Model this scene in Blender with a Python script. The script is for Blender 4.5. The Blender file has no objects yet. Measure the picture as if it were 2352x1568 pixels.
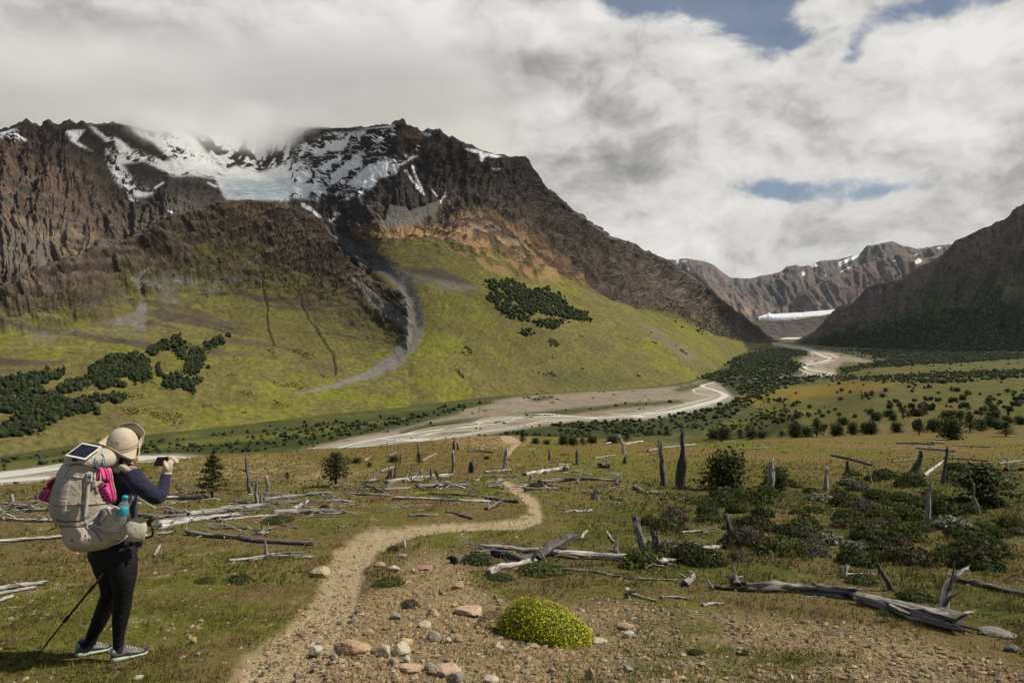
import bpy, bmesh, math, random
import numpy as np
from mathutils import Vector, Matrix
R = math.radians
# ---------------------------------------------------------------- camera, world, sun, exposure
S = bpy.context.scene
COL = S.collection
F, CX, HY, CAMZ = 1560.0, 1176.0, 755.0, 120.0      # focal length, optical axis (units of a 2352 px wide frame), eye height above the river
cd = bpy.data.cameras.new('camera'); cam = bpy.data.objects.new('camera', cd); COL.objects.link(cam)
cam.location = (0, 0, CAMZ); cam.rotation_euler = (R(90), 0, 0)
cd.sensor_width = 36; cd.lens = F / 2352 * 36; cd.shift_y = (HY - 784) / 2352
cd.clip_start = 0.1; cd.clip_end = 60000
S.camera = cam
S.view_settings.view_transform = 'Standard'; S.view_settings.look = 'None'
S.view_settings.exposure = 0.0; S.view_settings.gamma = 1.0
S.render.engine = 'CYCLES'
S.cycles.use_denoising = True
S.cycles.max_bounces = 10; S.cycles.diffuse_bounces = 2; S.cycles.glossy_bounces = 2
S.cycles.transparent_max_bounces = 12; S.cycles.volume_bounces = 8
SUN_EL, SUN_AZ = 50.0, 4.0     # elevation; degrees in front of the camera's right hand
sd = Vector((math.cos(R(SUN_EL)) * math.cos(R(SUN_AZ)), math.cos(R(SUN_EL)) * math.sin(R(SUN_AZ)), math.sin(R(SUN_EL))))
sl = bpy.data.lights.new('sun', 'SUN'); sl.energy = 5.0; sl.angle = R(0.53); sl.color = (1.0, 0.93, 0.80)
so = bpy.data.objects.new('sun', sl); COL.objects.link(so)
so.rotation_euler = (-sd).to_track_quat('-Z', 'Y').to_euler(); so.location = (60, 10, 220)

def pdir(px, py):
    return Vector(((px - CX) / F, 1.0, (HY - py) / F)).normalized()

W = bpy.data.worlds.new('World'); S.world = W; W.use_nodes = True
nt = W.node_tree; nt.nodes.clear()
def wn(t, **k):
    n = nt.nodes.new(t)
    for a, b in k.items(): setattr(n, a, b)
    return n
def wl(a, b): nt.links.new(a, b)
def wmath(op, a, b=None, c=None, clamp=False):
    n = wn('ShaderNodeMath', operation=op, use_clamp=clamp)
    for i, v in enumerate((a, b, c)):
        if v is None: continue
        if isinstance(v, (int, float)): n.inputs[i].default_value = v
        else: wl(v, n.inputs[i])
    return n.outputs[0]
tc = wn('ShaderNodeTexCoord')
DIR = tc.outputs['Generated']
sky = wn('ShaderNodeTexSky', sky_type='NISHITA', sun_disc=False, sun_elevation=R(SUN_EL), sun_rotation=R(90 - SUN_AZ), altitude=900, air_density=1.0, dust_density=0.6, ozone_density=1.3)
bg_sky = wn('ShaderNodeBackground'); bg_sky.inputs[1].default_value = 0.065
wl(sky.outputs[0], bg_sky.inputs[0])
# clouds live on a flat deck: direction divided by height gives them their perspective
sep = wn('ShaderNodeSeparateXYZ'); wl(DIR, sep.inputs[0])
zz = wmath('MAXIMUM', wmath('ADD', sep.outputs[2], 0.16), 0.03)
cmb = wn('ShaderNodeCombineXYZ')
wl(wmath('DIVIDE', sep.outputs[0], zz), cmb.inputs[0]); wl(wmath('DIVIDE', sep.outputs[1], zz), cmb.inputs[1]); wl(wmath('MULTIPLY', sep.outputs[2], 2.2), cmb.inputs[2])
DECK = cmb.outputs[0]
def wnoise(vec, scale, detail, rough, dist=0.0, off=(0, 0, 0), sc=(1, 1, 1)):
    m = wn('ShaderNodeMapping'); wl(vec, m.inputs[0]); m.inputs['Location'].default_value = off; m.inputs['Scale'].default_value = sc
    n = wn('ShaderNodeTexNoise'); wl(m.outputs[0], n.inputs['Vector'])
    n.inputs['Scale'].default_value = scale; n.inputs['Detail'].default_value = detail; n.inputs['Roughness'].default_value = rough; n.inputs['Distortion'].default_value = dist
    return n.outputs[0]
def blob(px, py, rx, ry, amp, soft=1.0):
    """a soft patch of cloud or clearing round one direction of the sky, amp at its middle"""
    c = pdir(px, py)
    m = wn('ShaderNodeMapping', vector_type='POINT'); wl(DIR, m.inputs[0])
    sx, sz = F / rx, F / ry
    m.inputs['Scale'].default_value = (sx, sx * 0.6, sz); m.inputs['Location'].default_value = (-c.x * sx, -c.y * sx * 0.6, -c.z * sz)
    l = wn('ShaderNodeVectorMath', operation='LENGTH'); wl(m.outputs[0], l.inputs[0])
    mr = wn('ShaderNodeMapRange', interpolation_type='SMOOTHSTEP'); wl(l.outputs['Value'], mr.inputs[0])
    mr.inputs[1].default_value = 0.0; mr.inputs[2].default_value = 1.3; mr.inputs[3].default_value = amp; mr.inputs[4].default_value = 0.0
    return mr.outputs[0]
def wsum(lst):
    r = lst[0]
    for x in lst[1:]: r = wmath('ADD', r, x)
    return r
def wvec(op, a, b):
    n = wn('ShaderNodeVectorMath', operation=op); wl(a, n.inputs[0])
    if isinstance(b, tuple): n.inputs[1].default_value = b
    else: wl(b, n.inputs[1])
    return n.outputs[0]
wq = wn('ShaderNodeTexNoise'); wl(DIR, wq.inputs['Vector']); wq.inputs['Scale'].default_value = 5.0; wq.inputs['Detail'].default_value = 5
QV = wvec('ADD', wvec('MULTIPLY', DIR, (1, 1, 1.75)), wvec('MULTIPLY', wvec('SUBTRACT', wq.outputs[1], (.5, .5, .5)), (.15, .15, .15)))
N1 = wnoise(QV, 5.4, 13, 0.56, 0.0, (1.3, 0.2, 4.1))
N2 = wnoise(wvec('ADD', QV, (.024, .0, .034)), 5.4, 10, 0.56, 0.0, (1.3, 0.2, 4.1))      # the same cloud, a step towards the sun
N3 = wnoise(QV, 17.0, 9, 0.60, 0.0, (7.3, 2.2, 0.4))
# coverage: closed over the range ahead, broken up overhead and behind, where the sun comes through
front = wn('ShaderNodeMapRange', interpolation_type='SMOOTHSTEP'); wl(sep.outputs[1], front.inputs[0])
front.inputs[1].default_value = 0.1; front.inputs[2].default_value = 0.85; front.inputs[3].default_value = -0.42; front.inputs[4].default_value = 0.24
cov = wsum([front.outputs[0], wmath('MULTIPLY', N1, 1.0), wmath('MULTIPLY', N3, 0.42),
            blob(1540, 0, 210, 110, -0.50), blob(1740, 50, 140, 120, -0.40), blob(1640, 60, 90, 120, 0.14), blob(2090, 26, 240, 40, -0.36), blob(1930, 150, 62, 34, -0.36), blob(1972, 116, 36, 44, -0.34), blob(1880, 40, 90, 40, 0.16),
            blob(1960, 434, 230, 52, -0.46), blob(1740, 428, 110, 46, -0.22), blob(10, 250, 90, 110, -0.10),
            blob(700, 250, 700, 320, 0.5), blob(1450, 330, 300, 220, 0.4), blob(2150, 250, 330, 150, 0.35), blob(1650, 570, 300, 90, 0.3), blob(2300, 520, 200, 90, .3)])
cr = wn('ShaderNodeMapRange', interpolation_type='SMOOTHSTEP'); wl(cov, cr.inputs[0])
cr.inputs[1].default_value = 0.58; cr.inputs[2].default_value = 0.80; cr.inputs[3].default_value = 0.16
# how bright the cloud is: lit flanks, thick grey bellies, thin white veils
bri = wsum([wmath('MULTIPLY', wmath('SUBTRACT', N1, N2), 2.0), wmath('MULTIPLY', wmath('SUBTRACT', N3, 0.5), 0.62), wmath('MULTIPLY', wmath('SUBTRACT', 0.5, N1), 0.55),
            blob(560, 290, 460, 120, -0.20), blob(330, 100, 230, 80, -0.12), blob(1230, 160, 120, 60, -0.24), blob(1510, 275, 190, 80, -0.16), blob(1330, 430, 240, 110, -0.14), blob(2340, 420, 170, 120, -0.22), blob(0, 240, 160, 170, -0.10),
            blob(1930, 545, 90, 50, -0.12), blob(1450, 390, 120, 50, -.1), blob(900, 230, 200, 60, -.08),
            blob(1000, 60, 500, 90, 0.20), blob(150, 40, 300, 60, 0.12), blob(2050, 250, 360, 150, 0.22), blob(1560, 180, 130, 90, 0.16), blob(1640, 570, 330, 110, 0.14), blob(2250, 90, 200, 70, 0.2)])
rmp = wn('ShaderNodeValToRGB'); wl(wmath('ADD', bri, 0.585), rmp.inputs[0])
e = rmp.color_ramp.elements
e[0].position = 0.10; e[0].color = (0.27, 0.265, 0.26, 1)
e[1].position = 0.95; e[1].color = (0.88, 0.865, 0.84, 1)
x = rmp.color_ramp.elements.new(0.38); x.color = (0.46, 0.45, 0.435, 1)
x = rmp.color_ramp.elements.new(0.62); x.color = (0.69, 0.675, 0.65, 1)
bg_c = wn('ShaderNodeBackground'); wl(rmp.outputs[0], bg_c.inputs[0]); bg_c.inputs[1].default_value = 0.95
mix = wn('ShaderNodeMixShader'); wl(cr.outputs[0], mix.inputs[0]); wl(bg_sky.outputs[0], mix.inputs[1]); wl(bg_c.outputs[0], mix.inputs[2])
out = wn('ShaderNodeOutputWorld'); wl(mix.outputs[0], out.inputs[0])
W.cycles.sampling_method = 'MANUAL'; W.cycles.sample_map_resolution = 512

# ---------------------------------------------------------------- helpers
rng = np.random.default_rng(11); random.seed(5)
def tag(o, label=None, cat=None, group=None, kind=None):
    if label: o['label'] = label
    if cat: o['category'] = cat
    if group: o['group'] = group
    if kind: o['kind'] = kind
    return o
def P(px, py, d):
    return np.array([d * (px - CX) / F, d, CAMZ - d * (py - HY) / F])
def proj(V):
    d = np.maximum(V[..., 1], 1e-3)
    return CX + F * V[..., 0] / d, HY + F * (CAMZ - V[..., 2]) / d
def _h(ix, iy, iz, seed):
    h = (ix.astype(np.uint32) * np.uint32(374761393) + iy.astype(np.uint32) * np.uint32(668265263) + iz.astype(np.uint32) * np.uint32(2147483647) + np.uint32(seed * 1442695 % 4294967295))
    h = (h ^ (h >> np.uint32(13))) * np.uint32(1274126177)
    h = (h ^ (h >> np.uint32(16))) * np.uint32(2246822519)
    return h ^ (h >> np.uint32(15))
def noise3(x, y, z, seed=0):
    x, y, z = np.broadcast_arrays(np.asarray(x, np.float32), np.asarray(y, np.float32), np.asarray(z, np.float32))
    fx, fy, fz = np.floor(x), np.floor(y), np.floor(z)
    ix, iy, iz = fx.astype(np.int32), fy.astype(np.int32), fz.astype(np.int32)
    x, y, z = x - fx, y - fy, z - fz
    u, v, w = (t * t * t * (t * (t * 6 - 15) + 10) for t in (x, y, z))
    r = []
    with np.errstate(over='ignore'):
        for k in (0, 1):
            for j in (0, 1):
                for i in (0, 1):
                    h = _h(ix + i, iy + j, iz + k, seed)
                    gx = (h & np.uint32(255)).astype(np.float32) / 127.5 - 1
                    gy = ((h >> np.uint32(8)) & np.uint32(255)).astype(np.float32) / 127.5 - 1
                    gz = ((h >> np.uint32(16)) & np.uint32(255)).astype(np.float32) / 127.5 - 1
                    r.append(gx * (x - i) + gy * (y - j) + gz * (z - k))
    a = r[0] + u * (r[1] - r[0]); b = r[2] + u * (r[3] - r[2]); c = r[4] + u * (r[5] - r[4]); d = r[6] + u * (r[7] - r[6])
    a = a + v * (b - a); c = c + v * (d - c)
    return a + w * (c - a)
def fbm(x, y, z=0.0, o=5, lac=2.05, gain=0.5, seed=0):
    s, a = 0, 1.0; n = 0
    for k in range(o):
        s = s + a * noise3(np.asarray(x) + 17.3 * k, np.asarray(y) - 9.1 * k, z, seed + k); n += a
        x = np.asarray(x) * lac; y = np.asarray(y) * lac; z = np.asarray(z) * lac; a *= gain
    return s / n
def ridged(x, y, z=0.0, o=6, lac=2.1, gain=0.55, seed=0):
    s, a, pr, n = 0, 1.0, 1.0, 0
    for k in range(o):
        v = 1 - np.abs(noise3(np.asarray(x) + 11.7 * k, np.asarray(y) + 5.3 * k, z, seed + k)) * 1.6
        v = v * v * pr; pr = np.clip(v * 1.6, 0, 1)
        s = s + a * v; n += a
        x = np.asarray(x) * lac; y = np.asarray(y) * lac; z = np.asarray(z) * lac; a *= gain
    return s / n
def sstep(a, b, x):
    t = np.clip((x - a) / (b - a), 0, 1); return t * t * (3 - 2 * t)
def mixc(c, col, m):
    m = np.clip(m, 0, 1)[..., None]
    return c * (1 - m) + np.asarray(col, np.float32) * m
def seg_dist(px, py, pts):
    """distance to a polyline and the running parameter along it"""
    best = np.full(np.shape(px), 1e9, np.float32); par = np.zeros(np.shape(px), np.float32)
    for k in range(len(pts) - 1):
        (ax, ay), (bx, by) = pts[k][:2], pts[k + 1][:2]
        dx, dy = bx - ax, by - ay; L = dx * dx + dy * dy + 1e-9
        t = np.clip(((px - ax) * dx + (py - ay) * dy) / L, 0, 1)
        q = np.hypot(px - ax - t * dx, py - ay - t * dy)
        m = q < best; best = np.where(m, q, best); par = np.where(m, k + t, par)
    return best, par
def poly_sd(px, py, pts):
    """signed distance to a closed outline, positive inside"""
    d, _ = seg_dist(px, py, list(pts) + [pts[0]])
    ins = np.zeros(np.shape(px), bool)
    n = len(pts)
    for k in range(n):
        (ax, ay), (bx, by) = pts[k], pts[(k + 1) % n]
        c = (ay > py) != (by > py)
        ins ^= c & (px < (bx - ax) * (py - ay) / (by - ay + 1e-9) + ax)
    return np.where(ins, d, -d)
def area(px, py, pts, feather=6.0):
    return sstep(-feather, feather, poly_sd(px, py, pts))
def np_mesh(name, V, faces, smooth=True, col=None, mat=None, uv=None, cname='col'):
    """V (n,3), faces (m,k) int array or list of such arrays"""
    if not isinstance(faces, (list, tuple)): faces = [faces]
    me = bpy.data.meshes.new(name)
    V = np.asarray(V, np.float32)
    me.vertices.add(len(V)); me.vertices.foreach_set('co', V.ravel())
    nl = sum(f.size for f in faces); nf = sum(len(f) for f in faces)
    me.loops.add(nl); me.polygons.add(nf)
    li = np.concatenate([np.asarray(f, np.int32).ravel() for f in faces])
    tot = np.concatenate([np.full(len(f), f.shape[1], np.int32) for f in faces])
    st = np.concatenate([[0], np.cumsum(tot)[:-1]]).astype(np.int32)
    me.loops.foreach_set('vertex_index', li)
    me.polygons.foreach_set('loop_start', st); me.polygons.foreach_set('loop_total', tot)
    me.polygons.foreach_set('use_smooth', np.full(nf, smooth, bool))
    if col is not None:
        a = me.color_attributes.new(cname, 'FLOAT_COLOR', 'POINT')
        c = np.ones((len(V), 4), np.float32); c[:, :col.shape[1]] = col
        a.data.foreach_set('color', c.ravel())
    if uv is not None:
        l = me.uv_layers.new(name='uv'); l.data.foreach_set('uv', np.asarray(uv, np.float32)[li].ravel())
    me.update(calc_edges=True); me.validate(verbose=False)
    if mat: me.materials.append(mat)
    return me
def add(name, me, parent=None, loc=None):
    o = bpy.data.objects.new(name, me); COL.objects.link(o)
    if parent: o.parent = parent
    if loc is not None: o.location = loc
    return o
def grid_faces(nr, nc):
    i = np.arange(nr * nc).reshape(nr, nc)
    return np.stack([i[:-1, :-1], i[:-1, 1:], i[1:, 1:], i[1:, :-1]], -1).reshape(-1, 4)
def grid_normals(V):
    gu = np.gradient(V, axis=1); gv = np.gradient(V, axis=0)
    n = np.cross(gu, gv); n /= np.linalg.norm(n, axis=-1, keepdims=True) + 1e-9
    return n
# node material helper -----------------------------------------------------------------
def material(name, rough=0.9, spec=0.2, color=(0.5, 0.5, 0.5), attr=None, var=None, bump=None, metallic=0.0, trans=None, coord='Object', sheen=0.0):
    """var = (scale, amount, detail) brightness mottling; bump = list of (scale, distance, detail, (sx,sy,sz))"""
    m = bpy.data.materials.new(name); m.use_nodes = True
    t = m.node_tree; b = t.nodes['Principled BSDF']
    b.inputs['Roughness'].default_value = rough; b.inputs['Specular IOR Level'].default_value = spec; b.inputs['Metallic'].default_value = metallic
    if sheen: b.inputs['Sheen Weight'].default_value = sheen
    tcn = t.nodes.new('ShaderNodeTexCoord'); cs = tcn.outputs[coord]
    if attr:
        a = t.nodes.new('ShaderNodeVertexColor'); a.layer_name = attr; c = a.outputs[0]
    else:
        rgb = t.nodes.new('ShaderNodeRGB'); rgb.outputs[0].default_value = (*color, 1); c = rgb.outputs[0]
    if var:
        for (sc, amt, det) in (var if isinstance(var, list) else [var]):
            n = t.nodes.new('ShaderNodeTexNoise'); t.links.new(cs, n.inputs['Vector']); n.inputs['Scale'].default_value = sc; n.inputs['Detail'].default_value = det; n.inputs['Roughness'].default_value = 0.65
            mr = t.nodes.new('ShaderNodeMapRange'); t.links.new(n.outputs[0], mr.inputs[0]); mr.inputs[1].default_value = 0.25; mr.inputs[2].default_value = 0.75; mr.inputs[3].default_value = 1 - amt; mr.inputs[4].default_value = 1 + amt
            mx = t.nodes.new('ShaderNodeVectorMath'); mx.operation = 'SCALE'; t.links.new(c, mx.inputs[0]); t.links.new(mr.outputs[0], mx.inputs['Scale']); c = mx.outputs[0]
    t.links.new(c, b.inputs['Base Color'])
    prev = None
    for bb in (bump or []):
        sc, dist, det = bb[:3]; s3 = bb[3] if len(bb) > 3 else (1, 1, 1)
        mp = t.nodes.new('ShaderNodeMapping'); t.links.new(tcn.outputs[bb[4]] if len(bb) > 4 else cs, mp.inputs[0]); mp.inputs['Scale'].default_value = s3
        n = t.nodes.new('ShaderNodeTexNoise'); t.links.new(mp.outputs[0], n.inputs['Vector']); n.inputs['Scale'].default_value = sc; n.inputs['Detail'].default_value = det; n.inputs['Roughness'].default_value = 0.6
        bn = t.nodes.new('ShaderNodeBump'); bn.inputs['Strength'].default_value = 1.0; bn.inputs['Distance'].default_value = dist
        t.links.new(n.outputs[0], bn.inputs['Height'])
        if prev: t.links.new(prev, bn.inputs['Normal'])
        prev = bn.outputs[0]
    if prev: t.links.new(prev, b.inputs['Normal'])
    if trans:
        tr = t.nodes.new('ShaderNodeBsdfTranslucent'); t.links.new(c, tr.inputs[0]); ms = t.nodes.new('ShaderNodeMixShader'); ms.inputs[0].default_value = trans
        o = t.nodes['Material Output']; t.links.new(b.outputs[0], ms.inputs[1]); t.links.new(tr.outputs[0], ms.inputs[2]); t.links.new(ms.outputs[0], o.inputs[0])
    return m
# ---------------------------------------------------------------- lofted terrain sheets
def interp_cols(ctrl, pxs, smooth=0):
    a = np.array(sorted(ctrl), np.float64)
    out = [np.interp(pxs, a[:, 0], a[:, j]) for j in range(1, a.shape[1])]
    if smooth:
        k = np.exp(-0.5 * (np.arange(-3 * smooth, 3 * smooth + 1) / smooth) ** 2); k /= k.sum()
        out = [np.convolve(np.pad(o, 3 * smooth, mode='edge'), k, 'valid') for o in out]
    return out
def loft(pxs, rows, counts):
    """rows: list of (depth, z) arrays over the columns; monotone cubic between rows"""
    D = np.array([r[0] for r in rows]); Z = np.array([r[1] for r in rows])
    def slopes(Y):
        dl = np.diff(Y, axis=0); m = np.zeros_like(Y)
        a, b = dl[:-1], dl[1:]
        m[1:-1] = np.where(a * b > 0, 2 * a * b / (a + b + np.where(a + b == 0, 1e-9, 0)), 0)
        m[0], m[-1] = dl[0], dl[-1]
        return m
    mD, mZ = slopes(D), slopes(Z)
    dd, zz_, kk = [], [], []
    for s, n in enumerate(counts):
        last = s == len(counts) - 1
        for t in np.linspace(0, 1, n + (1 if last else 0), endpoint=last):
            h00, h10, h01, h11 = 2*t**3-3*t**2+1, t**3-2*t**2+t, -2*t**3+3*t**2, t**3-t**2
            dd.append(h00*D[s]+h10*mD[s]+h01*D[s+1]+h11*mD[s+1]); zz_.append(h00*Z[s]+h10*mZ[s]+h01*Z[s+1]+h11*mZ[s+1]); kk.append(s + t)
    dd, zz_ = np.array(dd), np.array(zz_)
    X = dd * ((pxs - CX) / F)[None, :]
    return np.stack([X, dd, zz_], -1), np.array(kk)
def zof(py, d): return CAMZ - d * (py - HY) / F
def c3(pts): return [(.3516 * x, 229.7 + .3516 * y) for x, y in pts]
def c4(pts): return [(643.1 + .3516 * x, 229.7 + .3516 * y) for x, y in pts]
def c5(pts): return [(1470 + .375 * x, 441 + .375 * y) for x, y in pts]

M_rock = material('mountain rock and turf', 0.95, 0.1, attr='col', var=[(0.02, 0.18, 6), (0.11, 0.22, 3)], bump=[(0.05, 7.0, 8)])
M_snow = material('glacier ice', 0.6, 0.3, attr='col', var=(0.02, 0.05, 4), bump=[(0.03, 6.0, 6)])

# ---- the massif with its snowy cirque; right of the gully its slope runs down to the river as grass
CREST = [(-300, 335), (-100, 318), (0, 300), (20, 297), (45, 285), (60, 270), (66, 274), (75, 284), (90, 289), (101, 291), (106, 278), (110, 273), (116, 275), (122, 284), (133, 291), (146, 286), (157, 279), (168, 279), (180, 286), (189, 277), (196, 283), (205, 287), (230, 286), (255, 282), (285, 284), (310, 292), (340, 296), (420, 296), (470, 290), (560, 280), (640, 285), (690, 290), (760, 294), (840, 292), (885, 288), (903, 286), (909, 279), (918, 277), (929, 275), (934, 286), (945, 289), (962, 295), (985, 299), (1000, 297), (1012, 297), (1024, 306), (1032, 314), (1041, 313), (1048, 317), (1068, 329), (1090, 338), (1110, 346), (1130, 353), (1150, 356), (1175, 360), (1198, 358), (1208, 359), (1216, 369), (1226, 385), (1236, 399), (1246, 416), (1257, 432), (1275, 441), (1282, 449), (1297, 464), (1318, 482), (1345, 500), (1360, 514), (1385, 529), (1397, 540), (1430, 549), (1450, 556), (1470, 563), (1488, 575), (1500, 580), (1520, 590), (1542, 601), (1556, 613), (1575, 624), (1598, 640), (1622, 656), (1645, 676), (1668, 694), (1700, 717), (1722, 735), (1740, 748), (1765, 770), (1790, 783), (1830, 786)]
CRESTD = [(-300, 2500), (0, 2450), (100, 2450), (200, 2550), (300, 3000), (400, 3400), (520, 3700), (600, 3800), (660, 3600), (720, 3100), (800, 2750), (870, 2600), (1000, 2600), (1200, 2650), (1300, 2800), (1400, 3000), (1500, 3300), (1580, 3800), (1640, 4400), (1690, 4900), (1730, 5500), (1770, 6000), (1830, 6500)]
MID = [(-300, 900, 1100, 640, 1600, 520, 1900, 400, 2200), (0, 800, 1200, 600, 1550, 500, 1800, 390, 2100), (100, 790, 1200, 600, 1600, 480, 1850, 380, 2150), (200, 780, 1250, 590, 1650, 480, 1950, 360, 2300), (300, 760, 1350, 550, 1800, 460, 2150, 370, 2600),
       (400, 740, 1450, 500, 1950, 440, 2300, 380, 2900), (520, 720, 1600, 480, 2150, 420, 2700, 372, 3250), (600, 700, 1700, 470, 2250, 420, 2850, 378, 3400), (660, 690, 1750, 480, 2200, 430, 2650, 372, 3150), (720, 680, 1800, 510, 2150, 450, 2400, 380, 2700),
       (800, 720, 1650, 540, 2050, 460, 2250, 370, 2480), (870, 932, 1065, 555, 1750, 470, 2050, 380, 2300), (925, 930, 1075, 560, 1720, 480, 2020, 390, 2300), (1000, 925, 1101, 562, 1700, 490, 2000, 410, 2280), (1100, 912, 1192, 582, 1750, 500, 2050, 430, 2300),
       (1200, 905, 1248, 617, 1850, 530, 2150, 440, 2400), (1300, 899, 1300, 652, 1950, 600, 2200, 530, 2500), (1400, 894, 1347, 685, 2050, 640, 2350, 590, 2700), (1500, 888, 1407, 718, 2200, 680, 2500, 630, 2900), (1580, 878, 1522, 745, 2350, 710, 2800, 670, 3300),
       (1640, 858, 1817, 770, 2700, 745, 3200, 710, 3900), (1690, 829, 2530, 785, 3300, 765, 3900, 740, 4500), (1730, 800, 4160, 790, 4500, 775, 4900, 760, 5200), (1770, 790, 5349, 787, 5400, 782, 5600, 776, 5800), (1830, 787, 5850, 786.8, 5900, 786.6, 6100, 786.3, 6300)]
GULLY = [(765, 535), (800, 566), (830, 590), (890, 622), (925, 648), (945, 690), (955, 740), (945, 785), (905, 828), (850, 860), (770, 886), (680, 906)]
GULLY2 = [(810, 640), (835, 665), (865, 692), (905, 722), (950, 760)]
def gw(par):                               # half width of the gully in px along its run
    return np.interp(par, [0, 2, 4, 6, 8, 9, 11], [8, 12, 17, 20, 17, 10, 2])
def strata(V, seed, tilt, th):
    w = V[..., 2] + tilt * V[..., 0] + 30 * fbm(V[..., 0] / 260, V[..., 1] / 260, V[..., 2] / 260, 3, seed=seed)
    return noise3(w / th, V[..., 0] / 300, V[..., 1] / 300, seed) + 0.6 * noise3(w / (th * 0.41), V[..., 0] / 160, V[..., 1] / 160, seed + 3)
def turf_col(V, px, py, seed):
    n1 = fbm(V[..., 0] / 190, V[..., 1] / 190, V[..., 2] / 190, 5, seed=seed); n2 = fbm(V[..., 0] / 40, V[..., 1] / 40, V[..., 2] / 40, 4, gain=.65, seed=seed + 9); n3 = noise3(V[..., 0] / 7, V[..., 1] / 7, V[..., 2] / 7, seed + 2)
    c = np.empty(V.shape, np.float32); c[:] = (0.130, 0.114, 0.037)
    c = mixc(c, (0.146, 0.148, 0.022), sstep(-.02, .35, n1 + n2 * .9 + n3 * .15))
    c = mixc(c, (0.105, 0.085, 0.042), sstep(0.1, .45, -n1 + n2 * .6))
    c = mixc(c, (0.045, 0.058, 0.014), sstep(.22, .42, n2 + .3 * n1 + n3 * .12 - .04))
    n4 = noise3(V[..., 0] / 3.5, V[..., 1] / 3.5, V[..., 2] / 3.5, seed + 5)
    c = mixc(c, (0.055, 0.062, 0.016), sstep(.22, .4, n4 + .25 * n2) * .6)
    return c * np.clip(1 + 0.55 * n3 + .3 * n2 + .3 * n4, .35, 2)[..., None]
SCREE = (0.150, 0.138, 0.122)
def crag(V, px, dist, seed, L=1.0, slant=0.0, wb=70):
    """buttresses and gullies that run down the fall line, from big ribs to rubble"""
    s = px * dist / F; t = V[..., 2]
    s = s + slant * t + L * (110 * fbm(s / (420 * L), t / (330 * L), 1.5, 3, seed=seed) + 22 * fbm(s / (80 * L), t / (60 * L), 2.5, 3, seed=seed + 4))
    b = ridged(s / (300 * L), t / (1100 * L), .5, 3, seed=seed + 10) - .5
    m = ridged(s / (95 * L), t / (330 * L), .5, 4, gain=.6, seed=seed + 20) - .5
    f = ridged(s / (30 * L), t / (70 * L), .5, 3, gain=.65, seed=seed + 30) - .5
    i = fbm(V[..., 0] / (24 * L), V[..., 1] / (24 * L), t / (16 * L), 4, gain=.65, seed=seed + 40)
    return L * (wb * b + 38 * m + 20 * f + 17 * i)
def keep_below(V, pxs, K, kc, crest, margin=14.0):
    """no bulge of the face may overtop its own skyline"""
    px, py = proj(V)
    lim = np.interp(px, [c[0] for c in crest], [c[1] for c in crest]) + margin * np.clip(kc - K, 0, 1)
    bad = (py < lim) & (K < kc - 1e-3)
    V[..., 2] = np.where(bad, CAMZ - V[..., 1] * (lim - HY) / F, V[..., 2])
    return V
def cover(mask, field, frac, soft=.03):
    """patches that fill a share of the masked ground where the field is lowest"""
    sel = field[mask > .5]
    th = np.quantile(sel, frac) if sel.size else 0
    return mask * sstep(th + soft, th - soft, field)

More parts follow.
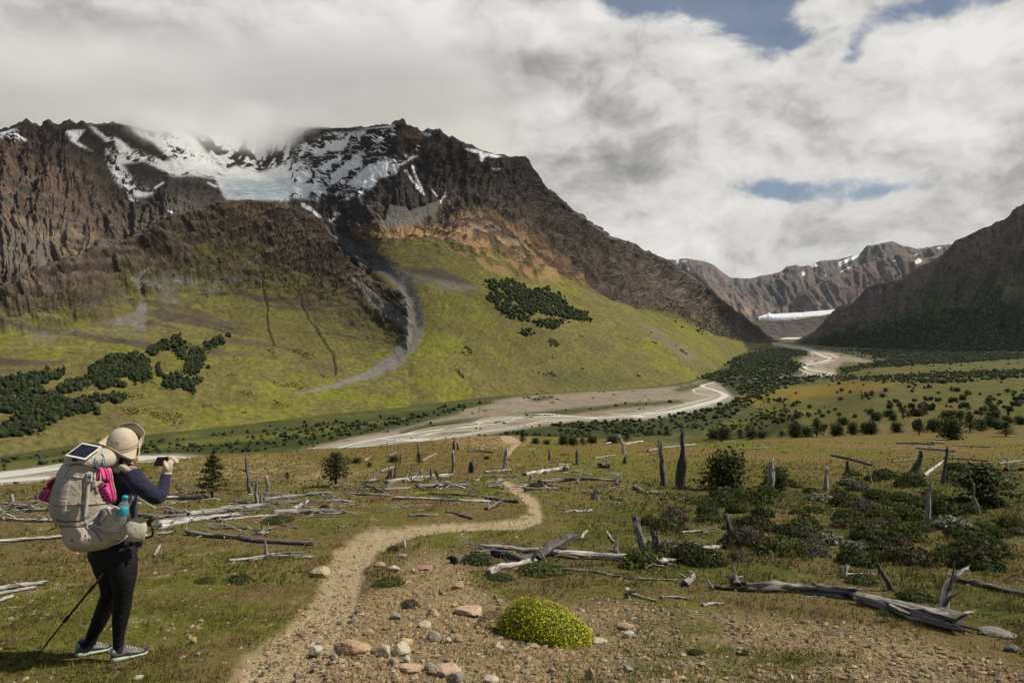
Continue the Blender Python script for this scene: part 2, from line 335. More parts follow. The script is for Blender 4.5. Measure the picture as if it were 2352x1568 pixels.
def build_massif():
    pxs = np.arange(-160, 1826, 2.6)
    a = interp_cols(MID, pxs, 10)
    cy_ = interp_cols(CREST, pxs)[0]; cy_ = cy_ - np.interp(pxs, [-160, 240, 300, 890, 905, 1060, 1120, 1240, 1760, 1800], [5, 5, 2, 2, 5, 5, 2, 4, 3, 0]) * 2.2 * (ridged(pxs / 19, pxs * 0, .5, 3, gain=.7, seed=17) - .55); cdp = interp_cols(CRESTD, pxs, 12)[0]
    rows = [(a[1] - 25, zof(a[0], a[1]) - 14)] + [(a[2 * k + 1], zof(a[2 * k], a[2 * k + 1])) for k in range(4)] + [(cdp, zof(cy_, cdp))]
    rows.append((cdp + 500, rows[-1][1] - 320))
    V, kk = loft(pxs, rows, [4, 96, 70, 74, 84, 10])
    V = V.astype(np.float32); K = np.broadcast_to((kk - 1)[:, None], V.shape[:2])
    n = grid_normals(V); n *= np.sign(n[..., 2:3] + 1e-6)
    px, py = proj(V)
    wob = fbm(V[..., 0] / 130, V[..., 1] / 130, V[..., 2] / 130, 4, seed=3)
    # rock above the talus, turf below it
    ledge = area(px, py, c4([(480, 850), (700, 845), (820, 830), (1000, 790), (1300, 750), (1480, 835), (1720, 955), (1860, 1100), (2080, 1250), (1980, 1210), (1800, 1180), (1400, 1140), (1200, 1020), (1000, 960), (600, 940)]), 14)
    screeb = area(px + 14 * wob, py, c4([(700, 640), (790, 680), (850, 695), (940, 660), (1085, 615), (1040, 700), (930, 770), (930, 830), (700, 850), (660, 800)]), 9)
    rock = sstep(.95, 1.25, K + .35 * wob) * np.where(px > 860, 1, 1)
    rock = np.maximum(rock, (px < 850) * 1.0)
    crags = np.clip(ridged(V[..., 0] / 60, V[..., 1] / 60, V[..., 2] / 110, 4, seed=40) - .35, 0, 1) * 2.2
    rock_amp = rock * (1 - .85 * screeb) * (1 - .6 * ledge)
    crestf = 1 - .82 * np.exp(-((K - 4) / .10) ** 2)
    bw = V[..., 2] + .14 * V[..., 0] + 40 * fbm(V[..., 0] / 300, V[..., 1] / 300, V[..., 2] / 300, 4, seed=23) + 8 * fbm(V[..., 0] / 40, V[..., 1] / 40, V[..., 2] / 40, 3, seed=24)
    saw = (bw / 62) % 1.0; saw2 = (bw / 23 + .3) % 1.0
    cg = .85 * crag(V, px, 2500, 21, 1.0) + 20 * (saw ** 2 - .35) * np.clip(.6 + 1.5 * fbm(V[..., 0] / 200, V[..., 1] / 200, V[..., 2] / 90, 3, seed=25), 0, 1.2) + 8 * (saw2 ** 2 - .35)
    sm = fbm(V[..., 0] / 420, V[..., 1] / 420, 0, 4, seed=7)
    glac = area(px, py, c3([(1430, 500), (1540, 470), (1700, 470), (1870, 420), (1900, 480), (1885, 660), (1480, 650), (1420, 560)]), 22)
    h = rock_amp * crestf * (cg + 4.5 * strata(V, 55, .18, 26)) * (1 - .9 * glac) * np.interp(px, [-160, 300, 420, 640, 760], [1, 1, .6, .6, 1])
    h += (1 - rock) * sstep(.0, .25, K) * (26 * sm + 3.5 * fbm(V[..., 0] / 60, V[..., 1] / 60, 0, 3, seed=9)) + ledge * crags * 9
    gd, gp = seg_dist(px + 6 * wob, py, GULLY[:7]); h -= 9 * np.exp(-(gd / 14) ** 2)
    V = keep_below(V + n * h[..., None], pxs, K, 4, CREST)
    nn = grid_normals(V); nn *= np.sign(nn[..., 2:3] + 1e-6)
    px, py = proj(V); nz = nn[..., 2]
    n2 = fbm(V[..., 0] / 70, V[..., 1] / 70, V[..., 2] / 70, 5, gain=.6, seed=61); n3 = fbm(V[..., 0] / 14, V[..., 1] / 14, V[..., 2] / 14, 3, gain=.7, seed=71)
    c = np.empty(V.shape, np.float32); c[:] = (0.050, 0.040, 0.034)
    c = mixc(c, (0.110, 0.072, 0.051), area(px, py, [(-200, 300), (120, 300), (230, 420), (300, 560), (200, 620), (-200, 640)], 60) * sstep(-.25, .25, n2))
    c = mixc(c, (0.20, 0.15, 0.10), area(px, py, c3([(60, 760), (250, 800), (450, 780), (620, 880), (660, 970), (420, 1040), (320, 960), (60, 830)]), 15) * sstep(-.1, .3, n2 + .2))
    c = mixc(c, (0.145, 0.105, 0.075), area(px, py, [(950, 470), (1120, 430), (1400, 560), (1650, 720), (1740, 780), (1500, 720), (1250, 620), (1000, 560)], 40) * sstep(-.2, .35, n2))
    c = mixc(c, (0.155, 0.105, 0.075), area(px, py, c4([(780, 200), (900, 190), (1000, 260), (1090, 350), (1020, 330), (900, 260), (830, 240)]), 8) * .8)
    c *= np.clip(1 + 1.1 * n3 + .6 * n2, .3, 2.2)[..., None]
    # loose ground: dust lies on the flatter faces of the rock
    c = mixc(c, (0.135, 0.115, 0.095), rock * sstep(.62, .85, nz) * .55 * (py > 400))
    c = mixc(c, np.array(SCREE) * .85, sstep(.35, .8, screeb))
    c = mixc(c, (0.125, 0.105, 0.085), area(px + 10 * wob, py, c3([(0, 830), (200, 860), (330, 960), (370, 1050), (240, 1110), (100, 1130), (60, 1100), (0, 1050)]), 8))
    tal = np.array((0.27, 0.165, 0.085), np.float32) * (1 + .25 * n2 + .3 * n3)[..., None]
    c = c * (1 - ledge[..., None]) + tal * ledge[..., None]
    c = mixc(c, (0.185, 0.165, 0.13), area(px + 12 * wob, py, c4([(1080, 800), (1320, 755), (1500, 850), (1700, 960), (1450, 930), (1250, 850), (1100, 850)]), 10) * .8)
    c = mixc(c, (0.095, 0.062, 0.042), ledge * sstep(.25, .6, crags * (1 + n2)))
    turf = turf_col(V, px, py, 80)
    # turf: below the talus line, thinning out upwards
    tm = (1 - rock) * (px > 800)
    tm = np.maximum(tm, .75 * sstep(.0, .2, n2 + .1) * area(px, py, [(1450, 690), (1560, 700), (1700, 765), (1780, 790), (1600, 800), (1450, 760)], 10) * sstep(.5, .75, nz))
    c = c * (1 - tm[..., None]) + turf * tm[..., None]
    c = mixc(c, (0.25, 0.155, 0.08), ledge * (1 - sstep(.25, .6, crags * (1 + n2))) * sstep(-.1, .2, wob + .1) * .8)
    # dark scarps and bare grey ground inside the turf
    c = mixc(c, (0.075, 0.06, 0.045), area(px + 12 * wob, py + 8 * n2, c4([(560, 970), (760, 1060), (900, 1110), (1050, 1100), (1300, 1220), (1150, 1200), (950, 1150), (800, 1110), (650, 1040)]), 5) * sstep(-.2, .15, n2 + .15))
    c = mixc(c, np.array(SCREE), area(px + 12 * wob, py, c4([(560, 1020), (850, 1130), (1000, 1160), (1280, 1220), (1290, 1250), (1050, 1240), (960, 1180), (870, 1200), (760, 1130)]), 8) * .8)
    c = mixc(c, (0.16, 0.125, 0.085), area(px + 10 * wob, py, c5([(0, 800), (120, 850), (240, 940), (350, 1000), (290, 1040), (150, 940), (40, 860)]), 7) * .8)
    c = mixc(c, (0.06, 0.07, 0.025), area(px + 25 * wob, py + 15 * wob, [(1240, 870), (1340, 858), (1480, 870), (1440, 885), (1300, 890)], 12) * .5)
    gd, gp = seg_dist(px + 9 * wob + 9 * n3, py + 5 * n2, GULLY)
    c = mixc(c, np.array(SCREE) * 1.05, sstep(1.25, .55, gd / gw(gp) + .5 * n2) * (px > 700))
    c = mixc(c, np.array(SCREE) * .95, area(px + 14 * wob, py, c4([(300, 820), (420, 900), (600, 980), (560, 1040), (420, 960), (300, 860)]), 6))
    # snow: lies on ledges and in couloirs of the cirque, bare on the steep ribs
    ribs = ridged(V[..., 0] / 230 + .0012 * V[..., 2], V[..., 1] / 230, V[..., 2] / 150, 4, gain=.5, seed=91) + .34 * fbm(V[..., 0] / 50, V[..., 1] / 50, V[..., 2] / 50, 4, seed=92)
    ribs = ribs - .30 * sstep(.30, .75, nz)
    px0, py0 = px, py; px = px + 9 * wob + 5 * n3; py = py + 6 * n2
    sA = area(px, py, c3([(590, 160), (640, 195), (780, 260), (900, 330), (980, 370), (1120, 400), (1290, 300), (1480, 460), (1540, 430), (1700, 470), (1870, 390), (1910, 480), (1890, 660), (1480, 650), (1430, 570), (1400, 510), (1250, 495), (1130, 500), (1000, 430), (930, 400), (800, 420), (900, 560), (1000, 595), (985, 628), (850, 642), (780, 560), (735, 480), (695, 400), (690, 320), (770, 320), (690, 265), (610, 200)]), 5)
    sB = area(px, py, c3([(860, 190), (1010, 190), (1240, 215), (1340, 330), (1420, 400), (1400, 505), (1240, 480), (1130, 410), (1000, 280), (900, 230)]), 5)
    sC = area(px, py, c4([(110, 300), (300, 220), (500, 205), (745, 168), (752, 240), (700, 330), (620, 380), (770, 355), (890, 362), (780, 430), (760, 480), (640, 510), (600, 590), (520, 625), (400, 660), (330, 600), (250, 660), (150, 640), (60, 640), (0, 670), (-30, 480), (60, 400)]), 5)
    snow = np.maximum.reduce([cover(sA, ribs, .84), cover(sB, ribs, .92), cover(sC, ribs, .68), area(px, py, c3([(1430, 500), (1540, 470), (1700, 470), (1870, 420), (1900, 480), (1885, 660), (1480, 650), (1420, 560)]), 5)])
    left = area(px, py, c3([(0, 200), (160, 190), (220, 250), (120, 270), (0, 250)]), 6) * 1.0; left = cover(left, ribs, .4)
    snow = np.maximum(snow, left)
    snow = np.maximum(snow, area(px, py, c3([(430, 200), (545, 195), (500, 270), (600, 335), (520, 300), (470, 265)]), 2.5))
    bk = area(px, py, c3([(1200, 220), (1900, 240), (1900, 470), (1700, 470), (1480, 470), (1330, 320)]), 6) ; back = cover(bk, ridged(V[..., 0] / 80, V[..., 1] / 150, V[..., 2] / 420, 4, seed=95) + .3 * n2, .45)
    snow = np.maximum(snow, back * .95)
    for pts, w in ((c4([(815, 460), (870, 535), (940, 615)]), 2.6), (c4([(862, 430), (873, 480), (905, 545), (935, 605)]), 2.4), (c4([(995, 585), (1033, 635)]), 1.5), (c4([(1058, 672), (1082, 608)]), 1.6), (c4([(900, 300), (890, 330)]), 1.5), (c4([(890, 365), (780, 420)]), 2.2),
                   (c4([(330, 790), (390, 740)]), 2.2), (c4([(150, 690), (210, 720), (260, 760)]), 4), (c3([(850, 650), (890, 660)]), 1.6), (c3([(1010, 575), (1065, 540)]), 2.2), (c3([(1360, 540), (1410, 565)]), 2.4), (c3([(1090, 715), (1145, 745)]), 1.5), (c3([(80, 195), (130, 240), (170, 265)]), 2.6), (c3([(0, 240), (60, 235)]), 2)):
        dd, _ = seg_dist(px + 2.5 * n2, py + 2.5 * n3, pts); snow = np.maximum(snow, sstep(1.2, .7, dd / w))
    snow = np.maximum(snow, area(px + 3 * n2, py + 3 * n3, c4([(1200, 312), (1290, 325), (1340, 345), (1450, 368), (1400, 380), (1340, 372), (1318, 415), (1300, 352), (1230, 330)]), 1.5))
    snow = np.maximum(snow, area(px, py, c4([(1375, 446), (1440, 448), (1420, 462)]), 1.5))
    snow = np.maximum(snow, area(px, py, c4([(930, 215), (980, 215), (990, 235), (950, 235)]), 1.5) * .9)
    px, py = px0, py0
    sc_ = np.empty(V.shape, np.float32); sc_[:] = (0.84, 0.84, 0.84)
    crev = ridged(V[..., 0] / 70, V[..., 1] / 40, V[..., 2] / 18, 4, seed=97)
    sc_ = mixc(sc_, (0.50, 0.60, 0.63), glac * area(px, py, c3([(1450, 520), (1880, 520), (1870, 640), (1500, 640)]), 10) * sstep(.25, .6, crev))
    sc_ = mixc(sc_, (0.50, 0.60, 0.63), area(px, py, c4([(130, 610), (300, 560), (260, 650), (160, 660)]), 6) * .7)
    c = c * (1 - snow[..., None]) + sc_ * snow[..., None]
    me = np_mesh('mountain', V.reshape(-1, 3), grid_faces(*V.shape[:2]), False, np.clip(c, .008, .88).reshape(-1, 3), M_rock)
    o = add('mountain', me); tag(o, 'tall dark rock mountain with snowy cirque, cloud on its summit and green lower slope', 'mountain', kind='structure')
    return V, px, py, K, c

# ---- the lower rocky spur in front of it
SCREST = [(-300, 735), (-100, 690), (0, 662), (40, 640), (60, 630), (95, 614), (130, 606), (150, 592), (180, 584), (200, 581), (255, 566), (300, 546), (330, 536), (345, 524), (360, 514), (385, 497), (395, 493), (420, 491), (450, 478), (470, 471), (500, 462), (520, 459), (545, 461), (565, 459), (590, 462), (620, 465), (650, 468), (672, 478), (700, 490), (725, 505), (745, 520), (765, 545), (775, 565), (800, 598), (830, 620), (855, 640), (890, 655), (920, 668), (945, 688), (952, 715), (954, 770), (962, 840), (975, 880)]
SCRESTD = [(-300, 1000), (0, 1080), (150, 1200), (300, 1380), (420, 1500), (600, 1600), (760, 1640), (830, 1560), (900, 1480), (950, 1360), (1000, 1180)]
SMID = [(-300, 1070, 594, 900, 800), (0, 1046, 643, 790, 900), (150, 1022, 701, 785, 960), (330, 997, 773, 740, 1080), (480, 982, 824, 720, 1180), (600, 968, 878, 690, 1260), (700, 955, 936, 740, 1260), (800, 945, 985, 775, 1270), (900, 936, 1034, 800, 1240), (950, 933, 1051, 840, 1180), (1000, 931, 1063, 905, 1110)]
def build_spur():
    pxs = np.arange(-160, 962, 2.6)
    a = interp_cols(SMID, pxs, 8); cy_ = interp_cols(SCREST, pxs)[0]; cdp = interp_cols(SCRESTD, pxs, 8)[0]
    rows = [(a[1] - 20, zof(a[0], a[1]) - 12)] + [(a[2 * k + 1], zof(a[2 * k], a[2 * k + 1])) for k in range(2)] + [(cdp, zof(cy_, cdp))]
    rows.append((cdp + 250, rows[-1][1] - 190))
    V, kk = loft(pxs, rows, [4, 104, 140, 10]); V = V.astype(np.float32)
    K = np.broadcast_to((kk - 1)[:, None], V.shape[:2])
    n = grid_normals(V); n *= np.sign(n[..., 2:3] + 1e-6)
    px, py = proj(V); wob = fbm(V[..., 0] / 110, V[..., 1] / 110, V[..., 2] / 110, 4, seed=103)
    rockiness = sstep(.92, 1.5, K + .75 * wob + .35 * fbm(V[..., 0] / 28, V[..., 1] / 60, V[..., 2] / 14, 3, seed=104))
    crestf = 1 - .75 * np.exp(-((K - 2) / .08) ** 2)
    rg = .40 * crag(V, px, 1500, 121, .8, .9, 75)
    st = strata(V, 131, .16, 15)
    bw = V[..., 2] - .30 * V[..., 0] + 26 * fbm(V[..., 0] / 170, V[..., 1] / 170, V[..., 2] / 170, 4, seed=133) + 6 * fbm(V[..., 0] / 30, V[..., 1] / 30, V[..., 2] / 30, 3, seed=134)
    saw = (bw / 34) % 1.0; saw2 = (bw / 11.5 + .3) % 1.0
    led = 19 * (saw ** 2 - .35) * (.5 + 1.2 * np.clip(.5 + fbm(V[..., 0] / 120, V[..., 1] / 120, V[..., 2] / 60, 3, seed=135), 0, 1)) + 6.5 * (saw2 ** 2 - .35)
    scl = area(px + 8 * wob, py, c3([(1000, 1095), (1030, 1105), (920, 1185), (925, 1250), (960, 1350), (960, 1450), (940, 1600), (800, 1560), (500, 1520), (300, 1600), (200, 1560), (480, 1500), (700, 1450), (880, 1390), (920, 1300), (890, 1230), (840, 1150), (870, 1165), (900, 1165)]), 6)
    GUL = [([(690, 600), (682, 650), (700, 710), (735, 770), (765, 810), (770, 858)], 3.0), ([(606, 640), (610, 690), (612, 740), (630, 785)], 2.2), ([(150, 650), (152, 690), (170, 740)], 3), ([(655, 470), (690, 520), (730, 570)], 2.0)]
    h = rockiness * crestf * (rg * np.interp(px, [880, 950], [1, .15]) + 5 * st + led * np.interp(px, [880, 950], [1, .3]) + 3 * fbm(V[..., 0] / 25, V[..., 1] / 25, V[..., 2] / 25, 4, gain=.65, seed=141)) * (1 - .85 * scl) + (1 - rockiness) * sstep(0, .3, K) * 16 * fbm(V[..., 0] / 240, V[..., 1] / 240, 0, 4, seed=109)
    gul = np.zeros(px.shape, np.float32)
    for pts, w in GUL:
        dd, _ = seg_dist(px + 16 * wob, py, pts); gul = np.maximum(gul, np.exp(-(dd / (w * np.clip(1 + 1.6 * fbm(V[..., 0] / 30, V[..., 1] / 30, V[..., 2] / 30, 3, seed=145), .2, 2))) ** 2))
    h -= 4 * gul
    V = keep_below(V + n * h[..., None], pxs, K, 2, SCREST, 8)
    V[..., 2] -= (np.clip(pxs - 934, 0, 40) * 1.6)[None, :]
    nn = grid_normals(V); nn *= np.sign(nn[..., 2:3] + 1e-6); nz = nn[..., 2]
    px, py = proj(V)
    n2 = fbm(V[..., 0] / 55, V[..., 1] / 55, V[..., 2] / 55, 5, gain=.6, seed=161); n3 = fbm(V[..., 0] / 9, V[..., 1] / 9, V[..., 2] / 9, 3, gain=.7, seed=171)
    c = np.empty(V.shape, np.float32); c[:] = (0.066, 0.050, 0.037)
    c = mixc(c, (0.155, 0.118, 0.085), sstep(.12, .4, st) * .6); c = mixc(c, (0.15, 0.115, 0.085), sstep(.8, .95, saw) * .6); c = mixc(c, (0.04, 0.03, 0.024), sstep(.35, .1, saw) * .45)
    c = mixc(c, (0.20, 0.135, 0.075), area(px, py, c3([(1440, 650), (1560, 650), (1900, 880), (2000, 1000), (1800, 900), (1560, 730)]), 8) * sstep(-.2, .2, n2) * .8)
    c *= np.clip(1 + 1.0 * n3 + .55 * n2, .3, 2.2)[..., None]
    turf = turf_col(V, px, py, 180)
    olive = np.array((0.105, 0.095, 0.035), np.float32) * (1 + .4 * n3 + .3 * n2)[..., None]
    tm_o = sstep(.22, .50, nz - .12 * (K - 1) + .35 * n2) * sstep(.45, -.25, K - 1.35) * rockiness
    c = c * (1 - tm_o[..., None]) + olive * tm_o[..., None]
    lowt = (1 - rockiness) * (1 - .8 * sstep(.05, .3, st + .6 * n2 - .1) * sstep(.45, .75, K + .2 * wob))
    c = c * (1 - lowt[..., None]) + turf * lowt[..., None]
    band = sstep(.10, .34, st + .35 * n2 + .3 * wob) * sstep(.50, .85, K) * sstep(1.6, 1.1, K)
    c = mixc(c, (0.062, 0.05, 0.036), band * .8)
    grey = area(px + 25 * wob, py + 10 * n2, c3([(940, 1180), (1300, 1130), (1700, 1180), (1500, 1230), (1250, 1330), (960, 1350)]), 10) * sstep(-.1, .25, n2)
    c = mixc(c, np.array(SCREE) * .95, grey * .8)
    c = mixc(c, np.array(SCREE), scl * np.clip(sstep(-.16, .16, n2 + .5 * n3 + .12 * (740 - py) / 30), .12, 1))
    c = mixc(c, np.array(SCREE), area(px + 20 * wob, py + 10 * n2, c3([(0, 1400), (400, 1380), (480, 1520), (200, 1560), (0, 1500)]), 14) * sstep(0, .3, n2 + .05) * .8)
    gd, gp = seg_dist(px + 9 * wob + 9 * n3, py + 5 * n2, GULLY); c = mixc(c, np.array(SCREE) * 1.1, sstep(1.25, .55, gd / gw(gp) + .5 * n2))
    gd, gp = seg_dist(px + 5 * wob + 4 * n3, py, GULLY2); c = mixc(c, np.array(SCREE) * 1.25, sstep(1.15, .8, gd / np.interp(gp, [0, 1, 3, 4], [4, 9, 16, 12])))
    c = mixc(c, (0.17, 0.15, 0.125), area(px + 5 * wob, py, [(870, 840), (960, 800), (985, 805), (940, 825), (905, 850)], 4))
    for pts in ([(655, 470), (690, 520), (730, 570)], [(560, 610), (640, 560), (700, 590)], [(300, 640), (350, 612)], [(720, 600), (790, 640), (860, 690)]):
        dd, _ = seg_dist(px + 6 * wob + 3 * n3, py + 5 * wob, pts); c = mixc(c, (0.2, 0.175, 0.15), sstep(2.4, 1.0, dd) * .7)
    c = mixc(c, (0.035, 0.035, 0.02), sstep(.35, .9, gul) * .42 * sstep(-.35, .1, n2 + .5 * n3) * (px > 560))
    dd, _ = seg_dist(px + 3 * n2, py, [(455, 915), (475, 930), (490, 938), (510, 948)]); c = mixc(c, (.1, .08, .045), sstep(3.4, 2, dd))
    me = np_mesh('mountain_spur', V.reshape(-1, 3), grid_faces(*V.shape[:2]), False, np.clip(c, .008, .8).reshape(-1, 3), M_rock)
    o = add('mountain_spur', me); tag(o, 'brown rocky spur with grassy foot and grey scree runs in front of the snowy mountain', 'hill', kind='structure')
    return V, px, py, K, c

# ---- the dark mountain on the right and the far range
RCREST = [(1815, 787), (1826, 782), (1845, 773), (1867, 763), (1890, 741), (1905, 722), (1925, 703), (1935, 700), (1957, 696), (1968, 684), (1976, 679), (1991, 660), (2010, 651), (2032, 649), (2050, 644), (2066, 643), (2085, 632), (2107, 615), (2141, 597), (2164, 582), (2179, 567), (2194, 552), (2212, 546), (2239, 533), (2258, 523), (2276, 516), (2285, 508), (2295, 505), (2305, 503), (2314, 497), (2325, 481), (2332, 475), (2352, 465), (2420, 430), (2560, 380), (2720, 340)]
RCRESTD = [(1815, 6400), (1826, 6300), (1900, 5600), (2000, 5300), (2060, 5250), (2200, 5300), (2352, 5000), (2720, 4600)]
RMID = [(1815, 786, 6200, 785.5, 6250), (1850, 790, 5350, 778, 5500), (1900, 795, 4680, 760, 4950), (2000, 800, 4160, 735, 4600), (2100, 803, 3900, 700, 4500), (2200, 806, 3670, 690, 4350), (2352, 806, 3670, 660, 4250), (2720, 815, 3120, 620, 3800)]
def build_right():
    pxs = np.arange(1818, 2640, 2.6)
    a = interp_cols(RMID, pxs, 8); cy_ = interp_cols(RCREST, pxs)[0]; cdp = interp_cols(RCRESTD, pxs, 8)[0]
    rows = [(a[1] - 40, zof(a[0], a[1]) - 20)] + [(a[2 * k + 1], zof(a[2 * k], a[2 * k + 1])) for k in range(2)] + [(cdp, zof(cy_, cdp))]
    rows.append((cdp + 700, rows[-1][1] - 350))
    V, kk = loft(pxs, rows, [4, 60, 120, 8]); V = V.astype(np.float32)
    K = np.broadcast_to((kk - 1)[:, None], V.shape[:2])
    n = grid_normals(V); n *= np.sign(n[..., 2:3] + 1e-6)
    px, py = proj(V); crestf = 1 - .8 * np.exp(-((K - 2) / .1) ** 2)
    rg = crag(V, px, 4800, 221, 1.7, -.5)
    h = sstep(.1, .7, K) * crestf * rg * np.interp(px, [1820, 1950], [.25, 1])
    V = keep_below(V + n * h[..., None], pxs, K, 2, RCREST, 8)
    nn = grid_normals(V); nn *= np.sign(nn[..., 2:3] + 1e-6); nz = nn[..., 2]
    px, py = proj(V)
    n2 = fbm(V[..., 0] / 160, V[..., 1] / 160, V[..., 2] / 160, 5, gain=.6, seed=261); n3 = fbm(V[..., 0] / 26, V[..., 1] / 26, V[..., 2] / 26, 3, gain=.7, seed=271)
    c = np.empty(V.shape, np.float32); c[:] = (0.105, 0.082, 0.070)
    c = mixc(c, (0.15, 0.11, 0.088), sstep(.5, .8, nz) * sstep(-.2, .3, n2) * sstep(.9, 1.4, K + .3 * n2))
    c = mixc(c, (0.14, 0.10, 0.075), area(px + 30 * n2, py, [(2230, 560), (2360, 480), (2660, 380), (2660, 640), (2352, 680), (2270, 640)], 30) * .7)
    green = sstep(.1, .4, .6 * (1.25 - K) + n2 * .9 + .2 * (px > 2080)) * sstep(1.9, 1.1, K)
    green = np.maximum(green, sstep(.75, .35, K + .3 * n2))
    gcol = mixc(np.full(V.shape, .024, np.float32) + np.array((.005, .024, -.012), np.float32), (0.065, 0.075, 0.022), sstep(0, .3, n2 + n3 * .4))
    c = c * (1 - green[..., None]) + gcol * green[..., None]
    c = mixc(c, (0.125, 0.105, 0.05), area(px + 20 * n2, py, [(2290, 640), (2360, 630), (2500, 640), (2500, 700), (2380, 700), (2310, 690)], 16) * .8)
    c = mixc(c, (0.2, 0.17, 0.15), area(px, py, c5([(1350, 640), (1590, 545), (1560, 580), (1480, 640)]), 4) * sstep(-.2, .2, n3) * .7)
    c *= (1 + .5 * n3 + .4 * n2)[..., None]
    me = np_mesh('mountain', V.reshape(-1, 3), grid_faces(*V.shape[:2]), False, np.clip(c, .008, .8).reshape(-1, 3), M_rock)
    o = add('mountain', me); tag(o, 'dark shaded mountain with wooded foot rising at the right edge', 'mountain', kind='structure')
    return V, px, py, K
FAR1 = [(1480, 590), (1545, 595), (1553, 597), (1562, 593), (1578, 594), (1594, 597), (1620, 600), (1635, 604), (1646, 613), (1661, 625), (1676, 636), (1695, 638), (1725, 638), (1747, 632), (1770, 630), (1792, 625), (1800, 618), (1807, 612), (1818, 611), (1830, 608), (1836, 612), (1860, 608), (1868, 603), (1875, 600), (1894, 597), (1920, 595), (1939, 591), (1957, 587), (1972, 585), (1982, 572), (1991, 563), (2005, 563), (2021, 561), (2036, 557), (2049, 553), (2058, 557), (2070, 563), (2090, 567), (2107, 572), (2130, 570), (2152, 565), (2179, 561), (2250, 560), (2400, 540)]
FAR2 = [(1740, 728), (1770, 716), (1785, 711), (1807, 700), (1845, 673), (1870, 658), (1894, 645), (1920, 633), (1939, 628), (1965, 614), (1995, 602), (2020, 595), (2044, 587), (2066, 583), (2085, 586), (2104, 590), (2140, 592), (2250, 600)]
def build_far(name, crest, px0, px1, cdep, base, bdep, seed, amp, label, snows, tint):
    pxs = np.arange(px0, px1, 2.2)
    cy_ = interp_cols(crest, pxs)[0]; cdp = np.full(len(pxs), cdep, float)
    by, bd = interp_cols(base, pxs, 6)[0], np.full(len(pxs), bdep, float)
    rows = [(bd, zof(by, bd)), (cdp, zof(cy_, cdp)), (cdp + 1500, zof(cy_, cdp) - 700)]
    V, kk = loft(pxs, rows, [90, 6]); V = V.astype(np.float32); K = np.broadcast_to(kk[:, None], V.shape[:2])
    n = grid_normals(V); n *= np.sign(n[..., 2:3] + 1e-6)
    cf = (1 - .85 * np.exp(-((K - 1) / .1) ** 2)) * sstep(0, .15, K)
    px, py = proj(V); V = V + n * (cf * amp * crag(V, px, cdep, seed, 4.0, .35))[..., None]
    V = keep_below(V, pxs, K, 1, crest, 4)
    px, py = proj(V)
    n2 = fbm(V[..., 0] / 300, V[..., 1] / 300, V[..., 2] / 300, 5, gain=.6, seed=seed + 3)
    c = np.empty(V.shape, np.float32); c[:] = tint
    c = mixc(c, (0.17, 0.13, 0.105), sstep(-.1, .3, n2)); c *= (1 + .5 * n2)[..., None]
    c = mixc(c, (0.06, 0.07, 0.05), area(px, py, c5([(680, 560), (980, 560), (1000, 640), (860, 660), (720, 620)]), 10) * .5)
    c = mixc(c, (0.28, 0.185, 0.13), area(px + 6 * n2, py, c5([(560, 640), (640, 700), (760, 740), (700, 760), (640, 740)]), 4) * .9)
    c = mixc(c, (0.22, 0.16, 0.125), area(px + 8 * n2, py, c5([(500, 560), (620, 640), (820, 700), (700, 720), (600, 660)]), 10) * .6)
    for s in snows: c = mixc(c, (.8, .8, .8), area(px + 2 * n2, py + 2 * n2, c5(s), 1.2))
    me = np_mesh(name, V.reshape(-1, 3), grid_faces(*V.shape[:2]), True, np.clip(c, .01, .85).reshape(-1, 3), M_rock)
    tag(add(name, me), label, 'mountain', kind='structure')

MA = build_massif()
SP = build_spur()
RM = build_right()
build_far('mountain_range', FAR1, 1480, 2330, 14200, [(1480, 760), (1700, 760), (2400, 745)], 12000, 301, .8, 'far blue-grey mountain range with snow streaks closing the valley', [[(225, 420), (245, 408), (240, 440), (232, 440)], [(262, 425), (275, 415), (298, 425), (270, 432)], [(1040, 450), (1070, 435), (1105, 455), (1060, 460)], [(1215, 430), (1290, 400), (1350, 378), (1345, 395), (1270, 430), (1222, 460)], [(1218, 492), (1285, 455), (1295, 465), (1230, 490)], [(990, 490), (1000, 485), (1012, 505), (995, 518)], [(1660, 382), (1710, 378), (1690, 388)], [(285, 472), (300, 470), (298, 480)], [(1815, 340), (1845, 335), (1835, 350)], [(1130, 507), (1142, 505), (1138, 515)], [(840, 528), (855, 528), (850, 535)], [(870, 500), (890, 495), (885, 508)]], (0.115, 0.10, 0.095))
build_far('mountain_ridge', FAR2, 1742, 2200, 12600, [(1740, 738), (1900, 735), (2200, 720)], 11700, 331, .7, 'brown far ridge between the glacier and the dark right mountain', [[(1685, 425), (1705, 405), (1728, 420), (1710, 440), (1690, 440)], [(1515, 432), (1540, 425), (1530, 436)], [(1785, 368), (1808, 362), (1800, 370)], [(1550, 420), (1570, 416), (1562, 423)]], (0.13, 0.10, 0.088))
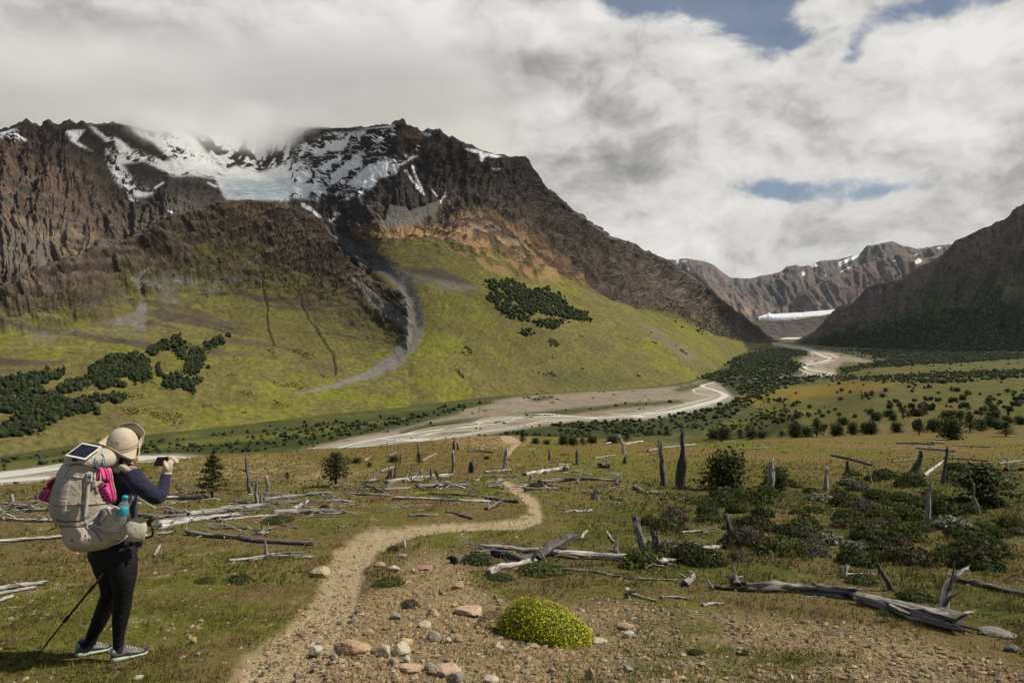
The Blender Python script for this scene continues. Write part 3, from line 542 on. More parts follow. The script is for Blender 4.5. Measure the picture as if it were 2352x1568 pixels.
# ---------------------------------------------------------------- the near hillside and the right-hand moor: one sheet, height as drop below the eye
HDEP = [0.6, 2.5, 4.3, 7, 9.5, 13, 22, 35, 48, 60, 90, 130, 200, 350, 600, 1000, 1500, 2200]
HPX = [-400, 0, 300, 550, 800, 1150, 1350, 1500, 1690, 1850, 2050, 2352, 2750]
_near = [1.62, 1.88, 2.24, 2.80, 3.22, 3.8]
HDROP = np.array([_near + r for r in (
    [5.6, 8.8, 13, 19, 35, 55, 85, 112, 124, 128, 130, 130], [5.3, 8.1, 11.5, 16, 32, 55, 85, 114, 124, 128, 130, 130],
    [5.1, 7.4, 9.5, 11.9, 23, 45, 80, 114, 124, 128, 130, 130], [5.0, 7.1, 8.95, 11.0, 18, 40, 78, 112, 124, 128, 130, 130],
    [5.0, 6.95, 8.6, 10.4, 17, 32, 72, 112, 124, 128, 130, 130], [5.1, 6.7, 8.1, 9.4, 15, 28, 65, 110, 124, 128, 130, 130],
    [5.2, 6.9, 8.3, 9.7, 15.5, 28, 65, 110, 124, 128, 130, 130], [5.4, 7.1, 8.7, 10.0, 15.5, 26, 55, 100, 124, 128, 130, 130],
    [5.5, 7.2, 8.9, 10.2, 14.8, 21.5, 35, 68, 108, 128, 130, 130], [5.6, 7.3, 9.0, 10.3, 14.7, 20.3, 28.5, 47, 75, 107, 126, 130], [5.6, 7.4, 9.0, 10.4, 14.7, 19.5, 26.5, 40, 55, 78, 99, 121],
    [5.6, 7.5, 9.1, 10.5, 14.7, 19.3, 26, 38, 52, 74, 95, 119], [5.6, 7.5, 9.1, 10.5, 14.7, 19.3, 26, 38, 52, 74, 95, 119])])
_LD = np.log(HDEP)
def hill(x, d, fine=True):
    x = np.asarray(x, np.float64); d = np.maximum(np.asarray(d, np.float64), .3)
    px = CX + F * x / d; ld = np.log(d)
    i = np.clip(np.searchsorted(HPX, px) - 1, 0, len(HPX) - 2); p0 = np.array(HPX)[i]; p1 = np.array(HPX)[i + 1]
    u = np.clip((px - p0) / (p1 - p0), 0, 1); u = u * u * (3 - 2 * u)
    j = np.clip(np.searchsorted(HDEP, d) - 1, 0, len(HDEP) - 2); d0 = np.array(HDEP)[j]; d1 = np.array(HDEP)[j + 1]
    v = np.clip((d - d0) / (d1 - d0), 0, 1)
    z = (HDROP[i, j] * (1 - u) + HDROP[i + 1, j] * u) * (1 - v) + (HDROP[i, j + 1] * (1 - u) + HDROP[i + 1, j + 1] * u) * v
    z = CAMZ - z
    if fine:
        amp2 = np.interp(d, [3, 8, 20, 60, 400, 2000], [.10, .14, .30, .50, 2.0, 3.0]); L2 = np.interp(d, [3, 20, 60, 400, 2000], [2.2, 5, 11, 60, 140])
        z = z + amp2 * fbm(x / 3.1, d / 3.1, 1.7, 3, seed=401) * (d < 30) + amp2 * fbm(x / 13.0, d / 13.0, 3.1, 3, seed=403) * (d >= 12) * sstep(12, 20, d) + (d > 90) * sstep(90, 200, d) * 3.0 * fbm(x / 70.0, d / 70.0, 3.1, 4, seed=405)
        z = z + .06 * fbm(x / .55, d / .55, .3, 4, gain=.6, seed=407) * (d < 40)
    return z
_sol = np.concatenate([np.geomspace(2.2, 60, 900), np.geomspace(60.3, 2400, 900)])
def at(px, py, lift=0.0, dmax=2400):
    """the point of the hillside seen at a place in the frame"""
    d = _sol[_sol < dmax]; z = hill(d * (px - CX) / F, d); s = CAMZ - d * (py - HY) / F
    k = np.argmax(s < z) if np.any(s < z) else int(np.argmin(np.abs(s - z) / d))
    if k > 0 and s[k] < z[k]:
        a0, a1 = s[k - 1] - z[k - 1], s[k] - z[k]; dd = d[k - 1] + (d[k] - d[k - 1]) * a0 / (a0 - a1 + 1e-12)
    else: dd = d[k]
    x = dd * (px - CX) / F
    return np.array([x, dd, float(hill(x, dd)) + lift])
TRAIL = [(620, 1640, 130), (650, 1560, 105), (705, 1480, 70), (765, 1410, 58), (790, 1335, 48), (800, 1290, 42), (850, 1248, 36), (925, 1223, 18), (1020, 1211, 11), (1120, 1206, 10), (1195, 1202, 15), (1234, 1186, 17), (1226, 1157, 17), (1197, 1130, 12), (1168, 1114, 12), (1150, 1104, 9)]
TRAIL2 = [(1172, 1052, 2), (1168, 1044, 4), (1176, 1030, 5), (1190, 1016, 7), (1160, 1006, 12)]
def trail_mask(px, py, wob):
    m = 0
    for T in (TRAIL, TRAIL2):
        d, p = seg_dist(px, py, [(a, b) for a, b, _ in T]); w = np.interp(p, np.arange(len(T)), [t[2] for t in T])
        m = np.maximum(m, sstep(1.18, .72, (d + wob * np.minimum(w, 40)) / w))
    return m
GRAVEL = [(560, 1640), (600, 1500), (760, 1400), (905, 1340), (930, 1290), (985, 1265), (1070, 1290), (1090, 1350), (1180, 1400), (1420, 1385), (1560, 1400), (1720, 1420), (1990, 1440), (2150, 1480), (2352, 1540), (2352, 1700), (560, 1700)]
M_ground = None
def ground_material():
    m = material('dry hillside ground', 0.95, 0.1, attr='col', var=[(70, .30, 3), (14, .22, 4), (1.6, .12, 4)], bump=[(9, .05, 6), (90, .012, 3)])
    return m
def ground_col(x, y, z, px, py):
    n1 = fbm(x / 2.6, y / 2.6, 0, 5, gain=.6, seed=411); n2 = fbm(x / .6, y / .6, 0, 4, gain=.65, seed=413); n3 = fbm(x / .16, y / .16, 0, 3, gain=.7, seed=415)
    nb = fbm(x / 14, y / 14, 0, 4, seed=417); nf = fbm(x / 90, y / 90, 0, 5, gain=.6, seed=419)
    c = np.empty(x.shape + (3,), np.float32); c[:] = (0.138, 0.104, 0.040)                    # dry turf
    far = sstep(18, 40, y)
    c = mixc(c, (0.106, 0.106, 0.016), sstep(-.05, .13, n1 + .5 * n2 + .35 * nb))             # green
    c = mixc(c, (0.110, 0.058, 0.028), sstep(.12, .26, -n1 + .6 * n2))                        # reddish heath
    c = mixc(c, (0.205, 0.155, 0.080), sstep(.14, .28, n2 - .3 * n1 + .3 * n3))              # straw
    c = mixc(c, (0.060, 0.068, 0.012), sstep(.18, .30, n1 + .45 * n2 - .1))                  # deep green cushions
    moor = mixc(np.broadcast_to(np.array((0.142, 0.100, 0.024), np.float32), c.shape), (0.108, 0.108, 0.013), sstep(-.1, .25, nb + .5 * n1))
    moor = mixc(moor, (0.160, 0.118, 0.052), sstep(.1, .4, n1 - nb + .3 * n2))
    c = c * (1 - .75 * far[..., None]) + moor * .75 * far[..., None]
    hollow = area(px, py, [(1250, 1330), (1330, 1180), (1500, 1110), (1750, 1090), (2100, 1060), (2500, 1060), (2500, 1480), (2250, 1440), (2050, 1350), (1800, 1340), (1500, 1330)], 50)
    c = mixc(c, (0.058, 0.072, 0.010), hollow * sstep(-.35, .25, n1 + .4 * n2 + .3 * nb) * .85)
    c = mixc(c, (0.065, 0.045, 0.018), hollow * sstep(.15, .4, nb - .5 * n1) * .7)
    g = area(px + 60 * n1, py + 30 * n1, GRAVEL, 25)
    soil = np.array((0.250, 0.182, 0.090), np.float32) * (1 + .28 * n2 + .35 * n3)[..., None]
    soil = mixc(soil, (0.20, 0.165, 0.115), sstep(0, .3, n1 + .4 * n3))
    gv = g * sstep(.30, -.05, n1 + .5 * n2 - .05)
    side = sstep(.05, .3, n1 * .8 + n2 * .6 - .03) * (1 - hollow) * (y < 60) * .75 * (px < 1500)           # bare patches elsewhere on the slope
    gv = np.maximum(gv, side)
    c = c * (1 - gv[..., None]) + soil * gv[..., None]
    knoll = area(px + 30 * n1, py + 6 * n1, [(360, 1062), (470, 1048), (640, 1048), (720, 1062), (900, 1085), (700, 1110), (520, 1100), (380, 1105)], 12) * sstep(-.05, .25, n2 + .3 * n1 + .05)
    knoll = np.maximum(knoll, area(px + 30 * n1, py, [(1000, 1012), (1150, 995), (1230, 1005), (1200, 1030), (1060, 1030)], 8) * sstep(0, .2, n2 + .1))
    c = mixc(c, (0.31, 0.225, 0.115), knoll * .85)
    tm = trail_mask(px, py, .10 + .40 * n1 + .65 * n2 + .30 * n3)
    dust = np.array((0.345, 0.270, 0.162), np.float32) * (1 + .10 * n2 + .22 * n3)[..., None]
    c = c * (1 - tm[..., None]) + dust * tm[..., None]
    # beyond the hummocks: open moor and valley side
    fm = sstep(75, 160, y)
    mo = mixc(np.broadcast_to(np.array((0.108, 0.082, 0.028), np.float32), c.shape), (0.070, 0.080, 0.013), sstep(-.2, .12, nf + .4 * nb))
    mo = mixc(mo, (0.135, 0.10, 0.055), sstep(.12, .3, -nf + .3 * nb))
    mo = mixc(mo, (0.165, 0.118, 0.018), area(px + 30 * nf, py + 6 * nf, [(1690, 905), (1800, 888), (1960, 878), (2060, 882), (1980, 900), (1860, 915), (1740, 932)], 8) * .9)
    mo = mixc(mo, (0.15, 0.125, 0.022), area(px + 30 * nf, py + 6 * nf, [(1650, 945), (1780, 938), (1880, 945), (1760, 958)], 6) * .8)
    mo = mixc(mo, (0.055, 0.07, 0.02), sstep(.15, .3, fbm(x / 45, y / 45, 0, 4, seed=421)) * .7)
    c = c * (1 - fm[..., None]) + mo * fm[..., None]
    c *= (1 + (.16 * n3 + .12 * n2) * (y < 80))[..., None]
    return np.clip(c, .008, .7), gv, tm, hollow
def build_hill():
    pxs = np.concatenate([np.arange(-2600, -380, 60), np.arange(-380, 0, 9), np.arange(0, 2352, 3.3), np.arange(2352, 2740, 9), np.arange(2740, 5000, 60)])
    ds = np.concatenate([np.linspace(.5, 3.6, 12, endpoint=False), np.geomspace(3.6, 62, 250, endpoint=False), np.geomspace(62, 2200, 90)])
    D, PXg = np.meshgrid(ds, pxs, indexing='ij'); X = D * (PXg - CX) / F
    Z = hill(X, D)
    px = PXg; py = HY + F * (CAMZ - Z) / D
    c, gv, tm, hol = ground_col(X.astype(np.float32), D.astype(np.float32), Z, px, py)
    Z = Z - tm * .035 * (D < 30) + .02 * gv * noise3(X / .09, D / .09, 0, 431) * (D < 14)
    V = np.stack([X, D, Z], -1)
    me = np_mesh('hillside', V.reshape(-1, 3), grid_faces(*V.shape[:2]), True, c.reshape(-1, 3), ground_material())
    tag(add('hillside', me), 'dry grassy hillside with gravel patches and a worn footpath', 'ground', kind='structure')
    return V, px, py, gv, tm, hol, c
HI = build_hill()

# ---------------------------------------------------------------- valley floor
M_valley = material('valley floor', .95, .1, attr='col', var=[(.015, .2, 5), (.12, .25, 4)], bump=[(.2, 1.2, 6)])
def vat(px, py): d = CAMZ * F / (py - HY); return d * (px - CX) / F, d
def cr(pts): return [(918.75 + .3125 * x, 826.9 + .3125 * y) for x, y in pts]
def c6(pts): return [(.3516 * x, 643 + .3516 * y) for x, y in pts]
CHAN = [  # channels of the braided river: centre line with half width, in the frame
    [(1762, 783, .8), (1772, 787, 1.6), (1781, 790, 1.8), (1812, 794, 1.7), (1841, 799, 1.8), (1864, 805, 2.2), (1875, 811, 2.6), (1894, 818, 2.6), (1912, 823, 2.4), (1885, 832, 3), (1850, 838, 3.2), (1850, 847, 3), (1882, 853, 3.2), (1912, 858, 2.4)],
    [(1864, 805, 1.5), (1905, 812, 1.2), (1925, 822, 1.2), (1900, 830, 1.4), (1880, 833, 1)], [(1916, 858, 1.6), (1880, 861, 1.6), (1837, 862, 1.6), (1780, 866, 1.4), (1729, 870, 1)], [(1832, 845, 1), (1845, 852, 1.5), (1860, 858, 1.2)], [(1850, 826, 1), (1868, 830, 1.3), (1845, 836, 1)],
    [(1642, 878, 2.4), (1615, 883, 3.2), (1612, 888, 3.6), (1632, 893, 4), (1658, 902, 4.4), (1668, 909, 5), (1648, 918, 5.2), (1618, 926, 5), (1585, 935, 5), (1556, 942, 4.6), (1510, 948, 3.6), (1470, 953, 3.2), (1420, 957, 2.4), (1365, 960, 2.2), (1320, 957, 2), (1278, 955, 2.2), (1230, 957, 2.2), (1187, 960, 2.6), (1140, 964, 2.8), (1108, 968, 2.8), (1094, 974, 3), (1098, 979, 2.6), (1012, 986, 2.6), (960, 993, 3), (919, 999, 3.2), (827, 1016, 3.4), (760, 1033, 3.6), (689, 1050, 4), (600, 1066, 4), (520, 1068, 4), (460, 1056, 4), (404, 1048, 3.6), (323, 1052, 3.6), (230, 1063, 4), (141, 1074, 4.5), (60, 1084, 5), (-60, 1098, 5), (-200, 1115, 6)],
    [(1640, 912, 2), (1600, 922, 2), (1560, 932, 1.6), (1500, 946, 1.4)], [(1612, 888, 1.4), (1590, 896, 1.4), (1600, 903, 1.4), (1640, 910, 1.6)], [(1560, 945, 2.5), (1490, 957, 2.2), (1450, 956, 1.6), (1400, 950, 1)],
    [(1365, 960, 1.5), (1310, 964, 1.5), (1250, 967, 2.2), (1215, 975, 2), (1178, 983, 2.2), (1106, 992, 2.2), (1050, 1002, 2), (997, 1010, 2.2), (930, 1012, 1.6), (870, 1008, 1.6)], [(1187, 960, 1.4), (1160, 971, 1.8), (1098, 979, 2)], [(1012, 990, 1.4), (960, 1005, 1.6), (880, 1018, 2), (800, 1030, 2), (720, 1048, 2)], [(120, 1096, 3), (46, 1102, 4), (-40, 1108, 5), (-160, 1122, 6)], [(400, 1060, 2), (330, 1066, 2.4), (250, 1080, 2), (120, 1096, 2)],
]
def build_valley():
    pxs = np.arange(-380, 2740, 7.5); pys = np.concatenate([np.linspace(1140, 900, 96, endpoint=False), np.linspace(900, 771.5, 88)])
    d = CAMZ * F / (pys - HY)
    D, PXg = np.meshgrid(d, pxs, indexing='ij'); X = D * (PXg - CX) / F
    nb = fbm(X / 160, D / 160, 0, 5, gain=.6, seed=501); ns = fbm(X / 30, D / 30, 0, 4, gain=.65, seed=503)
    bar = fbm(X / 90, D / 25, 0, 4, seed=505)
    py = np.broadcast_to(pys[:, None], X.shape); px = PXg
    Z = .9 * nb + .5 * ns - .6
    c = np.empty(X.shape + (3,), np.float32); c[:] = (0.062, 0.068, 0.020)
    c = mixc(c, (0.110, 0.110, 0.030), sstep(-.05, .25, nb + .5 * ns))
    w = 14 * nb
    grav = area(px, py + w * .3, [(-400, 1105), (-400, 1170), (0, 1140), (300, 1090), (560, 1075), (800, 1045), (1000, 1020), (1180, 990), (1330, 968), (1470, 964), (1600, 942), (1690, 915), (1690, 900), (1660, 880), (1610, 872), (1560, 886), (1400, 897), (1250, 906), (1170, 913), (1100, 930), (1000, 955), (880, 985), (700, 1030), (560, 1050), (440, 1046), (330, 1048), (150, 1070), (0, 1086)], 3)
    grav = np.maximum(grav, area(px, py, [(1762, 782), (1850, 796), (1880, 803), (1960, 805), (2032, 826), (1990, 832), (1940, 830), (1920, 845), (1916, 862), (1840, 866), (1800, 868), (1830, 850), (1838, 825), (1860, 812), (1800, 797)], 2))
    grav = np.maximum(grav, area(px + w, py, [(2120, 868), (2230, 852), (2280, 856), (2200, 872)], 3) * .6)
    gc = np.array((0.225, 0.185, 0.132), np.float32) * (1 + .22 * ns + .25 * bar)[..., None]
    gc = mixc(gc, (0.10, 0.095, 0.04), sstep(.1, .3, bar + .5 * ns) * .7)
    c = c * (1 - grav[..., None]) + gc * grav[..., None]
    for ch in CHAN:                                            # freshly washed pale bars along the water
        q, p = seg_dist(px, py, [(a, b) for a, b, _ in ch]); w_ = np.interp(p, np.arange(len(ch)), [t[2] for t in ch])
        c = mixc(c, (.31, .275, .215), sstep(4.2, 1.4, (q + 3 * bar * w_) / w_) * .7)
    c = mixc(c, (0.036, 0.046, 0.014), np.maximum.reduce([area(px + w, py, p, 4) for p in VALLEY_WOOD]) * .85)
    c = mixc(c, (0.105, 0.105, 0.024), area(px, py, [(420, 1012), (700, 985), (900, 962), (1000, 945), (960, 960), (700, 1000), (500, 1018), (330, 1030)], 3) * .9)
    c = mixc(c, (0.095, 0.095, 0.024), area(px, py, [(-100, 1075), (0, 1062), (170, 1042), (380, 1020), (420, 1012), (330, 1030), (170, 1056), (0, 1078)], 3) * .9)
    c = mixc(c, (0.078, 0.088, 0.03), area(px + w, py, [(2060, 850), (2352, 826), (2700, 815), (2700, 850), (2352, 850)], 5) * .9)
    c = mixc(c, (0.160, 0.115, 0.020), area(px + .5 * w, py, [(1690, 908), (1800, 888), (1960, 876), (2100, 872), (1980, 900), (1860, 915), (1740, 935)], 4) * .85)
    c *= (1 + .3 * ns)[..., None]
    Z = Z * (1 - grav) + grav * (.22 * nb + .12 * ns - .22)
    V = np.stack([X, D, Z], -1)
    me = np_mesh('valley_floor', V.reshape(-1, 3), grid_faces(*V.shape[:2])[:, ::-1], True, np.clip(c, .01, .6).reshape(-1, 3), M_valley)
    tag(add('valley_floor', me), 'flat green and gravel valley floor', 'valley', kind='structure')
    return V, px, py, grav
VALLEY_WOOD = [
    [(-200, 1105), (0, 1072), (330, 1028), (560, 1004), (800, 976), (990, 946), (1065, 938), (1050, 950), (920, 984), (700, 1022), (560, 1040), (440, 1040), (330, 1040), (150, 1062), (0, 1080)],
    [(-100, 1068), (0, 1056), (170, 1034), (300, 1021), (420, 1006), (560, 991), (700, 977), (860, 960), (960, 943), (1118, 924), (1116, 930), (960, 950), (860, 967), (700, 984), (560, 998), (420, 1012), (170, 1042), (0, 1064)],
    cr([(750, 415), (1000, 380), (1400, 340), (1700, 310), (2050, 290), (2090, 315), (1700, 345), (1400, 375), (1200, 405), (900, 420)]),
    cr([(0, 520), (180, 470), (420, 430), (640, 415), (520, 450), (330, 490), (0, 545)]), cr([(950, 285), (1120, 260), (1140, 275), (1000, 305)]), cr([(2000, 215), (2180, 170), (2352, 100), (2352, 130), (2200, 200), (2050, 235)]),
    [(1000, 1025), (1090, 1003), (1190, 985), (1320, 969), (1480, 965), (1600, 946), (1690, 918), (1675, 900), (1650, 880), (1610, 868), (1700, 852), (1760, 838), (1850, 838), (1840, 860), (1900, 866), (1800, 890), (1720, 930), (1650, 975), (1500, 1000), (1300, 1010), (1180, 1012), (1080, 1025)],
    [(1600, 868), (1680, 845), (1640, 832), (1720, 812), (1790, 803), (1850, 806), (1855, 815), (1800, 822), (1830, 835), (1740, 846), (1790, 850), (1700, 868)],
    [(1900, 805), (2010, 806), (2352, 812), (2740, 815), (2740, 835), (2352, 824), (2100, 838), (2000, 852), (1925, 862), (1930, 846), (2020, 832)],
]
VA = build_valley()
# river: one sheet of pale glacial water per channel joined where they meet
M_water = material('glacial river water', .45, .35, color=(.50, .49, .42), var=(.02, .08, 3), bump=[(.25, .08, 4)])
def build_river():
    Vs, Fs, base = [], [], 0
    extra = []
    rr = np.random.default_rng(525)
    for k in (0, 5, 5, 5, 5, 9, 11):                       # fine side braids that leave a channel and come back to it
        ch = CHAN[k]
        for _ in range(3):
            i0 = rr.integers(0, max(1, len(ch) - 4)); i1 = min(len(ch), i0 + rr.integers(4, 8)); n = i1 - i0
            off = rr.choice((-1, 1)) * rr.uniform(2.5, 6.5)
            extra.append([(q[0] + rr.normal(0, 1.5), q[1] + off * math.sin(math.pi * j / (n - 1)) * (q[1] - HY) / 190, q[2] * rr.uniform(.25, .55)) for j, q in enumerate(ch[i0:i1])])
    for ci, ch in enumerate(CHAN + extra):
        a = np.array(ch, float); t = np.arange(len(a)); tt = np.linspace(0, len(a) - 1, (len(a) - 1) * 8 + 1)
        px = np.interp(tt, t, a[:, 0]); py = np.interp(tt, t, a[:, 1]); hw = 1.6 * np.interp(tt, t, a[:, 2])
        k = np.array([1, 3, 5, 6, 5, 3, 1.]); k /= k.sum()
        sm = lambda q: np.convolve(np.pad(q, 3, mode='edge'), k, 'valid')
        px, py = sm(px), sm(py)
        x, d = CAMZ * F / (py - HY) * (px - CX) / F, CAMZ * F / (py - HY)
        # the banks: across the run in the world; width as the frame shows it
        tx, td = np.gradient(x), np.gradient(d); L = np.hypot(tx, td) + 1e-6; nx, nd = -td / L, tx / L
        ux = nx * F / d - nd * x * F / d ** 2; uy = -nd * CAMZ * F / d ** 2
        w = hw / np.maximum(np.hypot(ux, uy), 1e-4)
        jit = 1 + .35 * fbm(tt * .9 + ci * 7, tt * 0, 0, 3, seed=521); jit2 = 1 + .35 * fbm(tt * .9 + ci * 9, tt * 0, 3, 3, seed=523)
        z = .06 + .006 * (ci % 12)
        A = np.stack([x + nx * w * jit, d + nd * w * jit, np.full(len(x), z)], -1); B = np.stack([x - nx * w * jit2, d - nd * w * jit2, np.full(len(x), z)], -1)
        n = len(x); Vs += [A, B]; i = np.arange(n - 1) + base
        Fs.append(np.stack([i, i + 1, i + 1 + n, i + n], -1)); base += 2 * n
    me = np_mesh('river', np.concatenate(Vs), np.concatenate(Fs), False, None, M_water)
    tag(add('river', me), 'pale braided glacial river winding down the valley', 'river', kind='structure')
build_river()
# lake at the glacier's foot, the moraine and the ice front
def sheet_poly(name, pts, z, mat, label, cat):
    V = [];
    for px, py in pts:
        d = (CAMZ - z) * F / (py - HY); V.append((d * (px - CX) / F, d, z))
    bm = bmesh.new(); bm.faces.new([bm.verts.new(v) for v in V]); bmesh.ops.triangulate(bm, faces=bm.faces[:]); bmesh.ops.recalc_face_normals(bm, faces=bm.faces[:])
    me = bpy.data.meshes.new(name); bm.to_mesh(me); bm.free(); me.materials.append(mat)
    tag(add(name, me), label, cat, kind='structure')
sheet_poly('lake', [(1790, 778.6), (1800, 775.4), (1815, 773.4), (1842, 773), (1842, 776), (1834, 778.6), (1815, 779.4)], .5, M_water, 'small pale lake below the glacier', 'lake')
def build_moraine():
    pxs = np.arange(1690, 1960, 1.6)
    top = interp_cols([(1690, 744), (1732, 738), (1750, 735), (1790, 738), (1808, 736), (1830, 733), (1850, 729), (1880, 727), (1905, 722), (1960, 708)], pxs, 3)[0]
    bot = interp_cols([(1690, 779), (1790, 775), (1815, 772.5), (1850, 772.5), (1960, 776)], pxs)[0]
    d0 = np.full(len(pxs), 9700.); d1 = np.full(len(pxs), 10250.)
    V, kk = loft(pxs, [(d0 - 50, zof(bot + 3, d0 - 50)), (d0, zof(bot, d0)), ((d0 + d1) / 2, zof((top + bot) / 2 + 3, (d0 + d1) / 2)), (d1, zof(top, d1)), (d1 + 300, zof(top, d1) - 90)], [2, 22, 22, 5])
    K = np.broadcast_to(kk[:, None], V.shape[:2])
    V[..., 1] += 60 * fbm(V[..., 0] / 120, V[..., 2] / 50, 0, 4, gain=.65, seed=545) * sstep(1, 1.5, K)
    V[..., 2] += 62 * sstep(1, 1.6, K) * sstep(4, 3, K) * fbm(V[..., 0] / 210, V[..., 1] / 150, 0, 5, gain=.62, seed=541)
    n2 = fbm(V[..., 0] / 90, V[..., 1] / 90, V[..., 2] / 40, 4, gain=.65, seed=543)
    c = np.empty(V.shape, np.float32); c[:] = (.085, .070, .058); c *= (1 + 1.3 * n2)[..., None]
    tag(add('moraine', np_mesh('moraine', V.reshape(-1, 3), grid_faces(*V.shape[:2]), True, np.clip(c, .02, .5).reshape(-1, 3), M_rock)), 'grey hummocky moraine in front of the glacier', 'moraine', kind='structure')
build_moraine()
def build_ice():
    pxs = np.arange(1742, 1935, 1.5)
    top = interp_cols([(1742, 727), (1756, 722.5), (1763, 721), (1765, 718), (1768, 718), (1770, 721), (1800, 719.5), (1845, 717), (1896, 712.5), (1935, 708)], pxs)[0]; top = top + 1.6 * fbm(pxs / 14, pxs * 0, 0, 4, gain=.6, seed=557) + .8
    dd = np.full(len(pxs), 10380.)
    V, kk = loft(pxs, [(dd, zof(top + 22, dd)), (dd + 30, zof(top + np.interp(pxs, [1742, 1765, 1800], [1.0, 5, 8]), dd + 30)), (dd + 260, zof(top + np.interp(pxs, [1742, 1765, 1800], [.6, 3.5, 5.5]), dd + 260)), (dd + 900, zof(top - 1, dd + 900)), (dd + 1100, zof(top, dd + 900) - 60)], [6, 4, 10, 3])
    V[..., 1] += 14 * fbm(V[..., 0] / 40, V[..., 2] / 60, 0, 4, seed=551)
    c = np.empty(V.shape, np.float32); c[:] = (.66, .68, .69); c *= (1 + .5 * fbm(V[..., 0] / 30, V[..., 1] / 30, V[..., 2] / 60, 3, seed=553))[..., None]
    tag(add('glacier', np_mesh('glacier', V.reshape(-1, 3), grid_faces(*V.shape[:2]), True, np.clip(c, .3, .85).reshape(-1, 3), M_snow)), 'white glacier front at the head of the valley', 'glacier', kind='structure')
build_ice()
# ---------------------------------------------------------------- vegetation
def joined(name, V, Fc, col, mat, smooth=False): return np_mesh(name, V, Fc, smooth, col, mat)
M_leaf = material('foliage', .75, .25, attr='col', trans=.25)
M_wood_far = material('far foliage', .9, .1, attr='col')
ICO_V = None
def ico(sub=1):
    bm = bmesh.new(); bmesh.ops.create_icosphere(bm, subdivisions=sub, radius=1)
    V = np.array([v.co[:] for v in bm.verts], np.float32); Fc = np.array([[v.index for v in f.verts] for f in bm.faces], np.int32); bm.free(); return V, Fc
I1, I1F = ico(1); I2, I2F = ico(2); I3, I3F = ico(3)
def sample_grid(V, weight, n, rg):
    """random points on a terrain grid, weight per vertex"""
    A = np.linalg.norm(np.cross(np.gradient(V, axis=1), np.gradient(V, axis=0)), axis=-1) * weight
    w = A[:-1, :-1].ravel(); w = w / w.sum()
    k = rg.choice(len(w), n, p=w); nc = V.shape[1] - 1; i, j = k // nc, k % nc
    u, v = rg.random(n)[:, None], rg.random(n)[:, None]
    p = (V[i, j] * (1 - u) + V[i, j + 1] * u) * (1 - v) + (V[i + 1, j] * (1 - u) + V[i + 1, j + 1] * u) * v
    return p, i, j
def far_trees(pts, h, rg, tint=(.030, .040, .014), flat=1.0):
    """rough crowns, one small faceted mass per tree"""
    n = len(pts); T = I1; nv = len(T)
    j = 1 + .38 * (rg.random((n, nv)) - .5) * 2
    q = T[None] * j[..., None]
    r = h * (.38 + .2 * rg.random(n)) * flat
    V = q * np.stack([r, r, h * .55], -1)[:, None, :] + pts[:, None, :] + np.stack([0 * h, 0 * h, h * .42], -1)[:, None, :]
    Fc = I1F[None] + (np.arange(n) * nv)[:, None, None]
    c = np.array(tint)[None] * (.6 + .9 * rg.random((n, 1))) * np.array([1 + .09 * rg.standard_normal(n), np.ones(n), np.ones(n)]).T
    c = np.repeat(c[:, None], nv, 1) * (.75 + .5 * rg.random((n, nv, 1)))
    return V.reshape(-1, 3), Fc.reshape(-1, 3), np.clip(c, .006, .2).reshape(-1, 3)
def wood(name, parts, label):
    V, Fc, C, b = [], [], [], 0
    for v, f, c in parts: V.append(v); Fc.append(f + b); C.append(c); b += len(v)
    tag(add(name, joined(name, np.concatenate(V), np.concatenate(Fc), np.concatenate(C), M_wood_far)), label, 'trees', kind='stuff')
rg = np.random.default_rng(3)
def wmask(px, py, V, polys, seed, hole=.1, L=45):
    m = np.maximum.reduce([np.maximum(area(px, py, p, 3), .07 * area(px, py, p, 16)) for p in polys])
    return m * (fbm(V[..., 0] / L, V[..., 1] / L, V[..., 2] / L, 4, seed=seed) > -hole)
MW = [c4([(1330, 1190), (1480, 1178), (1600, 1215), (1640, 1250), (1740, 1240), (1830, 1290), (1900, 1370), (1990, 1395), (2040, 1460), (1900, 1440), (1760, 1410), (1660, 1400), (1620, 1455), (1480, 1430), (1410, 1370), (1400, 1330), (1330, 1300), (1390, 1270)]), c4([(1655, 1465), (1720, 1450), (1860, 1445), (1800, 1505), (1700, 1490)]), c4([(1555, 1512), (1640, 1505), (1640, 1545), (1570, 1540)])]
V, px, py, K, _ = MA
m = wmask(px, py, V, MW, 701, .16, 60)
p, _, _ = sample_grid(V, m, 1500, rg); wood('hillside_wood', [far_trees(p, rg.uniform(3.5, 10, len(p)), rg)], 'dark beech wood patch on the green slope under the mountain')
m = area(px, py, [(1050, 800), (1500, 760), (1640, 830), (1640, 870), (1480, 890), (1000, 920), (960, 860)], 10) * (fbm(V[..., 0] / 60, V[..., 1] / 60, 0, 4, seed=703) > .22)
p1, _, _ = sample_grid(V, m, 420, rg)
m = area(px, py, c5([(0, 700), (150, 640), (420, 760), (700, 830), (860, 890), (560, 900), (300, 860), (150, 760)]), 6) * (fbm(V[..., 0] / 90, V[..., 1] / 90, 0, 4, seed=704) > .05)
p2, _, _ = sample_grid(V, m, 700, rg)
wood('slope_shrubs', [far_trees(p1, rg.uniform(1.2, 2.6, len(p1)), rg, (.05, .06, .016), 1.5), far_trees(p2, rg.uniform(4, 8, len(p2)), rg, (.036, .046, .018), 1.3)], 'scattered shrubs dotting the green mountain slope')
V, px, py, K, _ = SP
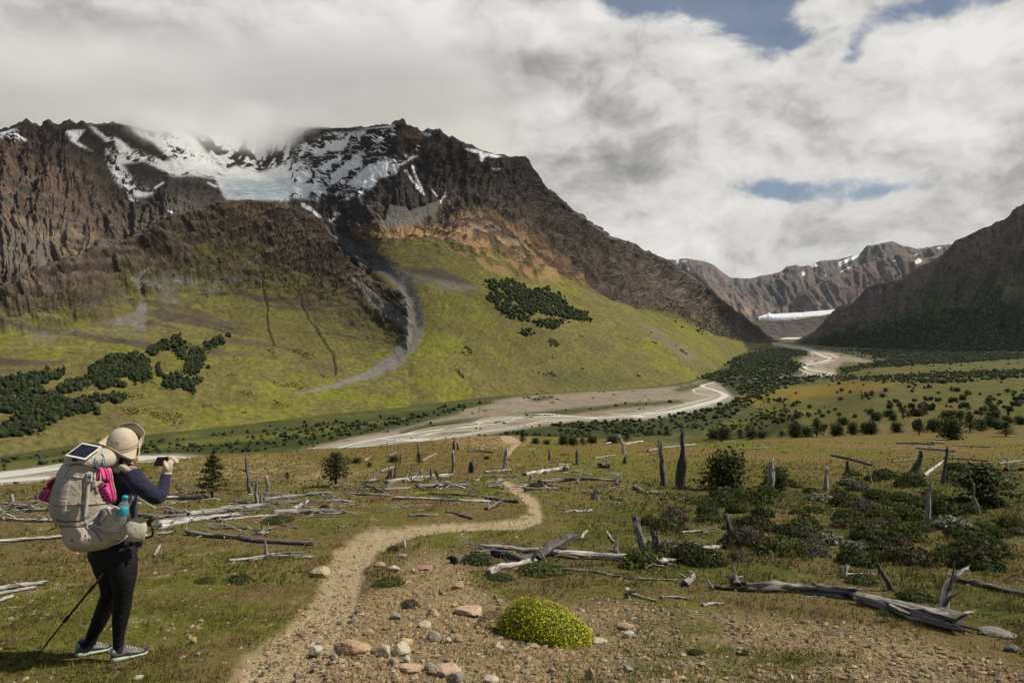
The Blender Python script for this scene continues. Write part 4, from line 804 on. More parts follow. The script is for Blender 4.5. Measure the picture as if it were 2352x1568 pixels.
SWD = [c6([(590, 570), (700, 510), (900, 478), (965, 540), (990, 650), (880, 695), (650, 725), (570, 650)]), c6([(935, 490), (1080, 400), (1150, 380), (1205, 440), (1200, 535), (1160, 500), (1120, 440), (1000, 500)]), c6([(1240, 465), (1330, 470), (1335, 560), (1270, 640), (1325, 650), (1280, 700), (1275, 765), (1215, 725), (1050, 705), (1090, 650), (1200, 620)]), c6([(1340, 430), (1450, 378), (1460, 420), (1360, 460)]), c6([(1470, 370), (1500, 350), (1500, 380)]),
       c6([(0, 665), (200, 622), (405, 605), (400, 640), (250, 700), (0, 760)]), c6([(355, 735), (480, 655), (570, 635), (590, 700), (430, 750)]), c6([(-300, 830), (0, 780), (170, 735), (260, 720), (440, 795), (620, 775), (830, 745), (825, 790), (600, 865), (400, 905), (325, 940), (250, 1005), (0, 1040), (-300, 1090)]), c6([(1010, 560), (1042, 555), (1050, 640), (1028, 640)]), c6([(730, 740), (770, 735), (760, 750)]), c6([(610, 880), (650, 875), (640, 895)]), c6([(-300, 700), (0, 670), (60, 800), (0, 860), (-300, 900)])]
m = wmask(px, py, V, SWD, 711, .19, 45)
p, _, _ = sample_grid(V, m, 3600, rg)
m = area(px, py, [(0, 960), (500, 760), (560, 740), (700, 800), (770, 860), (640, 940), (300, 1000), (0, 1035)], 20) * (fbm(V[..., 0] / 40, V[..., 1] / 40, 0, 4, seed=713) > .16)
p1, _, _ = sample_grid(V, m, 1100, rg)
wood('hillside_wood', [far_trees(p, rg.uniform(2.2, 7.5, len(p)), rg, (.026, .034, .013))], 'dark beech woods on the grassy foot of the rocky spur')
wood('slope_shrubs', [far_trees(p1, rg.uniform(.7, 1.7, len(p1)), rg, (.085, .095, .016), 1.5)], 'yellow-green low bushes on the grassy foot of the spur')
V, px, py, grav = VA
V = V.copy(); V[..., 2] -= .4
m = wmask(px, py, V, VALLEY_WOOD, 721, .12, 60) * (1 - .9 * grav)
m = m * np.interp(V[..., 1], [500, 900, 2000, 6000], [2.2, 1.5, 1, .35])
p, _, _ = sample_grid(V, m, 10000, rg)
h = rg.uniform(2.0, 5.0, len(p)) * np.interp(p[:, 1], [500, 1000, 2500], [.75, 1.15, 1.7])
m2 = (grav > .5) * (fbm(V[..., 0] / 40, V[..., 1] / 25, 0, 4, seed=723) > .22); p2, _, _ = sample_grid(V, m2, 1500, rg)
wood('valley_scrub', [far_trees(p, h, rg, (.030, .040, .014), 1.25), far_trees(p2, rg.uniform(.7, 2.2, len(p2)), rg, (.045, .05, .018), 1.6)], 'dark scrub and woods lining the river on the valley floor')
V, px, py, K = RM
m = sstep(.85, .3, K) * (px > 1880) + .5 * area(px, py, [(2080, 720), (2352, 660), (2640, 650), (2640, 800), (2080, 800)], 20) * (fbm(V[..., 0] / 200, V[..., 1] / 200, V[..., 2] / 200, 4, seed=725) > .05)
p, _, _ = sample_grid(V, m, 3800, rg); wood('hillside_wood', [far_trees(p, rg.uniform(9, 18, len(p)), rg, (.030, .044, .016), 1.1)], 'dark woods covering the foot of the right-hand mountain')
# scrub on the far side of the moor
V, px, py, gv, tm, hol, gcol = HI
MOORW = [[(1620, 975), (1720, 940), (1800, 945), (1880, 950), (1760, 985), (1700, 1000), (1600, 1005)], [(1740, 912), (1850, 920), (1820, 936), (1730, 935)], [(1640, 885), (1800, 866), (2000, 866), (2352, 850), (2500, 850), (2500, 866), (2352, 868), (2150, 884), (2000, 876), (1850, 880), (1700, 905)], [(2330, 905), (2380, 888), (2500, 890), (2500, 930), (2300, 940)], [(1880, 985), (2060, 975), (2352, 955), (2500, 950), (2500, 985), (2352, 990), (2100, 1000), (1900, 1003)], [(2000, 930), (2150, 915), (2250, 930), (2150, 945)]]
m = wmask(px, py, V, MOORW, 731, .10, 40) * (V[..., 1] > 110)
p, _, _ = sample_grid(V, m, 2300, rg); wood('moor_scrub', [far_trees(p, rg.uniform(1.3, 3.2, len(p)) * np.interp(p[:, 1], [100, 400, 1500], [.8, 1, 1.8]), rg, (.034, .044, .014), 1.15)], 'belts of dark scrub on the far moor')

# ---- leafy trees and shrubs near enough to show their build
def leaves(cen, nrm, size, rg, aspect=.55):
    """one bent leaf quad per centre"""
    n = len(cen); t = rg.standard_normal((n, 3)); t -= (t * nrm).sum(1, keepdims=True) * nrm; t /= np.linalg.norm(t, axis=1, keepdims=True) + 1e-9
    b = np.cross(nrm, t); s = (size * (.6 + .8 * rg.random(n)))[:, None]
    V = np.stack([cen - t * s, cen + b * s * aspect, cen + t * s, cen - b * s * aspect], 1)
    i = np.arange(n)[:, None] * 4
    return V.reshape(-1, 3), np.concatenate([i + [0, 1, 2], i + [0, 2, 3]], 0)
def tube(path, rad, sides=6, rgv=None, jit=0.0, cap=True):
    path = np.asarray(path, float); rad = np.broadcast_to(np.asarray(rad, float), (len(path),))
    T = np.gradient(path, axis=0); T /= np.linalg.norm(T, axis=1, keepdims=True) + 1e-9
    up = np.array((0.03, .1, 1.)) if abs(T[0][2]) < .8 else np.array((1., .1, .05))
    V = []
    for k in range(len(path)):
        u = np.cross(T[k], up); u /= np.linalg.norm(u) + 1e-9; w = np.cross(u, T[k]); up = w
        a = np.arange(sides) / sides * 2 * math.pi
        r = rad[k] * (1 + (jit * (rgv.random(sides) - .5) * 2 if rgv is not None else 0))
        V.append(path[k] + np.cos(a)[:, None] * u * np.reshape(r, (-1, 1)) + np.sin(a)[:, None] * w * np.reshape(r, (-1, 1)))
    V = np.concatenate(V); n = len(path); Fq = []
    for k in range(n - 1):
        a = k * sides + np.arange(sides); b = k * sides + (np.arange(sides) + 1) % sides
        Fq.append(np.stack([a, b, b + sides, a + sides], -1))
    Fq = np.concatenate(Fq)
    caps = [np.arange(sides)[::-1][None], ((n - 1) * sides + np.arange(sides))[None]] if cap else []
    return V, [Fq] + caps
def merge(lst):
    """[(V, [faces...])] -> V, [faces...] grouped by face size"""
    Vs, by, b = [], {}, 0
    for V, fs in lst:
        for f in fs: by.setdefault(f.shape[1], []).append(f + b)
        Vs.append(V); b += len(V)
    return np.concatenate(Vs), [np.concatenate(v) for v in by.values()]
M_bark = material('grey bark', .9, .1, color=(.10, .085, .07), var=(30, .3, 4), bump=[(40, .01, 4)])
def tree_meshes(kind, seed, h=1.0):
    """kind: 'fir' layered plates, 'bush' round mass, 'open' loose spreading tree; unit height 1"""
    r = np.random.default_rng(seed); br, cen, nr = [], [], []
    nb = {'fir': 34, 'bush': 46, 'open': 38}[kind]
    for k in range(nb):
        t = (k + .5) / nb
        if kind == 'fir':
            z0 = .10 + .84 * t; L = (.37 * (1 - t) ** .75 + .05) * r.uniform(.7, 1.2); up = .16 * L
        elif kind == 'open':
            z0 = .12 + .72 * t; L = (.46 * math.sin(math.pi * min(1, .25 + .75 * t)) + .06) * r.uniform(.65, 1.15); up = .35 * L
        else:
            z0 = .05 + .5 * t; L = .52 * r.uniform(.6, 1.1) * (1 - .35 * t); up = (.05 + .85 * t) * L
        a = k * 2.4 + r.uniform(-.4, .4); dv = np.array((math.cos(a), math.sin(a), 0)); p0 = np.array((0, 0, z0)); p2 = p0 + dv * L + (0, 0, up); p1 = (p0 + p2) / 2 + (0, 0, .04)
        br.append(tube([p0, p1, p2], [.010, .007, .003], 4))
        nl = {'fir': 52, 'bush': 46, 'open': 44}[kind]
        for s in range(nl):
            u = r.random() ** .6; q = p0 * (1 - u) ** 2 + 2 * p1 * u * (1 - u) + p2 * u * u
            sp = {'fir': .055, 'bush': .10, 'open': .075}[kind]
            off = r.standard_normal(3) * sp * (.5 + .6 * u) * ((1, 1, .38) if kind != 'bush' else (1, 1, .9))
            cen.append(q + off); nr.append(np.array((0, 0, 1)) + r.standard_normal(3) * {'fir': .45, 'bush': .9, 'open': .5}[kind] + dv * .3)
    if kind == 'fir':
        for s in range(60): cen.append(np.array((0, 0, .93)) + r.standard_normal(3) * (.02, .02, .05)); nr.append(r.standard_normal(3) + (0, 0, .5))
    cen = np.array(cen); nr = np.array(nr); nr /= np.linalg.norm(nr, axis=1, keepdims=True)
    V, Fc = leaves(cen, nr, np.full(len(cen), {'fir': .034, 'bush': .046, 'open': .038}[kind]), r)
    c = np.array((.050, .062, .013)) * (.55 + .9 * r.random((len(cen), 1))) * (1 + .18 * r.standard_normal((len(cen), 3))); c = np.repeat(np.clip(c, .006, .2), 4, 0)
    crown = joined('crown', V, Fc, c, M_leaf)
    tk = tube([(0, 0, -.05), (.006, 0, .25), (-.008, .005, .55), (0, 0, .9)], [.035, .024, .015, .004], 7, r, .15)
    bv, bf = merge([tk] + br); trunk = np_mesh('trunk', bv, bf, True, None, M_bark)
    return crown, trunk
TM = {('fir', 1): tree_meshes('fir', 21), ('fir', 2): tree_meshes('fir', 22), ('bush', 1): tree_meshes('bush', 23), ('bush', 2): tree_meshes('bush', 24), ('open', 1): tree_meshes('open', 25)}
def place_tree(kind, var, px, py, hpx, wide, label, name='small_tree', cat='tree', group=None, rot=None, dz=0.0, p=None):
    p = at(px, py) if p is None else p; h = hpx * p[1] / F
    e = bpy.data.objects.new(name, None); COL.objects.link(e); e.location = (p[0], p[1], p[2] + dz); e.empty_display_size = .1
    e.scale = (h * wide, h * wide, h); e.rotation_euler = (0, 0, random.uniform(0, 6.28) if rot is None else rot)
    for nm, me in zip(('crown', 'trunk'), TM[(kind, var)]): add(nm, me, e)
    return tag(e, label, cat, group)
place_tree('fir', 1, 487, 1143, 98, .95, 'dark green conifer sapling standing just right of the hiker')
place_tree('open', 1, 772, 1117, 88, .85, 'dark green sapling with leaning open crown beside the path side logs')
place_tree('bush', 1, 1664, 1126, 108, .98, 'big dark round evergreen bush right of the two tall snags', 'evergreen_bush', 'bush')
place_tree('bush', 2, 1782, 1122, 58, 1.2, 'dark bush behind the pale split stump', 'evergreen_bush', 'bush')
place_tree('open', 1, 2256, 1164, 112, 1.25, 'wide leafy young tree near the right edge', 'small_tree', 'tree')
place_tree('fir', 2, 1200, 1019, 32, .75, 'lone small conifer on the brow of the hillside')
place_tree('fir', 2, 962, 1066, 26, .9, 'tiny conifer growing beside a dead pole on the brow')
place_tree('bush', 1, 905, 1060, 16, 1.6, 'small round shrub on the brow left of the dead pole', 'shrub', 'shrub')
place_tree('fir', 1, 660, 1103, 20, .9, 'tiny sapling right of the thin forked snag')
for (x_, y_, h_, w_, l_) in [(820, 1063, 15, 1.5, 'round shrub on the hill brow above the open sapling'), (848, 1072, 12, 1.0, 'smaller round shrub on the hill brow right of the open sapling'), (1118, 1054, 8, 2.0, 'flat dark shrub on the brow left of the sandy path gap'),
                             (1230, 1019, 16, 1.2, 'shrub right of the lone small conifer on the brow'), (1256, 1020, 12, 1.5, 'second shrub right of the lone small conifer on the brow')]:
    place_tree('bush', 2, x_, y_, h_, w_, l_, 'shrub', 'shrub')
ROW = [(1294, 1021, 26, 1.0), (1316, 1022, 22, 1.2), (1338, 1023, 18, 1.2), (1360, 1018, 20, 1.4), (1408, 1017, 20, 1.6), (1440, 1012, 20, 1.2), (1462, 1012, 16, 1.3), (1492, 1008, 20, 1.4), (1532, 1007, 22, 1.3), (1640, 1008, 26, 1.2), (1664, 1009, 34, 1.1), (1700, 1007, 22, 1.4), (1726, 1007, 26, 1.2), (1752, 1006, 20, 1.5), (1796, 1005, 16, 1.6), (1826, 1005, 40, .9), (1850, 1004, 30, 1.1), (1876, 1003, 42, 1.0), (1922, 1002, 36, .9), (1958, 998, 34, .8), (1982, 998, 26, 1.0), (2000, 998, 36, 1.0), (2060, 994, 30, .9), (2111, 998, 36, .9), (2145, 992, 36, 1.0), (2184, 1010, 62, .9), (2228, 992, 46, .9), (2252, 990, 34, .9), (2274, 982, 32, .8), (2311, 1003, 36, 1.1), (2345, 975, 24, 1.2)]
for k, (x_, y_, h_, w_) in enumerate(ROW):
    lab = 'dark green shrub in the row along the far brow of the plateau'
    if h_ == 62: lab = 'tallest dark bush of the row along the plateau brow at right'
    place_tree(('bush', 'bush', 'fir')[k % 3], 1 + (k % 2), x_, y_, h_, w_ * (1.0 if k % 3 < 2 else 1.25), lab, 'shrub', 'shrub', 'shrubs in a row along the plateau brow')
# lone small trees dotted over the far moor
r2 = np.random.default_rng(91); nmo = 0
CL = [(1800, 968), (1850, 955), (1900, 940), (1960, 950), (2020, 962), (2060, 935), (2110, 955), (2150, 930), (2190, 962), (2240, 945), (2290, 925), (2310, 962), (2000, 915), (2200, 905), (2330, 900), (1930, 905), (2120, 895)]
while nmo < 110:
    if nmo % 5: cxy = CL[r2.integers(len(CL))]; x_, y_ = cxy[0] + r2.normal(0, 26), cxy[1] + r2.normal(0, 5)
    else: x_ = r2.uniform(1760, 2350); y_ = 985 - 110 * r2.random() ** .8
    if not (1740 < x_ < 2352 and y_ < 990): continue
    if y_ < 880 + max(0, (1900 - x_)) * .25: continue
    p = at(x_, y_)
    if p[1] < 85: continue
    hh = r2.uniform(1.0, 2.2) * (1 + p[1] / 500)
    place_tree(('bush', 'bush', 'open', 'bush', 'fir')[nmo % 5], 1 + (nmo % 2) * (nmo % 5 != 2), 0, 0, hh * F / p[1], r2.uniform(.9, 1.4), 'small dark tree standing by itself on the far moor', 'moor_tree', 'tree', 'lone trees dotted over the far moor', p=p); nmo += 1
# low shrubs of the hollow on the right: heath mounds, some with grey-white flower heads
def mound_mesh(seed, tint, flower=None, n=700):
    r = np.random.default_rng(seed); d = r.standard_normal((n, 3)); d[:, 2] = abs(d[:, 2]) + .02; d /= np.linalg.norm(d, axis=1, keepdims=True)
    rad = 1 + .35 * fbm(d[:, 0] * 2.4 + seed, d[:, 1] * 2.4, d[:, 2] * 2.4, 3, seed=seed); q = d * (rad * (1 - .25 * r.random(n) ** 2))[:, None] * (1, 1, .62)
    V, Fc = leaves(q, (d + r.standard_normal((n, 3)) * .6) / 1.2, np.full(n, .085), r)
    c = np.array(tint) * (.5 + r.random((n, 1))) * (1 + .2 * r.standard_normal((n, 3)))
    if flower: k = (d[:, 2] > .45) & (r.random(n) < .45); c[k] = np.array(flower) * (.7 + .5 * r.random((k.sum(), 1)))
    B = I2.copy(); B[:, 2] = np.maximum(B[:, 2], -.15); B = B * (.8, .8, .5)
    V2 = np.concatenate([V, B]); F2 = np.concatenate([Fc, I2F + len(V)]); c2 = np.concatenate([np.repeat(np.clip(c, .006, .6), 4, 0), np.full((len(B), 3), .5) * np.array(tint)])
    return joined('shrub', V2, F2, c2, M_leaf)
MM = [mound_mesh(31, (.046, .060, .012)), mound_mesh(32, (.060, .052, .018)), mound_mesh(33, (.055, .066, .030), (.36, .35, .27)), mound_mesh(34, (.066, .085, .012)), mound_mesh(35, (.100, .088, .055))]
def mound(kind, px, py, wpx, asp, label, group=None, name='low_shrub'):
    p = at(px, py); s = wpx * p[1] / F * .5
    o = add(name, MM[kind], loc=(p[0], p[1], p[2] - .03 * s)); o.scale = (s, s * .8, s * asp); o.rotation_euler = (0, 0, random.uniform(0, 6.28))
    return tag(o, label, 'shrub', group)
for k, x_, y_, w_, a_, l_ in [(2, 1905, 1248, 95, .9, 'grey-white flowering shrub in the middle of the green hollow'), (2, 1965, 1262, 70, .9, 'smaller grey flowering shrub touching the big one in the hollow'), (2, 2185, 1215, 105, .9, 'pale flowering shrub at the foot of the leaning grey pole'), (1, 1735, 1215, 120, .8, 'reddish brown heath mound behind the leaning dark stub'), (0, 1850, 1262, 80, .9, 'dark shrub left of the grey flowering shrub'), (1, 1960, 1215, 110, .7, 'brown heath mound behind the grey flowering shrub'),
                           (4, 2205, 1178, 90, .8, 'grey-brown twiggy shrub under the wide young tree'), (0, 2080, 1118, 60, 1.0, 'dark green shrub left of the thin cross-shaped pole'), (0, 2050, 1150, 80, .8, 'dark round shrub low in the hollow below the black stub'), (2, 1950, 1112, 50, .9, 'greyish shrub beside the thin white stick in the hollow'), (0, 1690, 1135, 50, .8, 'low dark shrub at the foot of the big round bush'), (2, 1885, 1148, 80, .7, 'grey-green shrub right of the pale split stump'),
                           (0, 545, 1336, 78, .6, 'dark green shrub growing low right of the hiker legs'), (3, 470, 1336, 60, .5, 'bright green low cushion next to the dark shrub by the hiker'), (0, 902, 1264, 34, 1.0, 'dark round shrub at the path bend'), (3, 890, 1345, 95, .5, 'grassy green cushion beside the path in the gravel'), (0, 1090, 1290, 110, .55, 'dark green mat under the twisted log pile'), (3, 1250, 1320, 150, .45, 'wide green mat in front of the twisted log pile'), (0, 1150, 1330, 80, .4, 'flat green mat at the gravel edge below the log pile'),
                           (0, 2110, 1378, 100, .6, 'dark shrub growing across the split grey log'), (0, 1980, 1340, 90, .6, 'dark green shrub behind the split grey log'), (3, 2050, 1412, 70, .5, 'green shrub in front of the split grey log'), (0, 1600, 1500, 46, .5, 'small brown-green tuft shrub on the gravel right of the yellow cushion'), (0, 1708, 1500, 36, .6, 'small dark cushion alone on the right gravel'), (0, 745, 1165, 20, 1.0, 'tiny green shrub beside the left log jam'), (3, 640, 1196, 80, .4, 'green strip of heath below the left log jam'), (4, 942, 1392, 56, .8, 'grey-green herb tuft by the path above the stones'), (0, 1240, 1118, 60, .5, 'dark green mat right of the path top')]:
    mound(k, x_, y_, w_, a_, l_)
r3 = np.random.default_rng(17); pts = []
sh = []
while len(sh) < 120:
    x_, y_ = r3.uniform(1480, 2352), r3.uniform(1070, 1310)
    if poly_sd(np.array([x_]), np.array([y_]), [(1430, 1310), (1480, 1190), (1600, 1150), (1900, 1090), (2400, 1070), (2400, 1330), (2050, 1300), (1780, 1290)])[0] > 0: sh.append((x_, y_))
for k, (x_, y_) in enumerate(sh):
    mound((0, 3, 0, 1, 3, 4, 0)[k % 7], x_, y_, r3.uniform(38, 95) * (y_ - 900) / 260, r3.uniform(.75, 1.25), 'low heath mound among the others in the green hollow at right', 'heath mounds filling the green hollow')

# ---- grass, heath sprigs and gravel of the near ground
def grass():
    r = np.random.default_rng(41); V, px, py, gv, tm, hol, gc = HI
    D = V[..., 1]; out, Fo, Co, b = [], [], [], 0
    for (d0, d1, n, hgt, wid, nb) in ((3.4, 7.5, 15500, .030, .003, 5), (7.5, 16, 15000, .040, .006, 5), (16, 34, 13000, .06, .013, 4), (34, 75, 9000, .085, .03, 3)):
        nz = fbm(V[..., 0] / .8, D / .8, 0, 4, gain=.6, seed=441)
        w = ((D > d0) & (D < d1)) * (1 - .80 * gv) * (1 - .97 * tm) * sstep(-.22, .22, nz) / D ** 2
        w = w * ((px > -330) & (px < 2680))
        p, i, j = sample_grid(V, w, n, r)
        c0 = gc[i, j]
        tall = np.clip(.9 + 2.6 * fbm(p[:, 0] / 1.1, p[:, 1] / 1.1, 0, 3, seed=447), .3, 2.6)
        h = hgt * (.4 + r.random(n)) * (1 + .5 * hol[i, j]) * tall
        a0 = r.random((n, nb)) * 6.28; lean = .25 + .7 * r.random((n, nb)); ln = h[:, None] * (.5 + .8 * r.random((n, nb)))
        dirx, diry = np.cos(a0), np.sin(a0)
        base = p[:, None, :] + np.stack([dirx, diry, 0 * a0], -1) * (.25 * h[:, None, None] * r.random((n, nb, 1)))
        side = np.stack([-diry, dirx, 0 * a0], -1) * wid * (.6 + .8 * r.random((n, nb, 1)))
        tip = base + np.stack([dirx * lean * ln, diry * lean * ln, ln], -1)
        Q = np.stack([base - side + (0, 0, -.005), base + side + (0, 0, -.005), tip], 2).reshape(-1, 3)
        m = n * nb; Fq = np.arange(m * 3).reshape(-1, 3) + b; b += m * 3
        kind = r.random((n, 1)); cc = np.repeat(c0[:, None, :], nb, 1) * (.7 + .75 * r.random((n, nb, 1)))
        straw = np.array((.235, .18, .075)); green = np.array((.095, .115, .014)); red = np.array((.14, .058, .03))
        cc = np.where((kind < .20)[..., None], straw * (.7 + .6 * r.random((n, nb, 1))), cc); cc = np.where(((kind > .20) & (kind < .45))[..., None], green * (.6 + .8 * r.random((n, nb, 1))), cc); cc = np.where((kind > .95)[..., None], red * (.7 + .6 * r.random((n, nb, 1))), cc)
        out.append(Q); Fo.append(Fq); Co.append(np.repeat(cc.reshape(-1, 3), 3, 0))
    tag(add('grass', joined('grass', np.concatenate(out), np.concatenate(Fo), np.clip(np.concatenate(Co), .006, .5), M_leaf)), 'short dry grass and heath sprigs covering the hillside', 'grass', kind='stuff')
grass()
def heath():
    r = np.random.default_rng(47); V, px, py, gv, tm, hol, gc = HI; D = V[..., 1]; out, Fo, Co, b = [], [], [], 0
    nz = fbm(V[..., 0] / .75, D / .75, 0, 4, gain=.6, seed=443) + .3 * fbm(V[..., 0] / 2.6, D / 2.6, 0, 5, gain=.6, seed=411)
    for d0, d1, n, s in ((3.4, 8, 15000, .009), (8, 18, 14000, .018), (18, 45, 16000, .045)):
        w = ((D > d0) & (D < d1)) * (1 - .92 * gv) * (1 - tm) * sstep(.06, .20, nz + .20 * hol) * (px > -330) * (px < 2680) / D ** 2
        p, i, j = sample_grid(V, w, n, r); p = p + np.stack([0 * p[:, 0], 0 * p[:, 0], s * 2.6 * r.random(n) ** 1.3], -1)
        nr = np.array((0, 0, 1.)) + r.standard_normal((n, 3)) * .7; nr /= np.linalg.norm(nr, axis=1, keepdims=True)
        Q, Fq = leaves(p, nr, np.full(n, s), r, .6)
        k = noise3(p[:, 0] / .9, p[:, 1] / .9, 0, 445)[:, None]
        c = np.where(k > -.12, np.array((.060, .072, .012)), np.array((.105, .058, .026))) * (.5 + .9 * r.random((n, 1))); c = np.where(r.random((n, 1)) < .12, np.array((.18, .14, .06)), c)
        out.append(Q); Fo.append(Fq + b); Co.append(np.repeat(c, 4, 0)); b += len(Q)
    tag(add('heath', joined('heath', np.concatenate(out), np.concatenate(Fo), np.concatenate(Co), M_leaf)), 'low leafy heath mats in the turf', 'heath', kind='stuff')
heath()
M_stone = material('stone', .85, .25, attr='col', var=[(25, .16, 5), (120, .14, 3)], bump=[(30, .012, 6), (140, .004, 3)])
def gravel():
    r = np.random.default_rng(43); V, px, py, gv, tm, hol, gc = HI; D = V[..., 1]; out, Fo, Co, b = [], [], [], 0
    O = np.array([(1, 0, 0), (-1, 0, 0), (0, 1, 0), (0, -1, 0), (0, 0, 1), (0, 0, -1)], np.float32); OF = np.array([(0, 2, 4), (2, 1, 4), (1, 3, 4), (3, 0, 4), (2, 0, 5), (1, 2, 5), (3, 1, 5), (0, 3, 5)])
    for T, TF, n, s0, s1, d1 in ((I1, I1F, 4200, .008, .030, 9.5), (O, OF, 19000, .004, .012, 8.5), (O, OF, 6000, .012, .035, 18)):
        w = ((D > 3.3) & (D < d1)) * np.clip(gv * 1.0 + tm * .5 + .03, 0, 1) * (px > -330) * (px < 2680) / D ** 1.6
        p, i, j = sample_grid(V, w, n, r); nv = len(T)
        s = s0 + (s1 - s0) * r.random(n) ** 3
        q = T[None] * (1 + .5 * (r.random((n, nv, 1)) - .5)) * (np.array((1, .8, .55)) * (.7 + .6 * r.random((n, 3))))[:, None]
        a = r.random(n) * 6.28; ca, sa = np.cos(a)[:, None], np.sin(a)[:, None]
        q = np.stack([q[..., 0] * ca - q[..., 1] * sa, q[..., 0] * sa + q[..., 1] * ca, q[..., 2]], -1) * s[:, None, None]
        Q = q + p[:, None] + (0, 0, 1) * (s * .25)[:, None, None]
        k = r.choice(5, n, p=(.46, .28, .12, .05, .09)); pal = np.array([(.30, .220, .115), (.24, .185, .115), (.40, .33, .215), (.15, .125, .10), (.33, .20, .10)])
        c = pal[k] * (.7 + .5 * r.random((n, 1)))
        out.append(Q.reshape(-1, 3)); Fo.append((TF[None] + (np.arange(n) * nv)[:, None, None]).reshape(-1, 3) + b); Co.append(np.repeat(c, nv, 0)); b += n * nv
    tag(add('gravel', joined('gravel', np.concatenate(out), np.concatenate(Fo), np.concatenate(Co), M_stone)), 'loose tan gravel on the bare ground and path', 'gravel', kind='stuff')
gravel()
# ---------------------------------------------------------------- dead wood: every log, snag and stub its own thing
def dead_material():
    m = bpy.data.materials.new('weathered dead wood'); m.use_nodes = True; t = m.node_tree; b = t.nodes['Principled BSDF']
    b.inputs['Roughness'].default_value = .8; b.inputs['Specular IOR Level'].default_value = .25
    uv = t.nodes.new('ShaderNodeUVMap'); uv.uv_map = 'uv'
    mp = t.nodes.new('ShaderNodeMapping'); t.links.new(uv.outputs[0], mp.inputs[0]); mp.inputs['Scale'].default_value = (26, 2.2, 1)
    n = t.nodes.new('ShaderNodeTexNoise'); t.links.new(mp.outputs[0], n.inputs['Vector']); n.inputs['Scale'].default_value = 1; n.inputs['Detail'].default_value = 5; n.inputs['Roughness'].default_value = .65; n.inputs['Distortion'].default_value = .4
    mr = t.nodes.new('ShaderNodeMapRange'); t.links.new(n.outputs[0], mr.inputs[0]); mr.inputs[1].default_value = .36; mr.inputs[2].default_value = .60; mr.inputs[3].default_value = .16; mr.inputs[4].default_value = 1.18
    a = t.nodes.new('ShaderNodeVertexColor'); a.layer_name = 'col'
    mx = t.nodes.new('ShaderNodeVectorMath'); mx.operation = 'SCALE'; t.links.new(a.outputs[0], mx.inputs[0]); t.links.new(mr.outputs[0], mx.inputs['Scale'])
    t.links.new(mx.outputs[0], b.inputs['Base Color'])
    bn = t.nodes.new('ShaderNodeBump'); bn.inputs['Strength'].default_value = 1; bn.inputs['Distance'].default_value = .012; t.links.new(n.outputs[0], bn.inputs['Height']); t.links.new(bn.outputs[0], b.inputs['Normal'])
    return m
M_dead = dead_material()
PALE, GREY, DARK, BROWN = (.56, .525, .47), (.36, .335, .30), (.085, .076, .068), (.22, .175, .13)
_wseed = [100]
